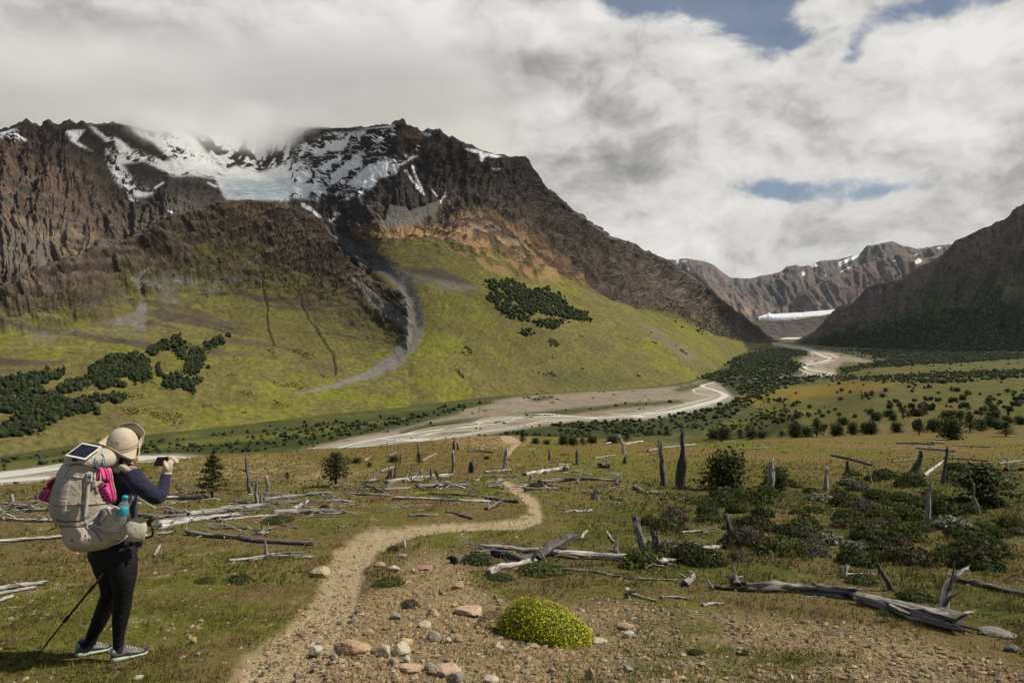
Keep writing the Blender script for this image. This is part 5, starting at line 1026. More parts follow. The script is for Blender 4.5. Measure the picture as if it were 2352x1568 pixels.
def wood_mesh(name, path, rad, col, sides=16, rough=.5, split=.6, ends=(1, 1), seg=None, origin=None):
    """a split, fluted, splinter-ended timber along a path"""
    _wseed[0] += 1; sd_ = _wseed[0]; r = np.random.default_rng(sd_)
    path = np.asarray(path, float); rad = np.asarray(rad, float)
    L = np.concatenate([[0], np.cumsum(np.linalg.norm(np.diff(path, axis=0), axis=1))]); tot = L[-1]
    n = seg or int(np.clip(tot / max(rad.mean(), 1e-3) * 1.6, 8, 34))
    s = np.linspace(0, tot, n)
    # smooth path
    k = min(len(path), 3)
    Q = np.stack([np.interp(s, L, path[:, i]) for i in range(3)], -1); R_ = np.interp(s, np.linspace(0, tot, len(rad)), rad)
    for _ in range(2):
        Q[1:-1] = (Q[:-2] + 2 * Q[1:-1] + Q[2:]) / 4
    rm = rad.mean()
    wob = np.stack([fbm(s / (rm * 9 + .02) + i * 31, s * 0 + sd_, 0, 3, seed=sd_ % 50) for i in range(3)], -1); Q = Q + wob * rm * .95 * np.minimum(1, np.minimum(s, tot - s) / (tot * .25 + 1e-6))[:, None] * 1.2
    V, _ = tube(Q, 1.0, sides, cap=False); V = V.reshape(n, sides, 3)
    a = np.arange(sides) / sides * 2 * math.pi
    tw = s / tot * r.uniform(-1.2, 1.2)
    A = a[None] + tw[:, None]
    fl = ridged(np.cos(A) * 1.5 + sd_, np.sin(A) * 1.5, (s / (rm * 14 + .05))[:, None] * np.ones_like(A), 3, seed=sd_ % 40)
    lump = fbm(np.cos(A) * .9 + sd_ * 1.3, np.sin(A) * .9, (s / (rm * 5 + .02))[:, None] * np.ones_like(A), 3, seed=7)
    grn = ridged(np.cos(A) * 3.4 + sd_, np.sin(A) * 3.4, (s / (rm * 30 + .1))[:, None] * np.ones_like(A), 2, seed=13)
    rr = R_[:, None] * (1 - rough * .75 + rough * fl + rough * .5 * grn + .62 * lump)
    # a long crack lets daylight into the side
    for _c in range(2):
        if r.random() < split:
            a0 = r.random() * 6.28; w = .35 + .3 * r.random(); dA = np.angle(np.exp(1j * (A - a0)))
            rr = rr * (1 - .55 * np.exp(-(dA / w) ** 2) * sstep(.0, .25, np.sin(np.clip(s / tot, 0, 1) * math.pi))[:, None])
    V = Q[:, None] + (V - Q[:, None]) * rr[..., None]
    T0 = (Q[0] - Q[1]) / (np.linalg.norm(Q[0] - Q[1]) + 1e-9); T1 = (Q[-1] - Q[-2]) / (np.linalg.norm(Q[-1] - Q[-2]) + 1e-9)
    V[0] += T0 * (r.random(sides)[:, None] ** 2) * R_[0] * 2.2 * ends[0]; V[-1] += T1 * (r.random(sides)[:, None] ** 2) * R_[-1] * 4.2 * ends[1]
    c0, c1 = V[0].mean(0) - T0 * R_[0] * .5, V[-1].mean(0) - T1 * R_[-1] * .5
    VV = np.concatenate([V.reshape(-1, 3), c0[None], c1[None]])
    i = np.arange(n * sides).reshape(n, sides); j = np.roll(i, -1, 1)
    Fq = np.stack([i[:-1], j[:-1], j[1:], i[1:]], -1).reshape(-1, 4)
    Ft = np.concatenate([np.stack([j[0], i[0], np.full(sides, n * sides)], -1), np.stack([i[-1], j[-1], np.full(sides, n * sides + 1)], -1)])
    st = fbm(np.cos(A) * 3.1 + sd_, np.sin(A) * 3.1, (s / (rm * 10 + .03))[:, None] * np.ones_like(A), 3, seed=11)
    mix_ = np.clip(.5 + 1.6 * st, 0, 1)[..., None]
    C = np.array(col) * (.72 + .5 * mix_); C = np.where((st < -.12)[..., None], C * .45, C)
    C = np.concatenate([C.reshape(-1, 3), [np.array(col) * .45, np.array(col) * .45]])
    uv = np.concatenate([np.stack([np.broadcast_to(a[None] / 6.283 + .0, A.shape), np.broadcast_to((s / (rm * 12 + .05))[:, None], A.shape) + sd_], -1).reshape(-1, 2), [[0, 0], [0, 0]]])
    if origin is not None: VV = VV - origin
    return np_mesh(name, VV, [Fq, Ft], True, np.clip(C, .01, .7), M_dead, uv)
def wpath(pts, rpx):
    """frame points (px, py[, lift m]) -> ground path; rpx half thickness in the frame"""
    out = []
    for q in pts:
        p = at(q[0], q[1] + rpx * .9, dmax=75); lift = q[2] if len(q) > 2 else 0.
        out.append(p + (0, 0, lift + rpx * p[1] / F * .75))
    return out
def dep_path(pts, rpx):
    """standing wood: first point on the ground, the others above it at the same depth (+ offset)"""
    p0 = at(pts[0][0], pts[0][1], dmax=90); d = p0[1]; out = [p0 - (0, 0, .08)]
    for q in pts[1:]: out.append(P(q[0], q[1], d + (q[2] if len(q) > 2 else 0)))
    return out, d
def log_(pts, rpx, col, label, name='fallen_log', cat='log', kids=(), group=None, taper=(1, .8), **kw):
    path = wpath(pts, rpx); d = np.mean([p[1] for p in path]); R0 = rpx * d / F
    org = np.array(path[0]); org[2] -= R0
    rad = [R0 * (taper[0] + (taper[1] - taper[0]) * i / (len(path) - 1)) for i in range(len(path))]
    o = add(name, wood_mesh(name, path, rad, col, origin=org, **kw), loc=org); tag(o, label, cat, group)
    for kid in kids:
        kp, kr, kn = kid[:3]; kc = kid[3] if len(kid) > 3 else col
        pp = [P(q[0], q[1], d + (q[2] if len(q) > 2 else 0)) for q in kp]
        add(kn, wood_mesh(kn, pp, np.linspace(kr, kr * .35, len(pp)) * d / F, kc, sides=8, origin=org), o)
    r = np.random.default_rng(_wseed[0] + 9000)
    if rpx >= 2.6 and name == 'fallen_log':                       # broken side branches and lifted splinters
        A = np.array(path); ax = A[-1] - A[0]; LL = np.linalg.norm(ax); ax /= LL
        for _k in range(2 + int(rpx > 4.5) + int(LL > 1.5)):
            u = r.uniform(.05, .95) * (len(A) - 1); b = A[int(u)] * (1 - u % 1) + A[min(int(u) + 1, len(A) - 1)] * (u % 1)
            dv = ax * r.choice((-1, 1)) * r.uniform(.4, 1.2) + np.array((r.normal(0, .3), r.normal(0, .6), r.uniform(.1, .75))); dv /= np.linalg.norm(dv); ln = min(R0 * r.uniform(3, 8.5), r.uniform(12, 30) * d / F)
            mid_ = b + dv * ln * .5 + r.standard_normal(3) * ln * .10
            add('branch_stub', wood_mesh('branch_stub', [b, mid_, b + dv * ln + r.standard_normal(3) * ln * .12], np.array((.42, .3, .12)) * min(R0, 6 * d / F) * r.uniform(.7, 1.2), (PALE, GREY, col)[r.integers(3)], sides=7, origin=org, seg=7), o)
    return o
def snag(pts, rpx, col, label, name='dead_snag', cat='snag', kids=(), prof=None, group=None, **kw):
    path, d = dep_path(pts, rpx); R0 = rpx * d / F; org = path[0].copy()
    prof = [q * 1.12 for q in (prof or [1.25, .95, .85, .7])]
    o = add(name, wood_mesh(name, path, np.array(prof) * R0, col, origin=org, ends=(0, 1), **kw), loc=org); tag(o, label, cat, group)
    for kid in kids:
        kp, kr, kn = kid[:3]; kc = kid[3] if len(kid) > 3 else col
        pp = [P(q[0], q[1], d + (q[2] if len(q) > 2 else 0)) for q in kp]
        add(kn, wood_mesh(kn, pp, np.linspace(kr, kr * .3, len(pp)) * d / F, kc, sides=8, origin=org), o)
    r = np.random.default_rng(_wseed[0] + 7000); tp = np.array(path[-1]); rt_ = prof[-1] * R0; hh = path[-1][2] - path[0][2]
    if rpx >= 2.4:
        for _k in range(3):                                        # shards left standing round the broken top
            a = r.uniform(0, 6.28); b = tp + np.array((math.cos(a), math.sin(a), 0)) * rt_ * .7 - (0, 0, hh * .16); L_ = hh * r.uniform(.17, .34)
            add('splinter', wood_mesh('splinter', [b, b + np.array((r.normal(0, .08), r.normal(0, .08), .55)) * L_, b + np.array((r.normal(0, .16), r.normal(0, .16), 1)) * L_], np.array((.55, .4, .12)) * rt_, (col, PALE if r.random() < .4 else col)[1], sides=6, seg=6, origin=org), o)
        for _k in range(2):                                        # root flares
            a = r.uniform(0, 6.28); dv = np.array((math.cos(a), math.sin(a) * .6, 0)); b = path[0] + (0, 0, .08 + R0 * .9)
            add('root', wood_mesh('root', [b, b + dv * R0 * 1.3 - (0, 0, R0 * .5), b + dv * R0 * 2.5 - (0, 0, R0 * 1.3)], np.array((.6, .45, .2)) * R0, col, sides=6, seg=6, origin=org), o)
    return o
# the twisted pile right of the path
log_([(1105, 1252), (1228, 1263), (1300, 1272), (1381, 1275), (1450, 1282), (1519, 1291)], 9, PALE, 'long pale straight log lying behind the twisted pile right of the path', taper=(.6, 1.2))
log_([(1043, 1285), (1099, 1272), (1127, 1266), (1170, 1274), (1196, 1285), (1238, 1276)], 10, (.15, .135, .12), 'dark twisted log on the left of the pile right of the path', kids=[([(1093, 1268), (1092, 1256), (1093, 1245)], 1.7, 'branch', GREY), ([(1092, 1249), (1070, 1248), (1048, 1243)], 1.4, 'branch', GREY), ([(1083, 1250), (1075, 1235)], 1.0, 'branch', GREY), ([(1100, 1275), (1091, 1286)], 1.2, 'branch', GREY)])
log_([(1123, 1313), (1146, 1301), (1193, 1294), (1226, 1285)], 8.5, PALE, 'pale frayed root arching forward out of the twisted pile', 'fallen_root', 'root', kids=[([(1222, 1286), (1230, 1270), (1241, 1257)], 5, 'root', GREY), ([(1238, 1262), (1252, 1284), (1266, 1310, -.3)], 2.4, 'root', GREY), ([(1130, 1310), (1124, 1318), (1128, 1322)], 2, 'root')])
log_([(1236, 1283, .02), (1262, 1270, .10), (1285, 1262, .12), (1312, 1254, .17)], 9.5, (.12, .11, .10), 'dark splintered limb pointing up right from the twisted pile', kids=[([(1250, 1276), (1270, 1258), (1293, 1254)], 3.5, 'splinter'), ([(1246, 1280), (1285, 1275), (1320, 1290)], 4.5, 'splinter'), ([(1290, 1280), (1300, 1297)], 2.2, 'splinter', PALE)])
log_([(1263, 1305), (1357, 1310), (1427, 1324), (1490, 1330), (1552, 1331)], 3.4, GREY, 'thin grey log stretched in front of the twisted pile')
snag([(1480, 1278), (1477, 1252), (1468, 1225), (1460, 1199)], 8.5, GREY, 'tall forked grey stump at the right end of the pale log', 'dead_stump', 'stump', kids=[([(1470, 1228), (1470, 1210), (1469, 1192)], 3, 'branch'), ([(1476, 1236), (1490, 1240), (1506, 1246)], 2, 'branch')])
snag([(1512, 1289), (1511, 1268), (1509, 1250), (1506, 1231)], 9, (.17, .155, .14), 'dark broad stump with spread roots right of the tall forked stump', 'dead_stump', 'stump', kids=[([(1515, 1275), (1524, 1285), (1530, 1297)], 4, 'root', PALE), ([(1505, 1276), (1492, 1283), (1480, 1288)], 4, 'root'), ([(1518, 1286), (1531, 1292), (1541, 1299)], 3, 'root', PALE)], prof=[1.7, 1.0, .85, .8])
log_([(1486, 1262), (1540, 1268), (1590, 1273), (1636, 1276)], 5, PALE, 'straight pale log behind the two grey stumps', taper=(.7, 1.1))
log_([(1522, 1252), (1570, 1257), (1620, 1259), (1674, 1251)], 4.5, PALE, 'pale curved log running to the foot of the leaning dark stub', taper=(.5, 1.3))
snag([(1688, 1252), (1681, 1230), (1674, 1208), (1668, 1191)], 9, (.16, .14, .125), 'leaning dark stub at the edge of the green hollow', 'dead_stump', 'stump', kids=[([(1684, 1236), (1694, 1245), (1696, 1256)], 4, 'root')], prof=[1.5, .95, .8, .65])
# split log and root fork lower right
log_([(1715, 1345), (1770, 1347), (1830, 1347), (1885, 1352), (1936, 1360)], 14, (.27, .25, .225), 'dark split log lying left of the white root fork', rough=.9, split=1, taper=(.7, 1.0), sides=22, kids=[([(1793, 1372, -.1), (1850, 1370, -.12), (1912, 1371, -.1)], 4, 'splinter', GREY), ([(1870, 1340), (1925, 1352), (1940, 1362)], 4, 'splinter', GREY)])
log_([(1975, 1371), (2040, 1385), (2095, 1402), (2135, 1416), (2172, 1424)], 19, (.34, .315, .28), 'thick cracked grey log ending in the white root fork', rough=.95, split=1, taper=(.55, 1.05), sides=24, kids=[([(2165, 1412), (2168, 1380), (2174, 1345), (2196, 1320), (2222, 1306)], 11, 'fork', PALE), ([(2180, 1352, -.05), (2187, 1325, -.05), (2192, 1293, -.05)], 4, 'branch', (.16, .145, .13)), ([(2172, 1384, -.04), (2186, 1368, -.06), (2202, 1357, -.06)], 5, 'branch', (.2, .18, .165)), ([(2160, 1418, -.05), (2195, 1417, -.05), (2229, 1405, -.05)], 9, 'root', PALE), ([(2108, 1405, -.12), (2118, 1424, -.14), (2123, 1441, -.16)], 7, 'root', GREY), ([(2040, 1388, -.14), (2090, 1410, -.16), (2110, 1432, -.16)], 6, 'splinter', GREY)])
log_([(2187, 1326), (2240, 1337), (2290, 1350), (2372, 1366)], 8, (.17, .155, .14), 'dark log behind the white root fork running out of the right edge', rough=.6, split=1)
log_([(1575, 1338), (1585, 1330), (1592, 1322)], 8, GREY, 'gnarled root clump left of the dark split log', 'root_clump', 'root', kids=[([(1582, 1328), (1586, 1316), (1598, 1312)], 3, 'root', PALE), ([(1580, 1328), (1568, 1322), (1562, 1316)], 3, 'root', PALE), ([(1590, 1334), (1604, 1345), (1612, 1350)], 2.5, 'root', PALE), ([(1576, 1336), (1566, 1342)], 3, 'root')])
log_([(1637, 1345), (1665, 1350), (1702, 1352)], 6, DARK, 'short charred log between two root clumps', kids=[([(1636, 1348), (1627, 1335), (1621, 1319)], 3.4, 'root', PALE)])
log_([(1694, 1342), (1692, 1330), (1688, 1322)], 8, (.2, .18, .165), 'root clump with pale upright spikes beside the dark split log', 'root_clump', 'root', kids=[([(1690, 1330), (1688, 1315), (1686, 1303)], 3.6, 'root', PALE), ([(1692, 1330), (1704, 1322), (1708, 1328)], 4, 'root', PALE), ([(1686, 1328), (1672, 1325), (1662, 1320)], 3, 'root', PALE), ([(1694, 1336), (1697, 1346), (1696, 1352)], 3, 'root')])
snag([(1938, 1326), (1940, 1314), (1944, 1304)], 5.5, PALE, 'small pale bulging stub behind the dark split log', 'dead_stump', 'stump', prof=[1.3, 1.1, .6])
log_([(1947, 1320), (1975, 1318), (2006, 1318)], 4, PALE, 'pale twiggy branch beside the bulging stub', 'dead_branch', 'branch', kids=[([(1985, 1318), (1989, 1308), (1990, 1298)], 2.6, 'branch', GREY), ([(1992, 1318), (2004, 1310), (2010, 1306)], 2, 'branch')])
snag([(2048, 1356), (2041, 1338), (2030, 1322), (2021, 1304)], 4.5, (.13, .12, .105), 'thin dark stub leaning left behind the thick cracked log', 'dead_stump', 'stump')
log_([(2081, 1271), (2140, 1274), (2180, 1275), (2222, 1278)], 2.6, PALE, 'thin white stick lying straight in the green hollow', 'dead_branch', 'branch')
log_([(1669, 1430), (1683, 1434), (1697, 1442)], 2.6, PALE, 'short white splinter on the right gravel', 'wood_scrap', 'wood')
log_([(1615, 1388), (1640, 1384), (1662, 1386)], 3.4, PALE, 'bent white branch piece on the gravel below the root clumps', 'wood_scrap', 'wood')
log_([(1440, 1362), (1456, 1364), (1480, 1372), (1500, 1377)], 4, PALE, 'white driftwood piece with dark knob right of the yellow cushion', 'wood_scrap', 'wood', kids=[([(1440, 1366), (1448, 1358), (1458, 1358)], 6, 'knot', DARK)])
log_([(1521, 1371), (1550, 1371), (1580, 1374)], 3.6, PALE, 'flat white plank of wood right of the knobbed driftwood', 'wood_scrap', 'wood')
snag([(1416, 1271), (1414, 1258), (1417, 1246)], 4.6, PALE, 'short white upright splinter behind the pale log', 'dead_stump', 'stump', prof=[.8, 1.1, .4])
log_([(1394, 1222), (1401, 1232), (1410, 1243)], 3, PALE, 'small forked white branch upslope of the pale log', 'wood_scrap', 'wood', kids=[([(1404, 1240), (1396, 1246), (1390, 1248)], 2, 'branch')])
log_([(1334, 1235), (1341, 1226), (1348, 1218)], 3.2, PALE, 'small white chip of wood upslope of the pile', 'wood_scrap', 'wood')
# tall snags and stubs of the middle ground
snag([(1564, 1124), (1563, 1090), (1567, 1062), (1566, 1038), (1566, 992)], 10, DARK, 'tallest charred snag with thick shoulder and thin spire', kids=[([(1566, 1032), (1562, 1010), (1555, 997)], 2.6, 'branch', PALE), ([(1563, 1100), (1556, 1115), (1550, 1126)], 6, 'root')], prof=[1.2, 1.0, .92, .90, .88, .45, .38, .34, .30], seg=26, rough=.3)
snag([(1525, 1115), (1521, 1080), (1518, 1045), (1517, 1020)], 6, (.20, .185, .165), 'straight grey snag left of the tallest charred snag', kids=[([(1517, 1036), (1510, 1026), (1502, 1015)], 1.6, 'branch')], prof=[1.2, .95, .85, .75])
snag([(1766, 1139), (1767, 1110), (1769, 1085), (1771, 1066)], 7, GREY, 'pale split stump right of the big round bush', 'dead_stump', 'stump', kids=[([(1772, 1084), (1778, 1083), (1780, 1090)], 3, 'branch', PALE)], prof=[1.0, .9, 1.0, .7], split=1)
snag([(1897, 1124), (1898, 1105), (1899, 1079)], 3.8, PALE, 'slim white stake-like snag in the hollow', prof=[1.1, 1, .7])
snag([(2128, 1207), (2130, 1170), (2133, 1140), (2139, 1117)], 5.5, GREY, 'leaning grey pole with thin tip in the right hollow', prof=[1.1, .95, .9, .4])
snag([(2165, 1111), (2169, 1080), (2176, 1032)], 3, (.15, .135, .12), 'thin dark cross-shaped pole near the wide young tree', kids=[([(2170, 1035), (2182, 1036), (2190, 1035)], 1.3, 'branch'), ([(2175, 1040), (2182, 1044)], 1.3, 'branch')], prof=[1.2, 1, .8])
snag([(2100, 1087), (2106, 1066), (2113, 1050), (2115, 1041)], 8, (.09, .08, .075), 'black broken stub leaning right on the open moor', 'dead_stump', 'stump', prof=[1.4, 1.0, .65, .5])
snag([(1948, 1090), (1948, 1076), (1947, 1064)], 6, (.10, .09, .08), 'small charred stub in the hollow', 'dead_stump', 'stump', prof=[1.4, .9, .4])
snag([(2249, 1181), (2244, 1160), (2237, 1140), (2237, 1111)], 3.2, GREY, 'thin crooked grey pole in front of the wide young tree', prof=[1.1, 1, .8, .35])
snag([(2002, 1109), (1998, 1092), (1993, 1075)], 1.8, GREY, 'very thin grey stick standing in the hollow')
snag([(1434, 1041), (1433, 1025), (1428, 1012), (1422, 1002)], 4, PALE, 'white leaning snag on the brow left of the tall snags', prof=[1.1, 1, .85, .6])
snag([(1435, 1064), (1436, 1056), (1437, 1049)], 4, DARK, 'short dark stub below the white leaning snag', 'dead_stump', 'stump', prof=[1.3, .9, .4])
snag([(1325, 1067), (1325, 1050), (1326, 1037)], 3.6, (.2, .18, .165), 'upright grey post-like stub right of the yellow mats', 'dead_stump', 'stump')
snag([(1263, 1056), (1262, 1047), (1262, 1038)], 3, (.17, .155, .14), 'short grey stub left of the yellow mats', 'dead_stump', 'stump')
snag([(1368, 1147), (1370, 1136), (1372, 1126)], 8, (.19, .175, .16), 'squat weathered stump in the grass right of the path', 'dead_stump', 'stump', prof=[1.1, .9, .45])
log_([(1380, 1068), (1386, 1066), (1394, 1068)], 7, (.2, .18, .165), 'upturned root star on the brow', 'root_clump', 'root', kids=[([(1384, 1064), (1374, 1060), (1362, 1059)], 2.2, 'root', PALE), ([(1386, 1064), (1386, 1055)], 2, 'root'), ([(1388, 1064), (1395, 1060), (1396, 1056)], 2, 'root', PALE), ([(1384, 1068), (1388, 1074), (1390, 1078)], 2.5, 'root', PALE)])
snag([(573, 1126), (571, 1105), (567, 1080), (565, 1050)], 4.6, (.22, .20, .185), 'thin tapering snag with a side branch right of the conifer sapling', kids=[([(568, 1085), (560, 1080), (551, 1076)], 2.6, 'branch'), ([(574, 1118), (581, 1114), (582, 1098)], 2, 'branch')], prof=[1.3, 1, .75, .25])
snag([(616, 1130), (615, 1114), (612, 1099)], 5.5, GREY, 'pale grooved stump right of the thin forked snag', 'dead_stump', 'stump', split=1, prof=[1, .9, .65])
snag([(588, 1167), (588, 1148), (588, 1128), (591, 1108)], 5, GREY, 'crooked grey stem rising from the big left log', kids=[([(580, 1165), (579, 1150)], 2, 'branch')], prof=[1.6, .8, .6, .75])
snag([(601, 1161), (600, 1146), (600, 1130)], 2.6, GREY, 'thin short spike beside the crooked grey stem')
snag([(612, 1275), (611, 1262), (609, 1247)], 4, GREY, 'small upright stub above the lowest left log', 'dead_stump', 'stump', prof=[1.2, .8, .6])
# brow snags
for a_, r_, c_, l_ in [([(1042, 1087), (1041, 1065), (1040, 1043)], 4.2, GREY, 'pale post-like snag on the slope above the path top'), ([(1161, 1076), (1162, 1058), (1163, 1040)], 4.6, GREY, 'broken grey snag beside the sandy path gap'), ([(1079, 1086), (1079, 1074), (1080, 1064)], 2.8, DARK, 'left one of two dark twin stubs above the path top'), ([(1086, 1086), (1085, 1074), (1084, 1062)], 3, DARK, 'right one of two dark twin stubs above the path top'), ([(961, 1046), (961, 1034), (960, 1021)], 2.4, (.2, .18, .16), 'dead pole next to the tiny conifer on the brow'), ([(905, 1097), (908, 1083), (910, 1069)], 2.6, (.17, .15, .14), 'leaning stick right of the cut stump on the left slope'),
                           ([(894, 1098), (894, 1092), (895, 1086)], 5.5, (.2, .185, .17), 'short cut stump on the left slope'), ([(989, 1100), (990, 1090), (990, 1082)], 3, (.16, .145, .13), 'dark stub right of the white root fan on the slope'), ([(1012, 1112), (1008, 1099), (1003, 1088)], 3.6, DARK, 'dark leaning stub behind the mid-slope log'), ([(1042, 1033), (1042, 1024), (1042, 1016)], 2.6, DARK, 'left dark stub on the brow skyline'), ([(1052, 1033), (1052, 1026), (1051, 1020)], 2.4, DARK, 'right dark stub on the brow skyline'), ([(967, 1095), (967, 1088), (968, 1082)], 3.4, GREY, 'grey stub touching the white root fan on the slope'),
                           ([(945, 1095), (945, 1082), (945, 1068)], 1.6, (.17, .15, .14), 'thin dark stick standing by the white root fan'), ([(920, 1062), (920, 1052), (920, 1044)], 1.5, (.17, .15, .14), 'thin stick standing on the left brow slope'), ([(891, 1034), (890, 1025), (889, 1016)], 1.2, GREY, 'very thin pole on the left brow skyline'), ([(1218, 1104), (1219, 1098), (1220, 1092)], 3.4, GREY, 'small stub just right of the path top'), ([(28, 1153), (28, 1146), (27, 1139)], 4.4, GREY, 'small grey stump at the left edge behind the hiker'), ([(84, 1155), (84, 1147), (85, 1141)], 6, (.18, .165, .15), 'dark stump close to the hiker pack on the left')]:
    snag(a_, r_, c_, l_, 'dead_stump', 'stump')
# fallen logs of the left jam
log_([(388, 1136), (410, 1130), (433, 1125)], 3, (.16, .145, .13), 'short dark log left of the conifer sapling')
log_([(378, 1143), (420, 1142), (478, 1141)], 4, PALE, 'white log lying behind the conifer sapling foot')
log_([(607, 1145), (680, 1138), (757, 1130)], 4, GREY, 'pale log slanting up right toward the open sapling', kids=[([(740, 1136), (748, 1140), (752, 1146)], 2, 'branch', PALE), ([(755, 1130), (757, 1138)], 1.6, 'branch', PALE)])
log_([(548, 1153), (610, 1152), (685, 1152)], 2.6, GREY, 'thin straight grey log behind the big left log')
log_([(607, 1158), (670, 1153), (737, 1151)], 2.6, (.22, .20, .18), 'thin brownish log just below the pale slanting log')
log_([(436, 1178), (480, 1174), (530, 1168), (586, 1165)], 8, GREY, 'thick grey hollow log carrying the crooked stem', split=1, taper=(.6, 1.1))
log_([(384, 1174), (408, 1175), (436, 1177)], 5, BROWN, 'short rotten brown log at the left end of the thick hollow log', split=1)
log_([(630, 1176), (690, 1174), (740, 1174), (784, 1173)], 6, GREY, 'grey log with frayed root end below the slanting logs', kids=[([(776, 1174), (782, 1166), (781, 1160)], 3, 'root', PALE), ([(778, 1174), (788, 1176), (786, 1182)], 3, 'root', PALE), ([(735, 1178), (745, 1187), (758, 1187)], 2.2, 'branch', PALE)])
log_([(674, 1167), (690, 1160), (704, 1151)], 4.6, PALE, 'short white root piece leaning on the frayed log', 'fallen_root', 'root', kids=[([(698, 1155), (704, 1148), (703, 1143)], 2.2, 'root')])
log_([(367, 1206), (410, 1198), (450, 1189), (500, 1184), (542, 1180)], 8, PALE, 'broad pale log fanned into strands right of the hiker', rough=.8, split=1, taper=(1.2, .5), kids=[([(362, 1216), (420, 1208), (470, 1196)], 3, 'splinter', GREY), ([(366, 1196), (420, 1188), (468, 1182)], 3, 'splinter', PALE), ([(380, 1224), (410, 1218), (432, 1221)], 2, 'splinter', PALE), ([(390, 1204), (412, 1214), (424, 1222)], 2, 'splinter', PALE)])
log_([(507, 1194), (488, 1184), (470, 1178)], 4, GREY, 'curved grey limb rising over the fanned pale log', kids=[([(472, 1180), (464, 1170), (457, 1161)], 3, 'branch'), ([(490, 1184), (497, 1176), (498, 1170)], 1.5, 'branch', PALE)])
log_([(501, 1195), (560, 1188), (634, 1182)], 3, PALE, 'thin pale log in front of the thick hollow log')
log_([(592, 1222), (601, 1224), (612, 1222)], 4.5, PALE, 'pale spread root star above the long dark log', 'root_clump', 'root', kids=[([(596, 1221), (580, 1216), (565, 1207)], 3, 'root'), ([(608, 1221), (622, 1214), (638, 1209)], 3, 'root'), ([(602, 1222), (601, 1208), (599, 1194)], 3.4, 'root', GREY), ([(602, 1222), (606, 1230)], 2.6, 'root'), ([(599, 1196), (612, 1188), (628, 1184)], 2.4, 'root')])
log_([(433, 1224), (480, 1229), (530, 1231), (573, 1238), (640, 1243), (706, 1247)], 6, (.19, .175, .16), 'long dark log with tangled pale roots at its right end', split=1, kids=[([(702, 1246), (716, 1246), (730, 1254)], 2.4, 'root', PALE), ([(702, 1246), (714, 1256), (722, 1262)], 2, 'root', PALE), ([(704, 1248), (722, 1242), (732, 1252)], 2, 'root', PALE), ([(704, 1246), (706, 1256), (714, 1258)], 2, 'root', PALE), ([(540, 1232), (560, 1222), (574, 1228)], 2, 'splinter', GREY)])
log_([(486, 1212), (525, 1212), (562, 1213)], 2.6, (.15, .14, .125), 'thin dark log left of the spread root star')
log_([(527, 1287), (570, 1284), (614, 1277), (660, 1276), (714, 1278)], 4.2, PALE, 'lowest pale log left of the path', kids=[([(612, 1274), (660, 1268), (696, 1267)], 2.8, 'splinter')])
snag([(427, 1225), (427, 1212), (428, 1200)], 2.4, PALE, 'small white upright sliver at the end of the fanned log', 'wood_scrap', 'wood', prof=[.7, 1, .3])
log_([(355, 1276), (361, 1264), (367, 1252)], 3.6, PALE, 'white chip of wood lying right of the hiker hip', 'wood_scrap', 'wood')
log_([(-40, 1246), (30, 1241), (90, 1236), (160, 1230)], 5.5, PALE, 'straight white log running behind the hiker at the left edge')
log_([(-30, 1153), (40, 1160), (90, 1168), (150, 1174)], 4, GREY, 'upper grey log behind the backpack at left')
log_([(-30, 1176), (50, 1172), (110, 1170), (160, 1168)], 3.4, GREY, 'second grey log crossing behind the backpack at left')
log_([(6, 1190), (50, 1194), (90, 1195), (150, 1194)], 4, PALE, 'pale log behind the backpack just above the white log', kids=[([(10, 1192), (4, 1186), (8, 1180)], 2, 'branch')])
log_([(310, 1180), (360, 1186), (420, 1180), (470, 1174)], 5, (.26, .24, .22), 'grey log just right of the hiker elbow', split=1)
log_([(322, 1232), (350, 1226), (390, 1222)], 4, GREY, 'grey branch beside the pole grip right of the hiker', kids=[([(335, 1228), (345, 1218), (352, 1212)], 2, 'branch', DARK)])
log_([(-30, 1354), (30, 1347), (92, 1338)], 6, PALE, 'splintered white slab at the left edge behind the pole', rough=.7, split=1)
log_([(-30, 1368), (20, 1358), (78, 1349)], 4, PALE, 'thinner white slab below the splintered one at the left edge', rough=.7, split=1)
log_([(-30, 1388), (0, 1378), (28, 1368)], 4, PALE, 'short white slab lowest at the left edge', rough=.7, split=1)
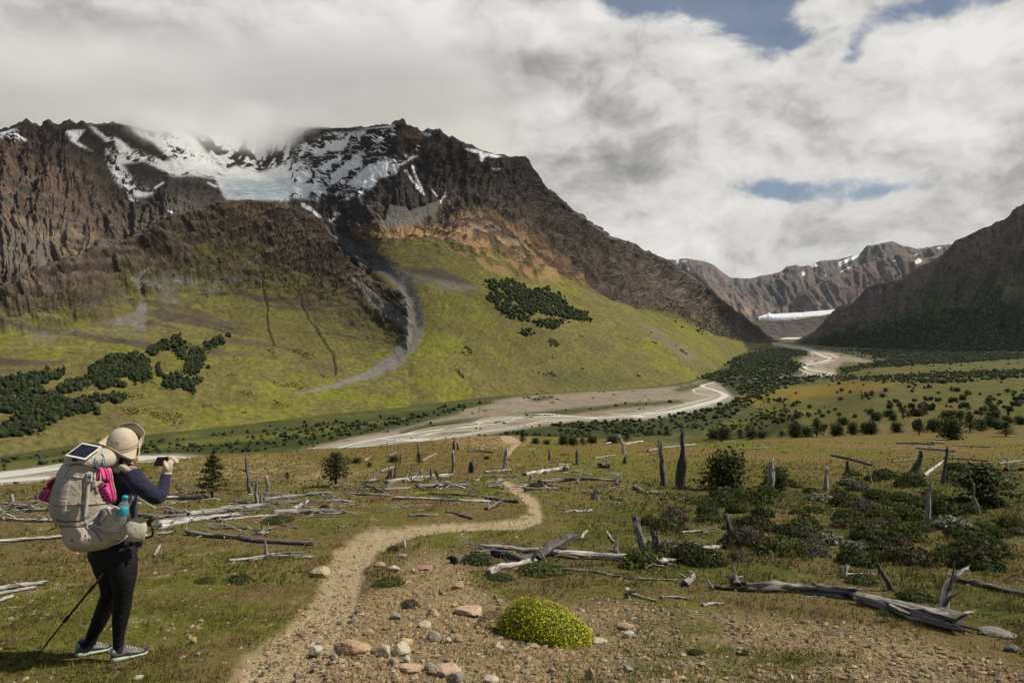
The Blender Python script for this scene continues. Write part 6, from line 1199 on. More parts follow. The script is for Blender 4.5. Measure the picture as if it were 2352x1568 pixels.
# logs on the slope left of and above the path
SL = [([(890, 1107), (935, 1100), (981, 1095), (1037, 1089)], 4.5, PALE, 'long pale log climbing the slope to the post-like snag'), ([(959, 1116), (1015, 1114), (1071, 1114)], 4.6, GREY, 'mid-slope grey log with frayed right end'), ([(838, 1114), (858, 1119), (878, 1128)], 3.6, (.17, .155, .14), 'dark log lying right of the open sapling'), ([(882, 1124), (910, 1121), (937, 1120)], 3, GREY, 'short grey log behind the mid-slope log'), ([(909, 1142), (960, 1143), (1009, 1146), (1065, 1149), (1122, 1150)], 3.4, PALE, 'long thin white log across the slope left of the path top'),
      ([(1111, 1142), (1145, 1145), (1184, 1151)], 4, (.24, .22, .20), 'twisted grey branch beside the path at the end of the long white log'), ([(1119, 1167), (1135, 1162), (1150, 1152)], 4.5, (.2, .185, .17), 'dark branch pile left of the path bend'), ([(989, 1133), (1035, 1134), (1089, 1138)], 2.8, (.16, .145, .13), 'thin dark log above the long white log'), ([(943, 1183), (975, 1182), (1004, 1183)], 3.4, GREY, 'grey broken branches in the turf left of the path'), ([(1025, 1174), (1055, 1181), (1083, 1189)], 3, (.15, .14, .125), 'dark stick lying in the turf left of the path'), ([(798, 1134), (845, 1134), (890, 1137)], 3, GREY, 'grey log under the open sapling'),
      ([(1115, 1084), (1145, 1081), (1172, 1078)], 2.4, PALE, 'pale log at the foot of the broken grey snag'), ([(1206, 1088), (1255, 1080), (1302, 1073)], 5, PALE, 'pale log with dark root end right of the broken snag'), ([(1121, 1094), (1155, 1092), (1188, 1092)], 2, GREY, 'thin log below the broken grey snag'), ([(876, 1082), (892, 1076), (909, 1070)], 2.4, GREY, 'grey log leading up to the leaning stick'), ([(894, 1047), (903, 1042), (911, 1037)], 1.6, GREY, 'short grey log high on the left brow'), ([(838, 1057), (845, 1052), (852, 1047)], 1.4, PALE, 'tiny pale log on the brow right of the round shrub'), ([(971, 1058), (987, 1048), (1003, 1041)], 2.2, GREY, 'grey log on the brow right of the tiny conifer'), ([(1077, 1035), (1100, 1034), (1129, 1037)], 2.8, (.2, .18, .165), 'dark log pile on the brow near the sandy gap'),
      ([(1241, 1106), (1285, 1101), (1322, 1099), (1370, 1100), (1419, 1103)], 4.6, (.22, .20, .185), 'long grey log with two root plates right of the path top'), ([(1207, 1122), (1240, 1121), (1271, 1120)], 5, (.26, .235, .20), 'knobbly log below the one with two root plates'), ([(1457, 1117), (1480, 1130), (1515, 1130)], 4.5, (.24, .22, .20), 'bent log left of the two tall snags'), ([(1391, 1019), (1412, 1013)], 1.8, PALE, 'short pale log on the brow left of the white leaning snag'), ([(1435, 1020), (1455, 1016), (1476, 1013)], 2.4, PALE, 'pale log on the brow right of the white leaning snag'), ([(1282, 1067), (1319, 1065)], 1.8, GREY, 'thin log at the foot of the upright grey post'), ([(1366, 1052), (1390, 1048), (1412, 1045)], 1.8, GREY, 'thin log above the upturned root star'), ([(1489, 1035), (1530, 1027), (1562, 1024), (1597, 1020)], 2.6, GREY, 'long grey log passing behind the two tall snags'),
      ([(1706, 1032), (1750, 1028), (1792, 1026)], 2, (.2, .18, .165), 'thin dark log on the open moor behind the big round bush'), ([(1566, 1223), (1593, 1220), (1620, 1220)], 3.2, PALE, 'flat pale log in the turf left of the leaning dark stub'), ([(2061, 1017), (2100, 1018), (2142, 1019)], 2.4, (.2, .18, .165), 'dark straight log below the row of shrubs'), ([(2132, 1013), (2150, 1015), (2168, 1017)], 2.2, PALE, 'pale broken log under the tallest bush of the row'), ([(2106, 1028), (2150, 1031), (2190, 1035)], 2.8, GREY, 'grey log pointing at the top of the cross-shaped pole'), ([(2170, 1052), (2200, 1052), (2232, 1055), (2268, 1058)], 2.6, (.16, .145, .13), 'dark forked log right of the cross-shaped pole'), ([(2123, 1091), (2145, 1075), (2168, 1058)], 3.2, PALE, 'white log slanting toward the cross-shaped pole'),
      ([(1911, 1045), (1955, 1054), (2001, 1067)], 2.8, DARK, 'dark log slanting down above the small charred stub'), ([(2050, 1060), (2095, 1055), (2140, 1050)], 2, (.2, .18, .165), 'thin brown log left of the black broken stub'), ([(2295, 1064), (2325, 1060), (2365, 1055)], 2.6, GREY, 'grey log at the right edge below the shrub row'), ([(2310, 1078), (2340, 1076), (2375, 1078)], 5, DARK, 'thick dark log at the right edge'), ([(2188, 1022), (2230, 1024), (2271, 1026)], 2, GREY, 'thin grey log under the row of shrubs at far right')]
for pts, rp, c_, l_ in SL:
    k = []
    if 'frayed right' in l_: k = [([(1064, 1113), (1070, 1108), (1073, 1106)], 1.6, 'root', PALE), ([(1066, 1115), (1072, 1121), (1071, 1126)], 2, 'root'), ([(1040, 1116), (1060, 1122), (1068, 1124)], 2, 'branch')]
    if 'two root plates' in l_: k = [([(1325, 1108), (1328, 1098), (1332, 1091)], 4, 'root', PALE), ([(1324, 1104), (1332, 1098), (1338, 1093)], 2.5, 'root', PALE), ([(1415, 1108), (1417, 1098), (1420, 1090)], 4, 'root', PALE), ([(1414, 1100), (1421, 1096), (1426, 1090)], 2.5, 'root', PALE)]
    if 'dark root end' in l_: k = [([(1294, 1074), (1300, 1068), (1299, 1066)], 2.5, 'root', PALE), ([(1296, 1074), (1303, 1072), (1304, 1078)], 3, 'root', DARK)]
    if 'branch pile' in l_: k = [([(1120, 1166), (1118, 1160), (1116, 1156)], 2, 'branch', GREY), ([(1136, 1168), (1138, 1160), (1137, 1154)], 2, 'branch', GREY), ([(1140, 1160), (1150, 1152), (1156, 1145)], 2.4, 'branch', GREY), ([(1136, 1166), (1150, 1172)], 1.8, 'branch', GREY)]
    if 'broken branches' in l_: k = [([(950, 1180), (958, 1172), (970, 1170)], 2, 'branch', PALE), ([(985, 1183), (992, 1178)], 1.5, 'branch', PALE)]
    if 'forked log right' in l_: k = [([(2226, 1054), (2234, 1049), (2241, 1046)], 2, 'branch')]
    log_(pts, rp, c_, l_, kids=k)
log_([(930, 1104), (946, 1102), (962, 1105)], 3.6, PALE, 'white root fan standing on the slope', 'root_clump', 'root', kids=[([(945, 1102), (938, 1095), (932, 1090)], 2, 'root'), ([(945, 1102), (946, 1092), (945, 1086)], 2, 'root'), ([(948, 1102), (958, 1094), (966, 1090)], 2.2, 'root'), ([(946, 1103), (940, 1110), (934, 1112)], 1.8, 'root')])
log_([(845, 1105), (856, 1102), (862, 1100)], 3.4, GREY, 'grey root knot at the end of the far left slope log', 'root_clump', 'root', kids=[([(858, 1101), (860, 1094), (860, 1088)], 1.8, 'root', PALE), ([(850, 1104), (830, 1105), (818, 1105)], 2, 'branch')])
# scraps of bleached wood strewn over the burnt ground
SCR = []
for k in range(6):
    r = np.random.default_rng(300 + k); L = .5; pts = [np.array((-.25, 0, 0)), np.array((0, .05 * r.standard_normal(), .03)), np.array((.25, .08 * r.standard_normal(), .02))]
    SCR.append(wood_mesh('wood_scrap', pts, [.03, .035, .018], (PALE, GREY, PALE, PALE, GREY, BROWN)[k], sides=7, seg=7))
r = np.random.default_rng(77); ns = 0
while ns < 150:
    if ns < 75: x_, y_ = r.uniform(1190, 2352), 1015 + 105 * r.random() ** 1.1
    elif ns < 125: x_, y_ = r.uniform(0, 1150), 1060 + 190 * r.random()
    else: x_, y_ = r.uniform(1150, 1900), 1130 + 250 * r.random()
    if y_ < 1125 - .1 * x_ and x_ < 600: continue
    p = at(x_, y_, dmax=80)
    if p[1] > 70: continue
    sc = r.uniform(6, 20) * (1 if y_ > 1060 else .8) * p[1] / F / .5 * r.uniform(.6, 1.3)
    o = add('wood_scrap', SCR[r.integers(6)], loc=p + (0, 0, .02 * sc)); o.scale = (sc, sc * r.uniform(.7, 1.3), sc * r.uniform(.7, 1.2)); o.rotation_euler = (r.normal(0, .1), r.normal(0, .18), r.normal(0, .5))
    tag(o, 'small bleached wood scrap strewn on the burnt ground', 'wood', 'bleached wood scraps strewn over the hillside'); ns += 1

# thin crooked branches tangled between the logs
BRM = []
for k in range(8):
    r = np.random.default_rng(340 + k); pts = [np.array((-.5, 0, .0))]
    for q in range(5): pts.append(pts[-1] + np.array((.2, r.normal(0, .06), r.normal(.0, .035) + (.02 if q < 3 else -.015))))
    c_ = (PALE, PALE, GREY, PALE, GREY, DARK, PALE, GREY)[k]
    tr = wood_mesh('trunk', pts, np.linspace(.026, .010, 6), c_, sides=7, seg=16); bs_ = []
    for q in range(3):
        i0 = r.integers(1, 5); dv = np.array((r.uniform(.05, .22), r.choice((-1, 1)) * r.uniform(.08, .22), r.uniform(.0, .16))); bs_.append(wood_mesh('twig', [pts[i0], pts[i0] + dv * .5 + r.normal(0, .02, 3), pts[i0] + dv], [.013, .009, .004], c_, sides=6, seg=6))
    BRM.append((tr, bs_))
r = np.random.default_rng(79); ns = 0
while ns < 190:
    if ns < 90: x_, y_ = r.uniform(320, 800), r.normal(1176, 28)
    elif ns < 140: x_, y_ = r.uniform(790, 1420), r.uniform(1078, 1180)
    elif ns < 165: x_, y_ = r.uniform(1060, 1640), r.normal(1275, 18)
    else: x_, y_ = r.uniform(-30, 150), r.normal(1180, 18)
    if not 1085 < y_ < 1330: continue
    p = at(x_, y_, dmax=70); sc = r.uniform(28, 95) * p[1] / F
    sc *= .85
    tr, bs_ = BRM[r.integers(8)]
    o = add('dead_branch', tr, loc=p + (0, 0, .03 * sc)); o.scale = (sc, sc * r.uniform(.7, 1.2), sc * r.uniform(.8, 1.5)); o.rotation_euler = (r.normal(0, .25), r.normal(0, .08), r.normal(0, .30) + (math.pi if r.random() < .5 else 0))
    for b in bs_: add('twig', b, o)
    tag(o, 'thin crooked bleached branch in the tangle of fallen wood', 'branch', 'thin branches tangled among the fallen logs'); ns += 1

# ---------------------------------------------------------------- stones
def stone_mesh(seed, col, planes=13, squash=(1, 1, 1), sub=I3):
    r = np.random.default_rng(seed); nrm = r.standard_normal((planes, 3)); nrm /= np.linalg.norm(nrm, axis=1, keepdims=True); hh = .62 + .36 * r.random(planes)
    dot = sub @ nrm.T; rad = np.min(np.where(dot > .05, hh / np.maximum(dot, .05), 9), axis=1); rad = np.minimum(rad, 1.08)
    rad = rad + .16 * fbm(sub[:, 0] * 3 + seed, sub[:, 1] * 3, sub[:, 2] * 3, 4, seed=seed)
    V = sub * rad[:, None]; n = fbm(V[:, 0] * 2 + seed, V[:, 1] * 2, V[:, 2] * 2, 4, seed=seed + 1)
    c = np.array(col) * (1 + .45 * n)[:, None]; c = mixc(c.astype(np.float32), (.40, .35, .27), sstep(.1, .3, n) * .35)
    return V, np.clip(c, .02, .7)
def rock(px, py, w, h, col, label, seed, dark=False, name='rock', depth=.8, group=None):
    """py = its base; w, h size in the frame"""
    p = at(px, py); s = p[1] / F
    V, c = stone_mesh(seed, col); V = V * np.array((w * .5 * s, w * .5 * s * depth, h * .62 * s)); a = random.uniform(-.5, .5)
    V = V @ np.array([[math.cos(a), math.sin(a), 0], [-math.sin(a), math.cos(a), 0], [0, 0, 1]])
    o = add(name, np_mesh(name, V, I3F, False, c, M_stone), loc=p + (0, w * .5 * s * depth * .6, h * .22 * s)); return tag(o, label, 'rock', group)
TAN, CREAM, ORG, GRY, PNK, DKG = (.33, .25, .155), (.44, .385, .29), (.36, .245, .145), (.24, .215, .175), (.42, .30, .205), (.10, .095, .09)
for k, (x_, y_, w_, h_, c_, l_) in enumerate([
    (806, 1506, 86, 30, ORG, 'large flat orange slab in the stone row at the path foot'), (869, 1500, 42, 22, ORG, 'orange stone wedged behind the white block'), (884, 1509, 32, 27, CREAM, 'white squarish block in the stone row'), (919, 1506, 42, 32, CREAM, 'cream boulder with a dark seam right of the white block'), (934, 1522, 19, 19, CREAM, 'small round cream stone below the cream boulder'), (784, 1524, 20, 14, (.46, .36, .2), 'yellowish egg-shaped stone in front of the orange slab'), (723, 1501, 35, 21, CREAM, 'pale rounded stone left of the orange slab'), (766, 1518, 22, 20, GRY, 'grey jagged stone under the left end of the orange slab'), (905, 1527, 24, 20, TAN, 'tan broken stone left of the small round stone'), (938, 1546, 56, 20, PNK, 'pinkish flat slab below the stone row'), (985, 1541, 27, 20, (.21, .20, .165), 'grey-green round stone between two pink slabs'), (1018, 1553, 78, 26, PNK, 'long pink wedge-shaped slab at the bottom'), (1047, 1571, 43, 28, GRY, 'grey angular stone at the bottom edge'), (1128, 1572, 36, 20, CREAM, 'pale stone cut by the bottom edge'),
    (996, 1474, 33, 27, GRY, 'rounded grey-brown boulder above the stone row'), (1030, 1475, 15, 14, CREAM, 'small pale stone right of the grey-brown boulder'), (1053, 1475, 24, 15, TAN, 'tan stone second right of the grey-brown boulder'), (1079, 1416, 72, 20, PNK, 'flat pinkish slab left of the yellow cushion'), (907, 1423, 32, 16, GRY, 'grey wedge stone beside the path'), (994, 1415, 34, 15, ORG, 'orange-cream stone above the boulder'), (975, 1441, 30, 15, CREAM, 'cream stone above the boulder on the left'), (928, 1482, 36, 15, (.46, .34, .17), 'yellow flat broken stone behind the row'), (843, 1458, 30, 14, TAN, 'flat tan stone in the path'), (1052, 1353, 31, 15, ORG, 'orange stone upslope of the yellow cushion'), (1227, 1490, 29, 12, TAN, 'flat tan stone in front of the yellow cushion'), (1147, 1492, 24, 10, CREAM, 'small cream stone left in front of the yellow cushion'), (1354, 1560, 24, 30, ORG, 'upright orange stone at lower right of the cushion'), (1268, 1544, 17, 14, TAN, 'small tan stone near the bottom right of the cushion'),
    (731, 1325, 46, 29, (.40, .32, .2), 'big pale tan rock at the left side of the path'), (926, 1258, 14, 23, CREAM, 'narrow white standing stone at the path bend'), (922, 1281, 25, 10, GRY, 'grey flat stone below the standing stone'), (905, 1311, 33, 13, CREAM, 'cream flat stone in the gravel beside the path'), (873, 1302, 24, 13, TAN, 'tan stone left of the cream flat stone'), (970, 1310, 46, 9, (.30, .17, .11), 'flat reddish stone right of the cream one'), (949, 1315, 13, 10, CREAM, 'small cream stone touching the reddish one'), (1441, 1446, 43, 14, ORG, 'flat orange stone right of the cushion'), (1445, 1464, 27, 17, CREAM, 'pale stone below the flat orange stone'), (1379, 1478, 38, 12, CREAM, 'pale flat stone touching the right end of the cushion'), (1441, 1543, 27, 19, GRY, 'grey-brown stone at bottom right of centre'),
    (2306, 1466, 74, 17, (.19, .18, .155), 'long pale lichen-spotted boulder at the right edge'), (2331, 1497, 36, 20, DKG, 'black stone below the pale boulder at the right edge'), (441, 1478, 18, 16, ORG, 'orange angular stone in the green patch right of the hiker'), (316, 1562, 22, 12, CREAM, 'pale flat stone at the bottom below the hiker'), (680, 1556, 17, 14, GRY, 'grey stone at the bottom left of the slab'), (810, 1420, 14, 9, DKG, 'small dark stone in the path'), (1010, 1530, 0, 0, None, '')]):
    if c_ is None: continue
    rock(x_, y_, w_, h_, c_, l_, 500 + k)
r = np.random.default_rng(88); ks = 0
STM = []
for k in range(8):
    V, c = stone_mesh(700 + k, (TAN, CREAM, GRY, TAN, ORG, GRY, CREAM, PNK)[k], sub=I2); STM.append(np_mesh('stone', V * (1, .8, .6), I2F, False, c, M_stone))
while ks < 130:
    if ks < 90: x_ = r.normal(960, 170); y_ = 1350 + 225 * r.random()
    else: x_, y_ = r.uniform(600, 2350), r.uniform(1400, 1568)
    if not (560 < x_ < 2352): continue
    if poly_sd(np.array([x_]), np.array([y_]), GRAVEL)[0] < -5: continue
    p = at(x_, y_); s = r.uniform(3, 9) * p[1] / F
    o = add('stone', STM[r.integers(8)], loc=p + (0, 0, .25 * s)); o.scale = (s * r.uniform(.8, 1.4), s, s * r.uniform(.7, 1.2)); o.rotation_euler = (r.normal(0, .2), r.normal(0, .2), r.uniform(0, 6.28))
    tag(o, 'fist-sized loose stone lying in the gravel', 'stone', 'loose stones strewn over the gravel'); ks += 1

# ---------------------------------------------------------------- yellow cushion plants
M_flower = material('yellow petals', .6, .2, attr='col', trans=.3)
def cushion():
    r = np.random.default_rng(61)
    a, b_ = at(1150, 1448), at(1352, 1488); c = (a + b_) / 2; ax = b_ - a; L = np.linalg.norm(ax[:2]) * .5 * 1.08; yaw = math.atan2(ax[1], ax[0])
    e = bpy.data.objects.new('cushion_plant', None); COL.objects.link(e); e.location = c + (0, .10, -.01); e.rotation_euler = (0, math.atan2(a[2] - b_[2], np.hypot(ax[0], ax[1])), yaw)
    def surf(n, lo=-.12):
        d = r.standard_normal((n, 3)); d[:, 2] = np.abs(d[:, 2]) + lo; d /= np.linalg.norm(d, axis=1, keepdims=True)
        h = np.interp(d[:, 0], [-1, -.4, .2, 1], [.27, .29, .24, .15]); rad = 1 + .26 * fbm(d[:, 0] * 2.2, d[:, 1] * 2.2, d[:, 2] * 2.2, 4, gain=.6, seed=601)
        return d, np.stack([d[:, 0] * L * rad, d[:, 1] * .27 * rad, np.maximum(d[:, 2], -.05) * h * rad], -1)
    d, q = surf(5200); n = len(d)
    V, Fc = leaves(q * (1 - .10 * r.random((n, 1))), (d * .5 + r.standard_normal((n, 3)) * .7), np.full(n, .011), r, .3)
    col = np.array((.20, .235, .018)) * (.4 + 1.1 * r.random((n, 1))) * (1 + .12 * r.standard_normal((n, 3)))
    add('foliage', joined('foliage', V, Fc, np.repeat(np.clip(col, .006, .4), 4, 0), M_leaf), e)
    core = I3.copy(); core[:, 2] = np.maximum(core[:, 2], -.1); hh = np.interp(core[:, 0], [-1, -.4, .2, 1], [.27, .29, .24, .15])
    core = core * np.stack([np.full(len(core), L * .9), np.full(len(core), .245), hh * .9], -1)
    add('woody_core', joined('woody_core', core, I3F, np.tile(np.array([[.10, .12, .012]]), (len(core), 1)), M_leaf, True), e)
    d, q = surf(2700, .05); n = len(d); keep = fbm(d[:, 0] * 3, d[:, 1] * 3, d[:, 2] * 3, 3, seed=603) + .35 * d[:, 2] + .2 * d[:, 0] > -.12; d, q = d[keep], q[keep]; n = len(d)
    V, Fc = leaves(q * 1.03 + (0, 0, .004), d + r.standard_normal((n, 3)) * .25, np.full(n, .0058), r, .95)
    col = np.array((.56, .52, .014)) * (.7 + .5 * r.random((n, 1)))
    f = add('flowers', joined('flowers', V, Fc, np.repeat(np.clip(col, .01, .8), 4, 0), M_flower), e); f['kind'] = 'stuff'
    tag(e, 'large domed cushion plant covered in yellow-green flowers beside the stones', 'plant')
    # its dead twiggy side
    d = r.standard_normal((600, 3)); d[:, 2] = abs(d[:, 2]); d /= np.linalg.norm(d, axis=1, keepdims=True); q = d * (.14, .12, .11) + (-L - .02, -.04, .02)
    V, Fc = leaves(q, d + r.standard_normal((600, 3)) * .8, np.full(600, .016), r, .15)
    add('dead_twigs', joined('dead_twigs', V, Fc, np.repeat(np.array((.14, .11, .08)) * (.5 + r.random((600, 1))), 4, 0), M_leaf), e)
cushion()
MMY = mound_mesh(36, (.23, .225, .012))
for x_, y_, w_, l_ in [(1297, 1045, 26, 'upper yellow flowering mat on the brow right of the path'), (1304, 1062, 28, 'lower yellow flowering mat on the brow right of the path'), (807, 1157, 24, 'round yellow cushion by the left log jam'), (1170, 1056, 16, 'small yellow cushion beside the sandy path gap'), (1117, 1068, 14, 'yellow cushion left of the broken grey snag'), (415, 1130, 10, 'tiny yellow cushion left of the conifer sapling'), (660, 1090, 14, 'small yellow cushion on the sandy knoll'), (1638, 1012, 20, 'yellow cushion at the foot of the shrub row'), (1804, 1040, 18, 'pale green cushion alone on the open moor')]:
    p = at(x_, y_, dmax=75); s = w_ * p[1] / F * .5; o = add('cushion_plant', MMY, loc=p - (0, 0, .04 * s)); o.scale = (s, s * .8, s * .7); tag(o, l_, 'plant')
# ---------------------------------------------------------------- the hiker and what she carries
from mathutils.bvhtree import BVHTree
D0 = float(at(245, 1512)[1]); PXM = D0 / F
def h1(cx, cy, off=0.0): return P(73.5 + .23437 * cx, 946.3 + .23437 * cy, D0 + off)
def h2(cx, cy, off=0.0): return P(55.1 + .21682 * cx, 1221.9 + .21682 * cy, D0 + off)
U1 = .23437 * PXM                                     # metres per unit of the upper-body sketch
fdir = np.array((math.cos(R(35)), math.sin(R(35)), 0)); rdir = np.array((math.sin(R(35)), -math.cos(R(35)), 0)); ZU = np.array((0, 0, 1.))
def limb(pts, sides=16):
    """pts: (point, radius) -> rounded tube"""
    path = [p for p, _ in pts]; rad = [r for _, r in pts]
    t = np.linspace(0, len(pts) - 1, (len(pts) - 1) * 5 + 1); A = np.array(path)
    def cat(Y):
        out = []
        Yp = np.concatenate([[2 * Y[0] - Y[1]], Y, [2 * Y[-1] - Y[-2]]])
        for u in t:
            k = min(int(u), len(Y) - 2); s = u - k; a, b, c, d = Yp[k], Yp[k + 1], Yp[k + 2], Yp[k + 3]
            out.append(.5 * ((2 * b) + (c - a) * s + (2 * a - 5 * b + 4 * c - d) * s * s + (3 * b - a - 3 * c + d) * s ** 3))
        return np.array(out)
    return tube(cat(A), cat(np.array(rad)), sides)
def ell(c, axes, sub=3):
    """ellipsoid from three half-axis vectors"""
    V, Fc = {2: (I2, I2F), 3: (I3, I3F)}[sub]
    return np.asarray(c) + V @ np.array(axes), [Fc]
def section_loft(secs, n=28, p=2.6):
    """secs: (centre, half along f, half along r): closed bag of super-elliptic sections"""
    a = np.arange(n) / n * 2 * math.pi; ca, sa = np.cos(a), np.sin(a)
    ex = np.sign(ca) * np.abs(ca) ** (2 / p); ey = np.sign(sa) * np.abs(sa) ** (2 / p)
    V = np.concatenate([np.asarray(c) + ex[:, None] * fdir * A + ey[:, None] * rdir * B for c, A, B in secs])
    m = len(secs); i = np.arange(m * n).reshape(m, n); j = np.roll(i, -1, 1)
    return V, [np.stack([i[:-1], j[:-1], j[1:], i[1:]], -1).reshape(-1, 4), i[0][::-1][None], i[-1][None]]
def dense(secs, k=5):
    c = np.array([s[0] for s in secs]); A = np.array([s[1] for s in secs]); B = np.array([s[2] for s in secs]); t = np.linspace(0, len(secs) - 1, (len(secs) - 1) * k + 1); x = np.arange(len(secs))
    ker = np.array([1, 2, 3, 2, 1.]) / 9; sm = lambda q: np.convolve(np.pad(q, 2, mode='edge'), ker, 'valid')
    ci = np.stack([sm(np.interp(t, x, c[:, i])) for i in range(3)], -1); return list(zip(ci, sm(np.interp(t, x, A)), sm(np.interp(t, x, B))))
def solid(name, lst, mat, parent, voxel=None, sm=4, smooth=True, wr=None):
    V, Fs = merge(lst); org = np.array(PORG)
    if wr is not None:
        amp, sc = wr; V = V + (amp * fbm(V[:, 0] / sc, V[:, 1] / sc, V[:, 2] / sc, 4, seed=901))[:, None] * 1.0
    o = add(name, np_mesh(name, V - org, Fs, smooth, None, mat), parent)
    if parent is None: o.location = org
    if voxel:
        m = o.modifiers.new('fuse', 'REMESH'); m.mode = 'VOXEL'; m.voxel_size = voxel; m.use_smooth_shade = True
        if sm: s = o.modifiers.new('soften', 'SMOOTH'); s.iterations = sm; s.factor = .5
    return o
PORG = (h2(1030, 1380, -.06) + h2(720, 1320, .07)) / 2; PORG[2] = float(hill(PORG[0], PORG[1]))
M_skin = material('skin', .5, .4, color=(.36, .19, .115), var=(40, .08, 3))
M_shirt = material('navy knit shirt', .85, .15, color=(.020, .020, .040), var=(60, .12, 3), bump=[(22, .010, 4, (1, 1, .6)), (9, .02, 2, (1, 1, 1.6))], sheen=.1)
M_legg = material('black leggings', .7, .25, color=(.0075, .0075, .009), var=(30, .2, 2), bump=[(16, .008, 3, (1, 1, 2.2))])
M_hat = material('beige hat cloth', .9, .1, color=(.48, .405, .29), var=(14, .08, 3), bump=[(220, .002, 2), (10, .008, 3)])
M_glove = material('cream sun glove', .85, .15, color=(.56, .47, .33), bump=[(60, .004, 3, (1, 1, 4)), (300, .001, 2)])
M_hair = material('dark hair', .5, .4, color=(.012, .009, .007), bump=[(180, .004, 3, (3, 3, .3))])
M_scarf = material('grey patterned scarf', .9, .1, color=(.30, .285, .26), var=[(160, .55, 1)], bump=[(50, .008, 3)])
M_pack = material('beige pack cloth', .85, .2, color=(.43, .375, .295), var=[(6, .07, 3), (90, .06, 2)], bump=[(500, .0006, 1), (10, .022, 3, (1, 1, .7)), (28, .007, 2, (1, 1, .5))])
M_mesh = material('grey stretch pocket cloth', .8, .2, color=(.37, .325, .27), var=[(9, .12, 3)], bump=[(30, .010, 3, (.5, .5, 2.2)), (700, .0005, 1)])
M_strap = material('pale webbing', .8, .2, color=(.46, .43, .40), bump=[(600, .0006, 1)])
M_black = material('black plastic', .45, .4, color=(.014, .014, .015)); M_cord = material('dark cord', .8, .2, color=(.06, .05, .04)); M_white = material('white plastic', .5, .4, color=(.62, .60, .56))
M_cyan = material('cyan plastic', .35, .5, color=(.02, .36, .46)); M_pink = material('pink clog foam', .55, .35, color=(.54, .05, .205), bump=[(300, .0006, 2)]); M_sole_p = material('worn clog sole', .85, .15, color=(.46, .27, .22), var=[(140, .45, 1)], bump=[(160, .003, 2)]); M_clog_shade = material('shaded red clog inside', .6, .3, color=(.30, .010, .018)); M_hole = material('dark opening', .9, .1, color=(.02, .006, .01))  # the clog inside is a dark red with its shade painted in
M_cell = material('solar cell glass', .45, .25, color=(.006, .008, .020)); M_frame = material('white panel frame', .5, .4, color=(.66, .64, .58))
M_shoe = material('grey trail shoe', .8, .2, color=(.125, .115, .10), var=(120, .15, 2), bump=[(260, .002, 2)]); M_shoe2 = material('pale grey shoe mesh', .8, .2, color=(.20, .21, .20), bump=[(300, .002, 2)]); M_mint = material('mint shoe sole', .7, .3, color=(.34, .42, .31), var=(60, .15, 2)); M_pole = material('black pole tube', .35, .5, color=(.012, .012, .014)); M_alu = material('worn pole tip', .4, .5, color=(.24, .22, .19), metallic=.5)

# --- body: one figure, slimmer than its clothes
sh_r, sh_l = h1(978, 605, -.10), h1(735, 600, .16)
elb, wri = h1(1232, 838, -.17), h1(1312, 605, -.02)
torso = [(h1(878, 500, .03), .052), (h1(868, 560, .03), .075), (h1(855, 640, .03), .125), (h1(845, 800, .03), .128), (h1(850, 1000, .03), .118), (h1(868, 1160, .03), .125), (h1(885, 1260, .03), .135)]
rt = [(h2(1010, 200, -.05), .105), (h2(1035, 330, -.06), .104), (h2(1052, 480, -.07), .088), (h2(1052, 650, -.07), .066), (h2(1036, 800, -.06), .061), (h2(1016, 960, -.06), .052), (h2(1003, 1090, -.06), .040), (h2(1000, 1200, -.06), .037)]
lt = [(h2(880, 200, .06), .105), (h2(885, 330, .06), .102), (h2(915, 480, .05), .086), (h2(915, 640, .05), .066), (h2(858, 800, .06), .062), (h2(790, 960, .06), .054), (h2(730, 1080, .07), .044), (h2(698, 1190, .07), .039)]
def slim(l, k): return [(p, r * k) for p, r in l]
arm_r = [(sh_r, .066), (h1(1035, 690, -.13), .064), (h1(1130, 770, -.16), .058), (elb, .050), (h1(1282, 745, -.10), .045), (h1(1305, 660, -.05), .037), (wri, .032)]
arm_l = [(sh_l, .064), (h1(735, 760, .22), .056), (h1(760, 900, .24), .046), (h1(860, 960, .27), .036), (h1(905, 1000, .27), .030)]
HC = h1(908, 372, .03); fh = np.array((math.cos(R(12)), math.sin(R(12)), -.06)); fh /= np.linalg.norm(fh); rh = np.cross(fh, ZU); rh /= np.linalg.norm(rh); uh = np.cross(rh, fh)
head = [ell(HC, (fh * .092, rh * .076, uh * .112)), ell(HC + fh * .035 - uh * .062, (fh * .055, rh * .052, uh * .05)), ell(HC + fh * .092 - uh * .018, (fh * .018, rh * .012, uh * .024), 2),
        ell(HC + fh * .088 - uh * .055, (fh * .010, rh * .022, uh * .006), 2), ell(HC + fh * .086 - uh * .067, (fh * .010, rh * .019, uh * .006), 2), ell(HC + rh * .076 - uh * .01, (fh * .018, rh * .008, uh * .03), 2), ell(HC - rh * .076 - uh * .01, (fh * .018, rh * .008, uh * .03), 2),
        limb([(HC - uh * .05 - fh * .015, .050), (h1(885, 500, .03), .050), (h1(872, 560, .03), .06)])]
hand_l = [ell(h1(915, 1015, .27), ((.025, 0, 0), (0, .03, 0), (0, 0, .04)), 2)]
body = solid('person', [limb(slim(torso, .9)), limb(slim(rt, .9)), limb(slim(lt, .9)), limb(slim(arm_r, .85)), limb(slim(arm_l, .85)), limb([(sh_l, .06), (h1(868, 600, .03), .07), (sh_r, .06)])] + head + hand_l, M_skin, None, .0075, 4)
tag(body, 'hiker in sun hat, navy shirt and black leggings photographing the valley', 'person')
for s in (1, -1):
    e = ell(HC + fh * .082 + rh * .031 * s + uh * .004, (fh * .010, rh * .013, uh * .008), 2); solid('eye', [e], M_white, body)
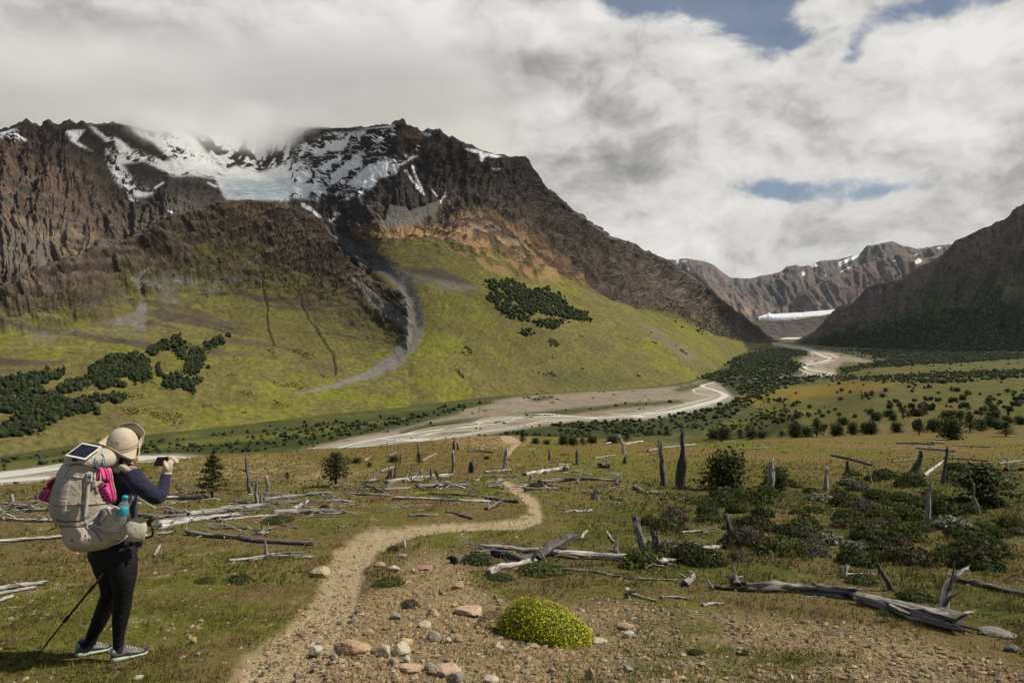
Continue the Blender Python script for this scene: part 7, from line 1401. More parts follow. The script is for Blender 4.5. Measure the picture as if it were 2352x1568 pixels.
# --- clothes
solid('shirt', [limb(torso[1:]), limb([(sh_l, .066), (h1(868, 612, .03), .095), (sh_r, .066)]), limb(arm_r[:-1] + [(wri, .034)]), limb(arm_l),
                section_loft(dense([(h1(868, 590, .03), .07, .15), (h1(853, 700, .03), .115, .175), (h1(845, 850, .03), .125, .165), (h1(850, 1000, .03), .118, .150), (h1(868, 1150, .03), .125, .160), (h1(880, 1262, .03), .130, .170)]), 24, 2.2)], M_shirt, body, .009, 6)
hips = section_loft(dense([(h1(872, 1180, .03), .125, .155), (h2(948, 110, .01), .150, .172), (h2(940, 210, .01), .165, .180), (h2(950, 320, .0), .140, .165), (h2(965, 400, .0), .09, .12)]), 24, 2.1)
solid('leggings', [limb(rt), limb(lt), hips, ell(h2(830, 235, .0), (fdir * .085, rdir * .12, ZU * .10))], M_legg, body, .009, 7)
# hat
def hat():
    c = h1(890, 318, .03); up = np.array((-.10, -.16, 1.)); up /= np.linalg.norm(up)
    A = I3.copy(); A[:, 2] = np.where(A[:, 2] < -.25, -.25, A[:, 2]); ax = np.array([.104, .108, .128])
    tx = np.array((1, 0, .1)); tx -= up * tx.dot(up); tx /= np.linalg.norm(tx); ty = np.cross(up, tx)
    V = c + A @ np.array([tx * ax[0], ty * ax[1], up * ax[2]])
    crown = (V, [I3F])
    outer = np.array([h1(655, 300, .0), h1(715, 330, -.06), h1(770, 352, -.10), h1(850, 400, -.13), h1(925, 438, -.13), h1(985, 458, -.11), h1(1040, 430, -.06), h1(1052, 370, .0), h1(1046, 300, .05), h1(1075, 245, .08), h1(1102, 205, .09), h1(1075, 160, .11), h1(1010, 112, .13), h1(930, 112, .17), h1(850, 150, .19), h1(770, 215, .16), h1(705, 262, .09)])
    ang = np.array([math.atan2((o - c).dot(ty), (o - c).dot(tx)) for o in outer])
    n = 64; t = np.linspace(0, len(outer), n, endpoint=False); k = t.astype(int) % len(outer); s = (t % 1)[:, None]; m = len(outer)
    a0, a1, a2, a3 = outer[(k - 1) % m], outer[k], outer[(k + 1) % m], outer[(k + 2) % m]
    O = .5 * (2 * a1 + (a2 - a0) * s + (2 * a0 - 5 * a1 + 4 * a2 - a3) * s * s + (3 * a1 - a0 - 3 * a2 + a3) * s ** 3)
    th = np.array([math.atan2((o - c).dot(ty), (o - c).dot(tx)) for o in O])
    I_ = c - up * .030 + np.cos(th)[:, None] * tx * .106 + np.sin(th)[:, None] * ty * .110
    rows = []
    for u in np.linspace(0, 1, 9):
        q = I_ * (1 - u) + O * u - up * (.030 * math.sin(u * math.pi))[..., None] if False else I_ * (1 - u) + O * u - up * .028 * math.sin(u * math.pi)
        rows.append(q)
    top = np.array(rows); bot = top - up * .004
    V2 = np.concatenate([top.reshape(-1, 3), bot.reshape(-1, 3)]); i = np.arange(9 * n).reshape(9, n); j = np.roll(i, -1, 1); f1 = np.stack([i[:-1], j[:-1], j[1:], i[1:]], -1).reshape(-1, 4); f2 = f1[:, ::-1] + 9 * n
    rim = np.stack([i[-1], j[-1], j[-1] + 9 * n, i[-1] + 9 * n], -1); inn = np.stack([j[0], i[0], i[0] + 9 * n, j[0] + 9 * n], -1)
    h = solid('hat', [crown], M_hat, body); solid('brim', [(V2, [f1, f2, rim, inn])], M_hat, h)
    e = np.concatenate([O, O[:1]]); solid('piping', [tube(e, .0035, 6, cap=False)], M_hat, h)
    ring = np.array([c - up * .026 + math.cos(a) * tx * .109 + math.sin(a) * ty * .113 for a in np.linspace(0, 2 * math.pi, 40)]); solid('hat_band', [tube(ring, .005, 6, cap=False)], M_hat, h)
    for q in ((872, 285), (905, 272), (925, 280)): solid('vent_eyelet', [ell(c + (h1(q[0], q[1], 0) - h1(890, 318, 0)) + np.array((0, -.104, 0)), ((.004, 0, 0), (0, .004, 0), (0, 0, .006)), 2)], M_cord, h)
hat()
solid('hair', [ell(HC - fh * .030 - uh * .012, (fh * .082, rh * .084, uh * .102)), limb([(h1(865, 430, -.02), .045), (h1(880, 480, -.03), .032), (h1(905, 520, -.035), .014)])], M_hair, body, .006, 3)
sc = [h1(790, 520, -.02), h1(835, 548, -.10), h1(900, 548, -.08), h1(955, 525, .02), h1(930, 500, .12), h1(850, 490, .12)]
solid('scarf', [limb([(p, .034) for p in sc + sc[:2]]), ell(h1(810, 500, -.04), ((.045, 0, 0), (0, .03, 0), (0, 0, .045)))], M_scarf, body, .006, 3)
solid('hat_cord', [tube([h1(900, 470, -.09), h1(905, 510, -.115), h1(893, 545, -.122), h1(898, 572, -.125)], .0035, 6), tube([h1(900, 470, -.09), h1(918, 512, -.115), h1(915, 548, -.122), h1(912, 575, -.125)], .0035, 6)], M_hat, body)
# glove: palm, four curled fingers, thumb along the phone
def glove():
    kn = [h1(1352, 456, .025), h1(1378, 462, .012), h1(1402, 474, -.002), h1(1418, 490, -.016)]
    lst = [limb([(wri, .034), (h1(1330, 560, -.02), .035), (h1(1352, 520, -.012), .036), (h1(1380, 492, -.002), .028)])]
    ln = (.82, 1, .95, .78)
    for k, L_ in zip(kn, ln):
        a = k + np.array((-.018, .026, .010)) * L_; b = a + np.array((-.030, .010, -.004)) * L_; c = b + np.array((-.022, -.008, -.012)) * L_
        base = h1(1362, 520, -.01) * .45 + k * .55
        lst.append(limb([(base, .012), (k, .0125), (a, .0115), (b, .0105), (c, .009)], 10))
    lst.append(limb([(h1(1325, 560, -.045), .016), (h1(1308, 530, -.058), .014), (h1(1300, 500, -.054), .0115), (h1(1302, 476, -.046), .0095)], 10))
    g = solid('glove', lst, M_glove, body, .0045, 2)
    solid('cuff', [tube([h1(1314, 612, -.025), h1(1316, 596, -.022)], [.0375, .0375], 20)], M_glove, g)
glove()
def boxm(c, ax, bev=0.0):
    V = np.array([[x, y, z] for x in (-1, 1) for y in (-1, 1) for z in (-1, 1)], float) @ np.array(ax) + c
    return V, [np.array([[0, 1, 3, 2], [4, 6, 7, 5], [0, 4, 5, 1], [2, 3, 7, 6], [0, 2, 6, 4], [1, 5, 7, 3]])]
def solo(name, lst, mat, label, cat, org, smooth=False, bev=None):
    V, Fs = merge(lst); o = add(name, np_mesh(name, V - org, Fs, smooth, None, mat), loc=org); tag(o, label, cat)
    if bev: b = o.modifiers.new('bevel', 'BEVEL'); b.width = bev; b.segments = 2
    return o
def part(name, lst, mat, parent, smooth=True, bev=None):
    V, Fs = merge(lst); o = add(name, np_mesh(name, V - np.array(parent.location), Fs, smooth, None, mat), parent)
    if bev: b = o.modifiers.new('bevel', 'BEVEL'); b.width = bev; b.segments = 2
    return o
# phone
pc = h1(1283, 482, .012); e1 = h1(1243, 512, .0) - h1(1280, 432, .0); e1 /= np.linalg.norm(e1); e2 = np.array((.36, .92, -.12)); e2 -= e1 * e1.dot(e2); e2 /= np.linalg.norm(e2); e3 = np.cross(e1, e2)
ph = solo('phone', [boxm(pc, (e1 * .036, e2 * .066, e3 * .0042))], M_black, 'black phone held up in the gloved hand', 'phone', pc, bev=.003)
part('camera_lens', [ell(pc - e3 * .0045 * np.sign(e3[1]) - e1 * .022 - e2 * .045, (e1 * .006, e2 * .006, e3 * .002), 2)], M_cell, ph)
# shoes
def shoe(heel, toe, name='shoe'):
    ax = toe - heel; ax[2] = 0; L = np.linalg.norm(ax); ax /= L; sx = np.array((ax[1], -ax[0], 0)); g = float(hill(*(heel + toe)[:2] / 2)); base = np.array(heel); base[2] = max(g, float(hill(*heel[:2]))) + .0
    slope = (float(hill(*toe[:2])) - float(hill(*heel[:2]))) / L; ax3 = ax + ZU * slope * .8
    def prof(secs, n=18, p=2.4, flat=True):
        a = np.arange(n) / n * 2 * math.pi; out = []
        for u, w, z0, z1, sh in secs:
            cx, cz = np.cos(a), np.sin(a); ex = np.sign(cx) * np.abs(cx) ** (2 / p); ez = np.sign(cz) * np.abs(cz) ** (2 / p)
            out.append(base + ax3 * L * u + sx * sh + ex[:, None] * sx * w + (z0 + (ez * .5 + .5) * (z1 - z0))[:, None] * ZU)
        V = np.concatenate(out); m = len(secs); i = np.arange(m * n).reshape(m, n); j = np.roll(i, -1, 1)
        return V, [np.stack([i[:-1], j[:-1], j[1:], i[1:]], -1).reshape(-1, 4), i[0][::-1][None], i[-1][None]]
    so_ = prof([(0.0, .018, .006, .030, 0), (.03, .032, .0, .036, 0), (.2, .038, .0, .034, 0), (.45, .036, .002, .026, 0), (.7, .045, .0, .024, 0), (.9, .037, .002, .024, 0), (.98, .020, .010, .026, 0)], p=3)
    up_ = prof([(.01, .016, .03, .06, 0), (.05, .029, .028, .082, 0), (.18, .035, .028, .086, 0), (.36, .035, .026, .088, 0), (.5, .038, .022, .078, 0), (.66, .042, .02, .062, 0), (.82, .039, .02, .048, 0), (.94, .026, .02, .038, 0), (.975, .012, .022, .032, 0)])
    s = solid(name, [up_], M_shoe, body)
    solid('sole', [so_], M_mint, s); solid('toe_cap', [prof([(.80, .0405, .018, .046, 0), (.88, .0365, .018, .044, 0), (.96, .022, .018, .037, 0), (.99, .010, .02, .030, 0)])], M_black, s)
    solid('side_panel', [prof([(.36, .0365, .030, .082, 0), (.5, .0395, .026, .074, 0), (.64, .0428, .024, .062, 0), (.74, .0415, .022, .052, 0)])], M_shoe2, s)
    solid('heel_tab', [prof([(-.005, .010, .040, .094, 0), (.03, .020, .045, .104, 0), (.07, .026, .060, .100, 0)])], M_mint, s)
    for u in (.40, .48, .56, .64): solid('lace', [tube([base + ax3 * L * u + sx * .022 + ZU * (.086 - (u - .4) * .10), base + ax3 * L * (u + .02) + ZU * (.093 - (u - .4) * .11), base + ax3 * L * u - sx * .022 + ZU * (.086 - (u - .4) * .10)], .003, 6)], M_white, s)
    solid('sock', [limb([(base + ax3 * L * .2 + ZU * .06, .036), (base + ax3 * L * .2 + ZU * .11, .037)])], M_shirt, s)
def gpt(cx, cy):
    q = h2(cx, cy); px_, py_ = proj(q); return at(px_, py_)
hr, tr = gpt(918, 1380), gpt(1165, 1325); hl, tl = gpt(548, 1325), gpt(800, 1275)
def relen(h_, t_, L=.262): d = t_ - h_; return h_, h_ + d / np.linalg.norm(d) * L
shoe(*relen(hr, tr)); shoe(*relen(hl, tl))

# --- backpack
BP0 = h1(500, 1300, -.14)
bp = bpy.data.objects.new('backpack', None); COL.objects.link(bp); bp.location = BP0; bp.empty_display_size = .1
tag(bp, 'big beige hiking backpack worn by the hiker', 'backpack')
a_, b_ = .175, .205
def bs(rows, off=-.12): return [(h1(cx, cy, off), a_ * s, b_ * s) for cx, cy, s in rows]
main = section_loft(dense(bs([(560, 430, .62), (545, 480, .80), (522, 560, .93), (500, 680, 1.0), (490, 830, 1.05), (497, 960, 1.03), (515, 1050, .97), (555, 1085, .98), (585, 1150, 1.04), (590, 1220, 1.0), (590, 1280, .85), (600, 1315, .60)])), 40, 2.9)
Vm, Fm = main; wr = fbm(Vm[:, 0] / .10, Vm[:, 1] / .10, Vm[:, 2] / .05, 4, seed=911); cz = Vm - np.array(h1(500, 900, -.12)); cz[:, 2] = 0; cz /= np.linalg.norm(cz, axis=1, keepdims=True) + 1e-6; Vm = Vm + cz * (wr * .012)[:, None]
mb = part('main_bag', [(Vm, Fm)], M_pack, bp)
lid = section_loft(dense(bs([(585, 535, .78), (588, 500, .95), (592, 450, .98), (600, 405, .90), (610, 372, .70), (618, 355, .40)], -.10)), 36, 2.5)
Vl, Fl = lid; Vl = Vl + (fbm(Vl[:, 0] / .07, Vl[:, 1] / .07, Vl[:, 2] / .07, 4, seed=913) * .016)[:, None] * np.array((.5, -.5, .8)); part('lid', [(Vl, Fl)], M_pack, bp)
# front stretch pocket: a bellied panel on the outer face
def pocket():
    rows = [(520, 610, .97), (505, 700, 1.035), (490, 830, 1.09), (497, 950, 1.075), (512, 1040, 1.0)]
    secs = dense(bs(rows), 6); n = 26; a = np.linspace(R(112), R(228), n); p = 2.9; V = []
    for k, (c, A, B) in enumerate(secs):
        ca, sa = np.cos(a), np.sin(a); ex = np.sign(ca) * np.abs(ca) ** (2 / p); ey = np.sign(sa) * np.abs(sa) ** (2 / p); edge = np.minimum(1, np.minimum(a - a[0], a[-1] - a) / .25); bel = 1 + .035 * np.sqrt(np.clip(edge, 0, 1)) * math.sin(min(1, (k + .5) / len(secs)) * math.pi) ** .5
        V.append(np.asarray(c) + (ex * bel)[:, None] * fdir * A + (ey * bel)[:, None] * rdir * B)
    V = np.array(V); m = len(V); V = V + (fbm(V[..., 0] / .05, V[..., 1] / .05, V[..., 2] / .02, 3, seed=917) * .006)[..., None] * (-fdir); f = grid_faces(m, n)
    o = part('front_pocket', [(V.reshape(-1, 3), [f])], M_mesh, bp); so2 = o.modifiers.new('thick', 'SOLIDIFY'); so2.thickness = .006
    return V
Vp = pocket()
# hip pocket and side pocket
part('hip_pocket', [ell(h1(1012, 1150, -.20), (fdir * .075, rdir * .045, ZU * .085)), ell(h1(960, 1160, -.20), (fdir * .06, rdir * .05, ZU * .06))], M_pack, bp)
part('hip_belt', [limb([(h1(760, 1190, -.20), .045), (h1(900, 1200, -.19), .042), (h1(1020, 1215, -.17), .035), (h1(1060, 1230, -.08), .03)])], M_pack, bp)
part('belt_buckle', [boxm(h1(1052, 1282, -.10), ((.017, 0, 0), (0, .02, 0), (0, 0, .026)))], M_black, bp, False, .004)
sp_ = section_loft(dense([(h1(815, 925, -.22), .060, .040), (h1(822, 960, -.22), .082, .055), (h1(825, 1050, -.21), .090, .062), (h1(815, 1140, -.20), .085, .060), (h1(800, 1190, -.19), .06, .045)]), 24, 2.6); part('side_pocket', [sp_], M_pack, bp)
part('pocket_hem', [tube([h1(745, 905, -.27), h1(790, 918, -.285), h1(850, 945, -.285), h1(915, 985, -.26), h1(950, 1010, -.22)], .006, 8)], M_strap, bp)
# shoulder strap and harness
part('shoulder_strap', [limb([(h1(835, 560, -.06), .02), (h1(880, 540, -.13), .022), (h1(925, 565, -.13), .022), (h1(960, 640, -.02), .022), (h1(985, 800, .05), .02), (h1(985, 900, .02), .016)])], M_pack, bp)
part('harness_strap', [limb([(h1(985, 830, -.07), .008), (h1(960, 900, -.11), .008), (h1(905, 1010, -.17), .008)])], M_strap, bp)
part('back_panel', [section_loft(dense([(h1(690, 560, .0), .05, .15), (h1(680, 800, .0), .06, .16), (h1(690, 1100, .0), .06, .16)]), 20, 3)], M_pack, bp)
# lay straps on the bag by casting from the eye
allV, allF = merge([(Vm, Fm), (Vl, Fl), (Vp.reshape(-1, 3), [grid_faces(*Vp.shape[:2])]), sp_])
bvh = BVHTree.FromPolygons([Vector(v) for v in allV], [tuple(int(k) for k in f) for fs in allF for f in fs])
EYE = Vector((0, 0, CAMZ))
def on_bag(cx, cy, lift=.004):
    q = Vector(h1(cx, cy, 0)); d = (q - EYE).normalized(); h, nrm, _, _ = bvh.ray_cast(EYE, d)
    if h is None: return np.array(h1(cx, cy, -.20)), np.array((0, -1., 0))
    n = np.array(nrm); n = n if n.dot(np.array(d)) < 0 else -n
    return np.array(h) + n * lift, n
def band(pts, w, thick=.003, lift=.004, k=6):
    pts = np.array(pts, float); t = np.linspace(0, len(pts) - 1, (len(pts) - 1) * k + 1); xs = np.interp(t, range(len(pts)), pts[:, 0]); ys = np.interp(t, range(len(pts)), pts[:, 1])
    Q = [on_bag(x, y, lift) for x, y in zip(xs, ys)]; c = np.array([q[0] for q in Q]); n = np.array([q[1] for q in Q])
    for _ in range(2): c[1:-1] = (c[:-2] + c[1:-1] * 2 + c[2:]) / 4; n[1:-1] = (n[:-2] + n[1:-1] * 2 + n[2:]) / 4
    n /= np.linalg.norm(n, axis=1, keepdims=True); T = np.gradient(c, axis=0); T /= np.linalg.norm(T, axis=1, keepdims=True) + 1e-9; s = np.cross(T, n); s /= np.linalg.norm(s, axis=1, keepdims=True) + 1e-9; hw = w * U1 / 2
    A = np.stack([c - s * hw, c + s * hw, c + s * hw + n * thick, c - s * hw + n * thick], 1); m = len(c); i = np.arange(m * 4).reshape(m, 4); j = np.roll(i, -1, 1)
    return A.reshape(-1, 3), [np.stack([i[:-1], j[:-1], j[1:], i[1:]], -1).reshape(-1, 4), i[0][::-1][None], i[-1][None]]
def cordl(pts, r, lift=.003, k=8):
    pts = np.array(pts, float); t = np.linspace(0, len(pts) - 1, (len(pts) - 1) * k + 1)
    c = np.array([on_bag(x, y, lift)[0] for x, y in zip(np.interp(t, range(len(pts)), pts[:, 0]), np.interp(t, range(len(pts)), pts[:, 1]))])
    for _ in range(2): c[1:-1] = (c[:-2] + c[1:-1] * 2 + c[2:]) / 4
    return tube(c, r, 6)
for pts, w, m in (([(562, 560), (555, 660), (545, 780), (535, 900), (515, 1045)], 30, M_strap), ([(525, 1095), (600, 1035), (690, 965), (762, 905)], 36, M_strap), ([(668, 1098), (705, 1020), (742, 950), (775, 900)], 40, M_strap), ([(560, 1085), (650, 1118), (760, 1152), (890, 1180)], 44, M_strap), ([(375, 520), (340, 580), (310, 640)], 20, M_strap), ([(700, 450), (690, 540), (640, 610)], 16, M_pack), ([(610, 620), (625, 700), (640, 790)], 26, M_pack)):
    part('strap', [band(pts, w)], m, bp)
part('draw_cord', [cordl([(215, 915), (330, 912), (450, 910), (560, 907), (740, 896)], .0028)], M_cord, bp)
part('seam', [cordl([(238, 1052), (310, 1072), (410, 1070), (490, 1055), (515, 1030)], .0035)], M_cord, bp)
part('seam', [cordl([(498, 660), (508, 760), (492, 900), (500, 1020)], .0035)], M_cord, bp)
part('seam', [cordl([(270, 1115), (400, 1120), (520, 1115), (600, 1150), (690, 1260)], .0025)], M_cord, bp)
part('lid_zip', [cordl([(345, 525), (430, 508), (520, 515), (600, 545), (700, 540)], .004)], M_cord, bp)
part('drawstring', [cordl([(640, 470), (620, 560), (600, 640), (590, 720)], .002)], M_cord, bp)
part('pocket_edge', [cordl([(345, 640), (400, 622), (450, 640), (500, 640), (520, 612)], .005)], M_pack, bp)
q, n = on_bag(560, 632, .012); part('buckle', [boxm(q, ((.018, .004, 0), (-.003, .008, 0), (0, 0, .030)))], M_white, bp, False, .004); 
q, n = on_bag(603, 700, .010); part('buckle', [boxm(q, ((.012, .003, 0), (-.002, .006, 0), (0, 0, .022)))], M_strap, bp, False, .003)
part('buckle_slot', [boxm(on_bag(560, 632, .021)[0], ((.011, .003, 0), (-.001, .002, 0), (0, 0, .006)))], M_cord, bp, False)
ring = [on_bag(665 + 46 * math.cos(t), 478 + 72 * math.sin(t), .006)[0] for t in np.linspace(-1.3, 3.6, 22)]; part('cable', [tube(ring, .0032, 6)], M_cyan, bp)
ring = [on_bag(560 + 24 * math.cos(t), 1120 + 24 * math.sin(t), .007)[0] for t in np.linspace(0, 6.28, 18)]; part('d_ring', [tube(ring, .004, 6, cap=False)], M_strap, bp)
lg = [on_bag(440 + 22 * math.cos(t), 1178 + 18 * math.sin(t), .006)[0] for t in np.linspace(-1.2, 3.3, 16)]; part('logo', [tube(lg, .0032, 6), ell(on_bag(402, 1192, .004)[0], ((.005, 0, 0), (0, .002, 0), (0, 0, .004)), 2)], M_white, bp)
for hx, hy in ((523, 1211), (560, 1244), (392, 1255), (292, 1188)): part('eyelet', [ell(on_bag(hx, hy, .001)[0], ((.008, 0, 0), (0, .003, 0), (0, 0, .006)), 2)], M_black, bp)
part('loose_strap', [tube([h1(780, 1302, -.27), h1(860, 1275, -.275), h1(905, 1245, -.27), h1(935, 1205, -.265)], .0045, 6)], M_strap, bp)
part('loose_strap', [tube([h1(235, 870, -.16), h1(190, 895, -.17), h1(160, 930, -.17), h1(135, 955, -.17)], .006, 6)], M_strap, bp)
part('loose_strap', [tube([h1(262, 1040, -.16), h1(225, 1080, -.17), h1(240, 1130, -.17), h1(150, 1165, -.16)], .004, 6)], M_cord, bp)
# --- solar panel on the lid
sA, sB, sD = h1(322, 425, -.31), h1(520, 466, -.345), h1(494, 300, -.155); sC = sB + sD - sA
nrm = np.cross(sB - sA, sD - sA); nrm /= np.linalg.norm(nrm); nrm *= np.sign(nrm[2]); org = (sA + sB + sC + sD) / 4
def quadplate(u0, u1, v0, v1, z0, z1):
    pt = lambda u, v: sA * (1 - u) * (1 - v) + sB * u * (1 - v) + sC * u * v + sD * (1 - u) * v
    V = np.array([pt(u, v) + nrm * z for z in (z0, z1) for v in (v0, v1) for u in (u0, u1)])
    return V, [np.array([[0, 2, 3, 1], [4, 5, 7, 6], [0, 1, 5, 4], [2, 6, 7, 3], [0, 4, 6, 2], [1, 3, 7, 5]])]
sp = solo('solar_panel', [quadplate(0, 1, 0, 1, -.004, .002)], M_frame, 'small white-framed solar panel lying on top of the backpack', 'solar panel', org, bev=.0015)
for k in range(11): part('cell', [quadplate(.07 + k * .0787, .07 + k * .0787 + .072, .09, .91, .0021, .0034)], M_cell, sp, False)
part('cable_box', [ell(on_bag(425, 470, .01)[0], ((.02, 0, 0), (0, .01, 0), (0, 0, .012)), 2)], M_black, sp)
# --- clogs
def clog(heel, toe, up, label):
    ax = toe - heel; L = np.linalg.norm(ax); ax /= L; up = np.asarray(up, float); up -= ax * up.dot(ax); up /= np.linalg.norm(up); sx = np.cross(ax, up); org = (heel + toe) / 2
    t = np.linspace(0, 1, 17); w = np.interp(t, [0, .04, .2, .45, .7, .9, .97, 1], [.012, .028, .036, .034, .047, .042, .028, .008])
    def ringloft(z0, z1, k=1.0, n=20, tt=t, ww=w, pw=2.5):
        a = np.arange(n) / n * 2 * math.pi; ca, sa = np.cos(a), np.sin(a); ex = np.sign(ca) * np.abs(ca) ** (2 / pw); ez = np.sign(sa) * np.abs(sa) ** (2 / pw); out = []
        for u, q in zip(tt, ww):
            lo, hi = (z0(u), z1(u)); out.append(heel + ax * L * u + ex[:, None] * sx * q * k + (lo + (ez * .5 + .5) * (hi - lo))[:, None] * up)
        V = np.concatenate(out); m = len(tt); i = np.arange(m * n).reshape(m, n); j = np.roll(i, -1, 1); return V, [np.stack([i[:-1], j[:-1], j[1:], i[1:]], -1).reshape(-1, 4), i[0][::-1][None], i[-1][None]]
    o = solo('clog', [ringloft(lambda u: .006 * math.sin(u * 3.1), lambda u: .030)], M_pink, label, 'clog', org, True)
    part('sole', [ringloft(lambda u: -.006, lambda u: .010, .99)], M_sole_p, o)
    tu = np.linspace(.42, 1, 13); part('upper', [ringloft(lambda u: .022, lambda u: float(np.interp(u, [.42, .55, .75, .92, 1], [.080, .078, .062, .046, .032])), 1.04, 22, tu, np.interp(tu, t, w))], M_pink, o)
    part('lining', [ringloft(lambda u: .028, lambda u: .034, .82, 16, np.linspace(.06, .46, 8), np.interp(np.linspace(.06, .46, 8), t, w))], M_clog_shade, o)  # dark red paints the shade inside the open heel
    part('lining', [ell(heel + ax * L * .435 + up * .052, (ax * .016, sx * .030, up * .022), 2)], M_clog_shade, o)  # same painted shade at the mouth of the toe
    th = np.linspace(-1.25, 1.25, 16); strap = np.array([heel + ax * L * (.46 - .50 * math.cos(x)) + sx * .041 * math.sin(x) * 1.0 + up * (.062 - .004 * math.cos(x)) for x in th])
    V, Fs = tube(strap, .006, 8); V = strap.repeat(8, 0) + (V - strap.repeat(8, 0)) * 1.0 + np.outer((V - strap.repeat(8, 0)) @ up, up) * 1.2; part('heel_strap', [(V, Fs)], M_pink, o)
    for s in (1, -1): part('rivet', [ell(heel + ax * L * .46 + sx * s * .042 + up * .060, (ax * .010, sx * .008, up * .010), 2)], M_black, o)
    part('back_rim', [tube([heel + ax * L * (.42 - .42 * math.cos(x)) + sx * .036 * math.sin(x) + up * .034 for x in np.linspace(-1.4, 1.4, 14)], .006, 8)], M_pink, o)
    for u in (.56, .66, .76, .86):
        for s in (-.9, -.45, .0, .45, .9):
            wu = float(np.interp(u, t, w)) * 1.04; hz = float(np.interp(u, [.42, .55, .75, .92, 1], [.080, .078, .062, .046, .032])); mid = (.022 + hz) / 2; hh = (hz - .022) / 2; an = s * 1.25
            c = heel + ax * L * (u + .03 * abs(s)) + sx * wu * math.sin(an) * 1.0 + up * (mid + hh * math.cos(an) * 1.0)
            part('vent_hole', [ell(c, (ax * .0055, sx * .0055, up * .0045), 2)], M_hole, o)
clog(h1(752, 545, -.31), h1(800, 888, -.33), (-.50, -.84, .1), 'pink clog hanging on the right side of the backpack')
clog(h1(255, 640, -.19), h1(118, 868, -.22), (.62, -.70, .35), 'pink clog with shade-darkened red inside hanging on the left side of the backpack')
# --- water bottle in the side pocket
def bottle():
    b0, b1 = h1(868, 1090, -.245), h1(918, 818, -.255); ax = b1 - b0; L = np.linalg.norm(ax); ax /= L; e = np.cross(ax, (0, 1, 0)); e /= np.linalg.norm(e); g = np.cross(ax, e)
    def lathe(pr, n=24):
        a = np.arange(n) / n * 2 * math.pi; V = np.concatenate([b0 + ax * L * u + (np.cos(a)[:, None] * e + np.sin(a)[:, None] * g) * r_ for u, r_ in pr]); m = len(pr); i = np.arange(m * n).reshape(m, n); j = np.roll(i, -1, 1)
        return V, [np.stack([i[:-1], j[:-1], j[1:], i[1:]], -1).reshape(-1, 4), i[0][::-1][None], i[-1][None]]
    gl = bpy.data.materials.new('clear bottle plastic'); gl.use_nodes = True; p = gl.node_tree.nodes['Principled BSDF']; p.inputs['Transmission Weight'].default_value = .85; p.inputs['Roughness'].default_value = .08; p.inputs['IOR'].default_value = 1.2; p.inputs['Base Color'].default_value = (.80, .86, .86, 1)
    o = solo('water_bottle', [lathe([(0, .030), (.02, .034), (.30, .034), (.34, .032), (.38, .034), (.60, .034), (.70, .031), (.80, .020), (.86, .014), (.90, .0135)])], gl, 'clear water bottle with cyan cap in the pack side pocket', 'bottle', b0, True)
    part('label', [lathe([(.36, .0348), (.37, .0355), (.585, .0355), (.595, .0348)])], M_cyan, o); part('cap', [lathe([(.885, .0175), (.89, .019), (.97, .019), (.985, .0185), (1.0, .015)])], M_cyan, o)
bottle()
# --- trekking pole
def pole():
    tip = gpt(122, 1338); tip[1] -= .02; hand = P(349, 1191, D0 - .10); mid = lambda u: tip * (1 - u) + hand * u + np.array((0, -.05 * math.sin(math.pi * u), 0))
    o = solo('trekking_pole', [tube([mid(u) for u in (.30, .5, .66, .86)], .0085, 10)], M_pole, 'black trekking pole slanting behind the hiker leg', 'pole', tip, True)
    part('lower_section', [tube([mid(u) for u in (.04, .18, .32)], .0065, 10)], M_pole, o); part('tip', [tube([mid(u) for u in (-.012, .03, .10)], [.003, .006, .0068], 8)], M_alu, o)
    for u in (.31, .53, .645): part('lock_collar', [tube([mid(u - .018), mid(u + .018)], .0125, 12), ell(mid(u) + np.array((.008, -.008, .006)), ((.012, 0, 0), (0, .007, 0), (0, 0, .012)), 2)], M_black, o)
    part('upper_sleeve', [tube([mid(.66), mid(.72)], .0095, 10)], M_alu, o)
    part('grip', [tube([mid(u) for u in (.84, .88, .93, .97, 1.0, 1.015)], [.013, .016, .0145, .016, .019, .012], 12)], M_black, o)
    part('wrist_strap', [limb([(mid(.965), .008), (mid(.97) + (.035, -.01, -.02), .009), (mid(.95) + (.055, -.01, -.06), .009), (mid(.92) + (.035, -.01, -.05), .008)], 8)], M_black, o)
pole()
# ---------------------------------------------------------------- cloud on the summits, unseen clouds added overhead to shade the range, and the air
def vol_mat(name, dens, col=(1, 1, 1), aniso=0.3):
    m = bpy.data.materials.new(name); m.use_nodes = True; t = m.node_tree; t.nodes.clear()
    o = t.nodes.new('ShaderNodeOutputMaterial'); v = t.nodes.new('ShaderNodeVolumePrincipled')
    v.inputs['Color'].default_value = (*col, 1); v.inputs['Density'].default_value = dens; v.inputs['Anisotropy'].default_value = aniso
    t.links.new(v.outputs[0], o.inputs['Volume']); return m, t, v
def puff(name, c, r, mat, seed, label, sub=4, amp=.35):
    bm = bmesh.new(); bmesh.ops.create_icosphere(bm, subdivisions=sub, radius=1)
    V = np.array([v.co[:] for v in bm.verts]); n = fbm(V[:, 0] * 2.2 + seed, V[:, 1] * 2.2, V[:, 2] * 2.2, 5, gain=.55, seed=seed)
    V = V * (1 + amp * n * 2)[:, None] * np.array(r)
    for v, q in zip(bm.verts, V): v.co = q
    me = bpy.data.meshes.new(name); bm.to_mesh(me); bm.free(); me.materials.append(mat)
    o = add(name, me, loc=c); tag(o, label, 'cloud', kind='stuff'); return o
mc, _, _ = vol_mat('overhead cloud', .0030); mc2, _, _ = vol_mat('thin shading cloud', .0014); mc3, _, _ = vol_mat('grey shading cloud', .0030)
puff('cloud', (5750, 4950, 4000), (1900, 1500, 260), mc3, 611, 'large unseen cloud added to shade the right-hand mountain')  # out of view, placed so its shadow falls on that mountain
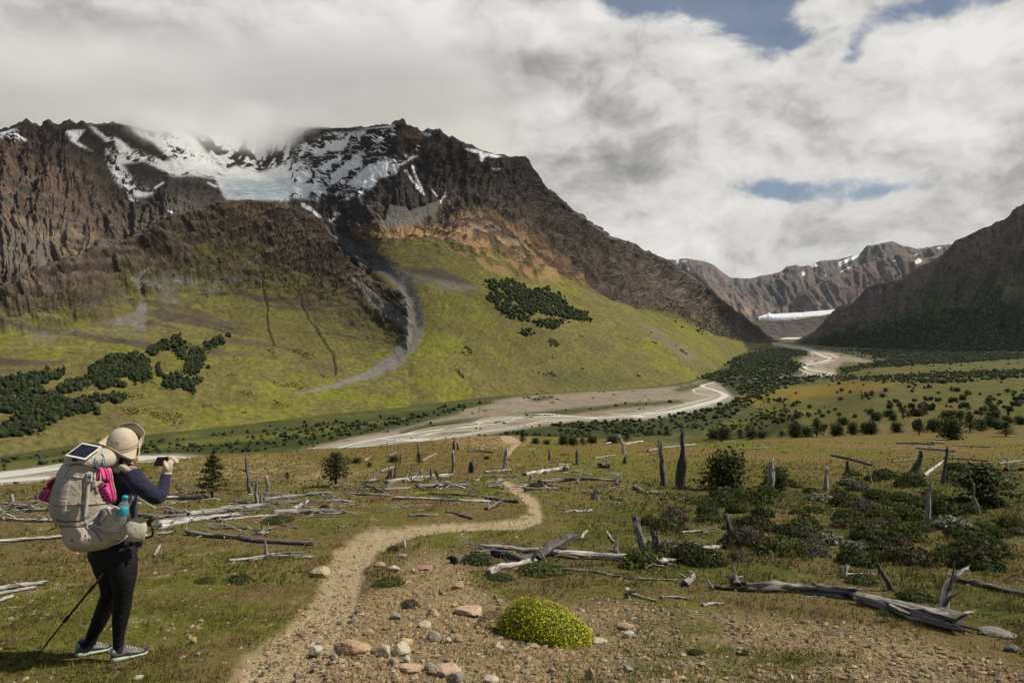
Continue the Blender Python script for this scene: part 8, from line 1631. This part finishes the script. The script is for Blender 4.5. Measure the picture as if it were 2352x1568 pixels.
puff('cloud', (1650, 2650, 3000), (1500, 560, 150), mc2, 612, 'unseen cloud added to shade the snowy mountain')  # out of view, added to dim the upper massif
puff('cloud', (1560, 1620, 2600), (650, 330, 130), mc2, 613, 'small unseen cloud added to shade the rocky spur')  # out of view, put in to dim the upper spur
# the bank that hides the summit ridge: dense inside, fraying out below
def cap_cloud():
    x0, x1, y0, y1, z0, z1 = -2600, 250, 2050, 4700, 880, 1330
    bm = bmesh.new(); bmesh.ops.create_cube(bm, size=1)
    for v in bm.verts: v.co = ((v.co.x + .5) * (x1 - x0) + x0, (v.co.y + .5) * (y1 - y0) + y0, (v.co.z + .5) * (z1 - z0) + z0)
    me = bpy.data.meshes.new('cloud'); bm.to_mesh(me); bm.free()
    m, t, v = vol_mat('summit cloud', 0, (1, 1, 1), .2)
    tcn = t.nodes.new('ShaderNodeTexCoord'); pos = tcn.outputs['Object']
    sx = t.nodes.new('ShaderNodeSeparateXYZ'); t.links.new(pos, sx.inputs[0])
    def mr(inp, a, b, lo=0., hi=1.):
        n = t.nodes.new('ShaderNodeMapRange'); n.interpolation_type = 'SMOOTHSTEP'; n.inputs[1].default_value = a; n.inputs[2].default_value = b; n.inputs[3].default_value = lo; n.inputs[4].default_value = hi
        t.links.new(inp, n.inputs[0]); return n.outputs[0]
    def mul(a, b, op='MULTIPLY'):
        n = t.nodes.new('ShaderNodeMath'); n.operation = op
        for i, q in enumerate((a, b)):
            if isinstance(q, (int, float)): n.inputs[i].default_value = q
            else: t.links.new(q, n.inputs[i])
        return n.outputs[0]
    nz = t.nodes.new('ShaderNodeTexNoise'); t.links.new(pos, nz.inputs['Vector']); nz.inputs['Scale'].default_value = .0035; nz.inputs['Detail'].default_value = 4; nz.inputs['Roughness'].default_value = .6
    # the underside sags and lifts with the noise
    zq = mul(sx.outputs[2], mul(mul(nz.outputs[0], .5, 'SUBTRACT'), 260), 'ADD')
    dens = mul(mul(mr(zq, 925, 1050), mr(sx.outputs[2], 1230, 1030)), mul(mr(sx.outputs[0], x1, x1 - 900), mr(sx.outputs[0], x0, x0 + 500)))
    dens = mul(dens, mr(sx.outputs[1], y0, y0 + 500))
    t.links.new(mul(dens, .008), v.inputs['Density'])
    me.materials.append(m); tag(add('cloud', me), 'grey cloud bank lying on the snowy summit ridge', 'cloud', kind='stuff')
    m.cycles.volume_step_rate = 1.0
cap_cloud()
def haze():
    bm = bmesh.new(); bmesh.ops.create_cube(bm, size=1)
    lo, hi = np.array((-14000., -200., -160.)), np.array((14000., 17500., 2050.))
    for v in bm.verts: v.co = [(v.co[i] + .5) * (hi[i] - lo[i]) + lo[i] for i in range(3)]
    me = bpy.data.meshes.new('haze'); bm.to_mesh(me); bm.free()
    m, _, _ = vol_mat('valley air', HAZE, (.80, .88, 1.0), 0.0)
    me.materials.append(m); tag(add('haze', me), 'thin pale haze filling the valley air', 'haze', kind='stuff')
HAZE = 6e-6
haze()
# ---------------------------------------------------------------- labels of the many small things, each by the landmark it lies next to
ONES = ['', 'nearest', 'second nearest', 'third nearest', 'fourth nearest', 'fifth nearest', 'sixth nearest', 'seventh nearest', 'eighth nearest', 'ninth nearest', 'tenth nearest', 'eleventh nearest', 'twelfth nearest', 'thirteenth nearest', 'fourteenth nearest', 'fifteenth nearest', 'sixteenth nearest', 'seventeenth nearest', 'eighteenth nearest', 'nineteenth nearest', 'twentieth nearest'] + ['%d%s nearest' % (k, {1: 'st', 2: 'nd', 3: 'rd'}.get(k % 10, 'th')) for k in range(21, 60)]
LAND = [(1565, 1060, 'tallest charred snag'), (1664, 1080, 'big round bush'), (1248, 1430, 'big yellow cushion'), (240, 1250, 'hiker'), (1215, 1175, 'upper path bend'), (487, 1100, 'conifer sapling by the hiker'), (772, 1075, 'open leaning sapling'), (1768, 1100, 'pale split stump'), (1678, 1220, 'leaning dark stub'), (2190, 1360, 'white root fork'), (1230, 1280, 'twisted log pile'), (2171, 1075, 'cross-shaped pole'), (2107, 1065, 'black broken stub'), (2132, 1160, 'leaning grey pole'), (2256, 1110, 'wide young tree'), (1162, 1058, 'broken grey snag'), (1041, 1065, 'pale post-like snag'), (600, 1240, 'long dark log left of the path'), (1369, 1137, 'squat stump'), (850, 1500, 'stone row at the path foot'), (1427, 1020, 'white leaning snag'), (1300, 1052, 'pair of yellow mats'), (1948, 1076, 'small charred stub'), (568, 1090, 'thin forked snag'), (731, 1310, 'big tan path rock'), (2300, 1450, 'pale boulder at the right edge'), (945, 1095, 'white root fan'), (1905, 1235, 'grey flowering shrub'), (1495, 1250, 'two grey stumps'), (900, 1290, 'standing stone at the path bend'), (1690, 1325, 'spiked root clump'), (830, 1345, 'green cushion beside the path'), (1018, 1540, 'pink wedge slab'), (1441, 1440, 'flat orange stone'), (995, 1460, 'grey-brown boulder'), (1830, 1345, 'dark split log'), (2081, 1275, 'thin white stick in the hollow'), (640, 1285, 'lowest pale log'), (1354, 1545, 'upright orange stone'), (1708, 1495, 'small dark cushion on the gravel')]
LMOOR = [(2184, 985, 'tallest bush of the brow row'), (1664, 990, 'left end of the brow row'), (1960, 985, 'middle of the brow row'), (1840, 900, 'orange meadow'), (2345, 960, 'right end of the brow row'), (2100, 880, 'scrub belt across the far moor'), (1740, 935, 'scrub beside the river bend')]
def relabel(name, group, noun, land):
    obs = [o for o in COL.objects if o.name.split('.')[0] == name and o.get('group') == group]; by = {}
    for o in obs:
        x, y = proj(np.array(o.location)); k = min(range(len(land)), key=lambda i: (land[i][0] - x) ** 2 + ((land[i][1] - y) * 1.6) ** 2)
        dx, dy = x - land[k][0], y - land[k][1]; side = ('right of' if dx > 0 else 'left of') if abs(dx) > 1.3 * abs(dy) else ('below' if dy > 0 else 'above')
        by.setdefault((k, side), []).append((dx * dx + dy * dy, o))
    for (k, side), l in by.items():
        l.sort(key=lambda q: q[0])
        for n, (_, o) in enumerate(l): o['label'] = '%s %s %s the %s' % (ONES[n + 1], noun, side, land[k][2])
relabel('wood_scrap', 'bleached wood scraps strewn over the hillside', 'bleached wood scrap', LAND)
relabel('dead_branch', 'thin branches tangled among the fallen logs', 'thin crooked branch', LAND)
relabel('stone', 'loose stones strewn over the gravel', 'loose stone', LAND)
relabel('low_shrub', 'heath mounds filling the green hollow', 'low heath mound', LAND)
relabel('moor_tree', 'lone trees dotted over the far moor', 'lone moor tree', LMOOR)
ORD = 'first second third fourth fifth sixth seventh eighth ninth tenth eleventh twelfth thirteenth fourteenth fifteenth sixteenth seventeenth eighteenth nineteenth twentieth'.split(); ORD += ['twenty-' + q for q in ORD[:9]] + ['thirtieth', 'thirty-first']
row = sorted([o for o in COL.objects if o.get('group') == 'shrubs in a row along the plateau brow'], key=lambda o: proj(np.array(o.location))[0])
for k, o in enumerate(row):
    if 'tallest' not in o['label']: o['label'] = 'dark shrub of the brow row, %s from its left end' % ORD[min(k, 30)]
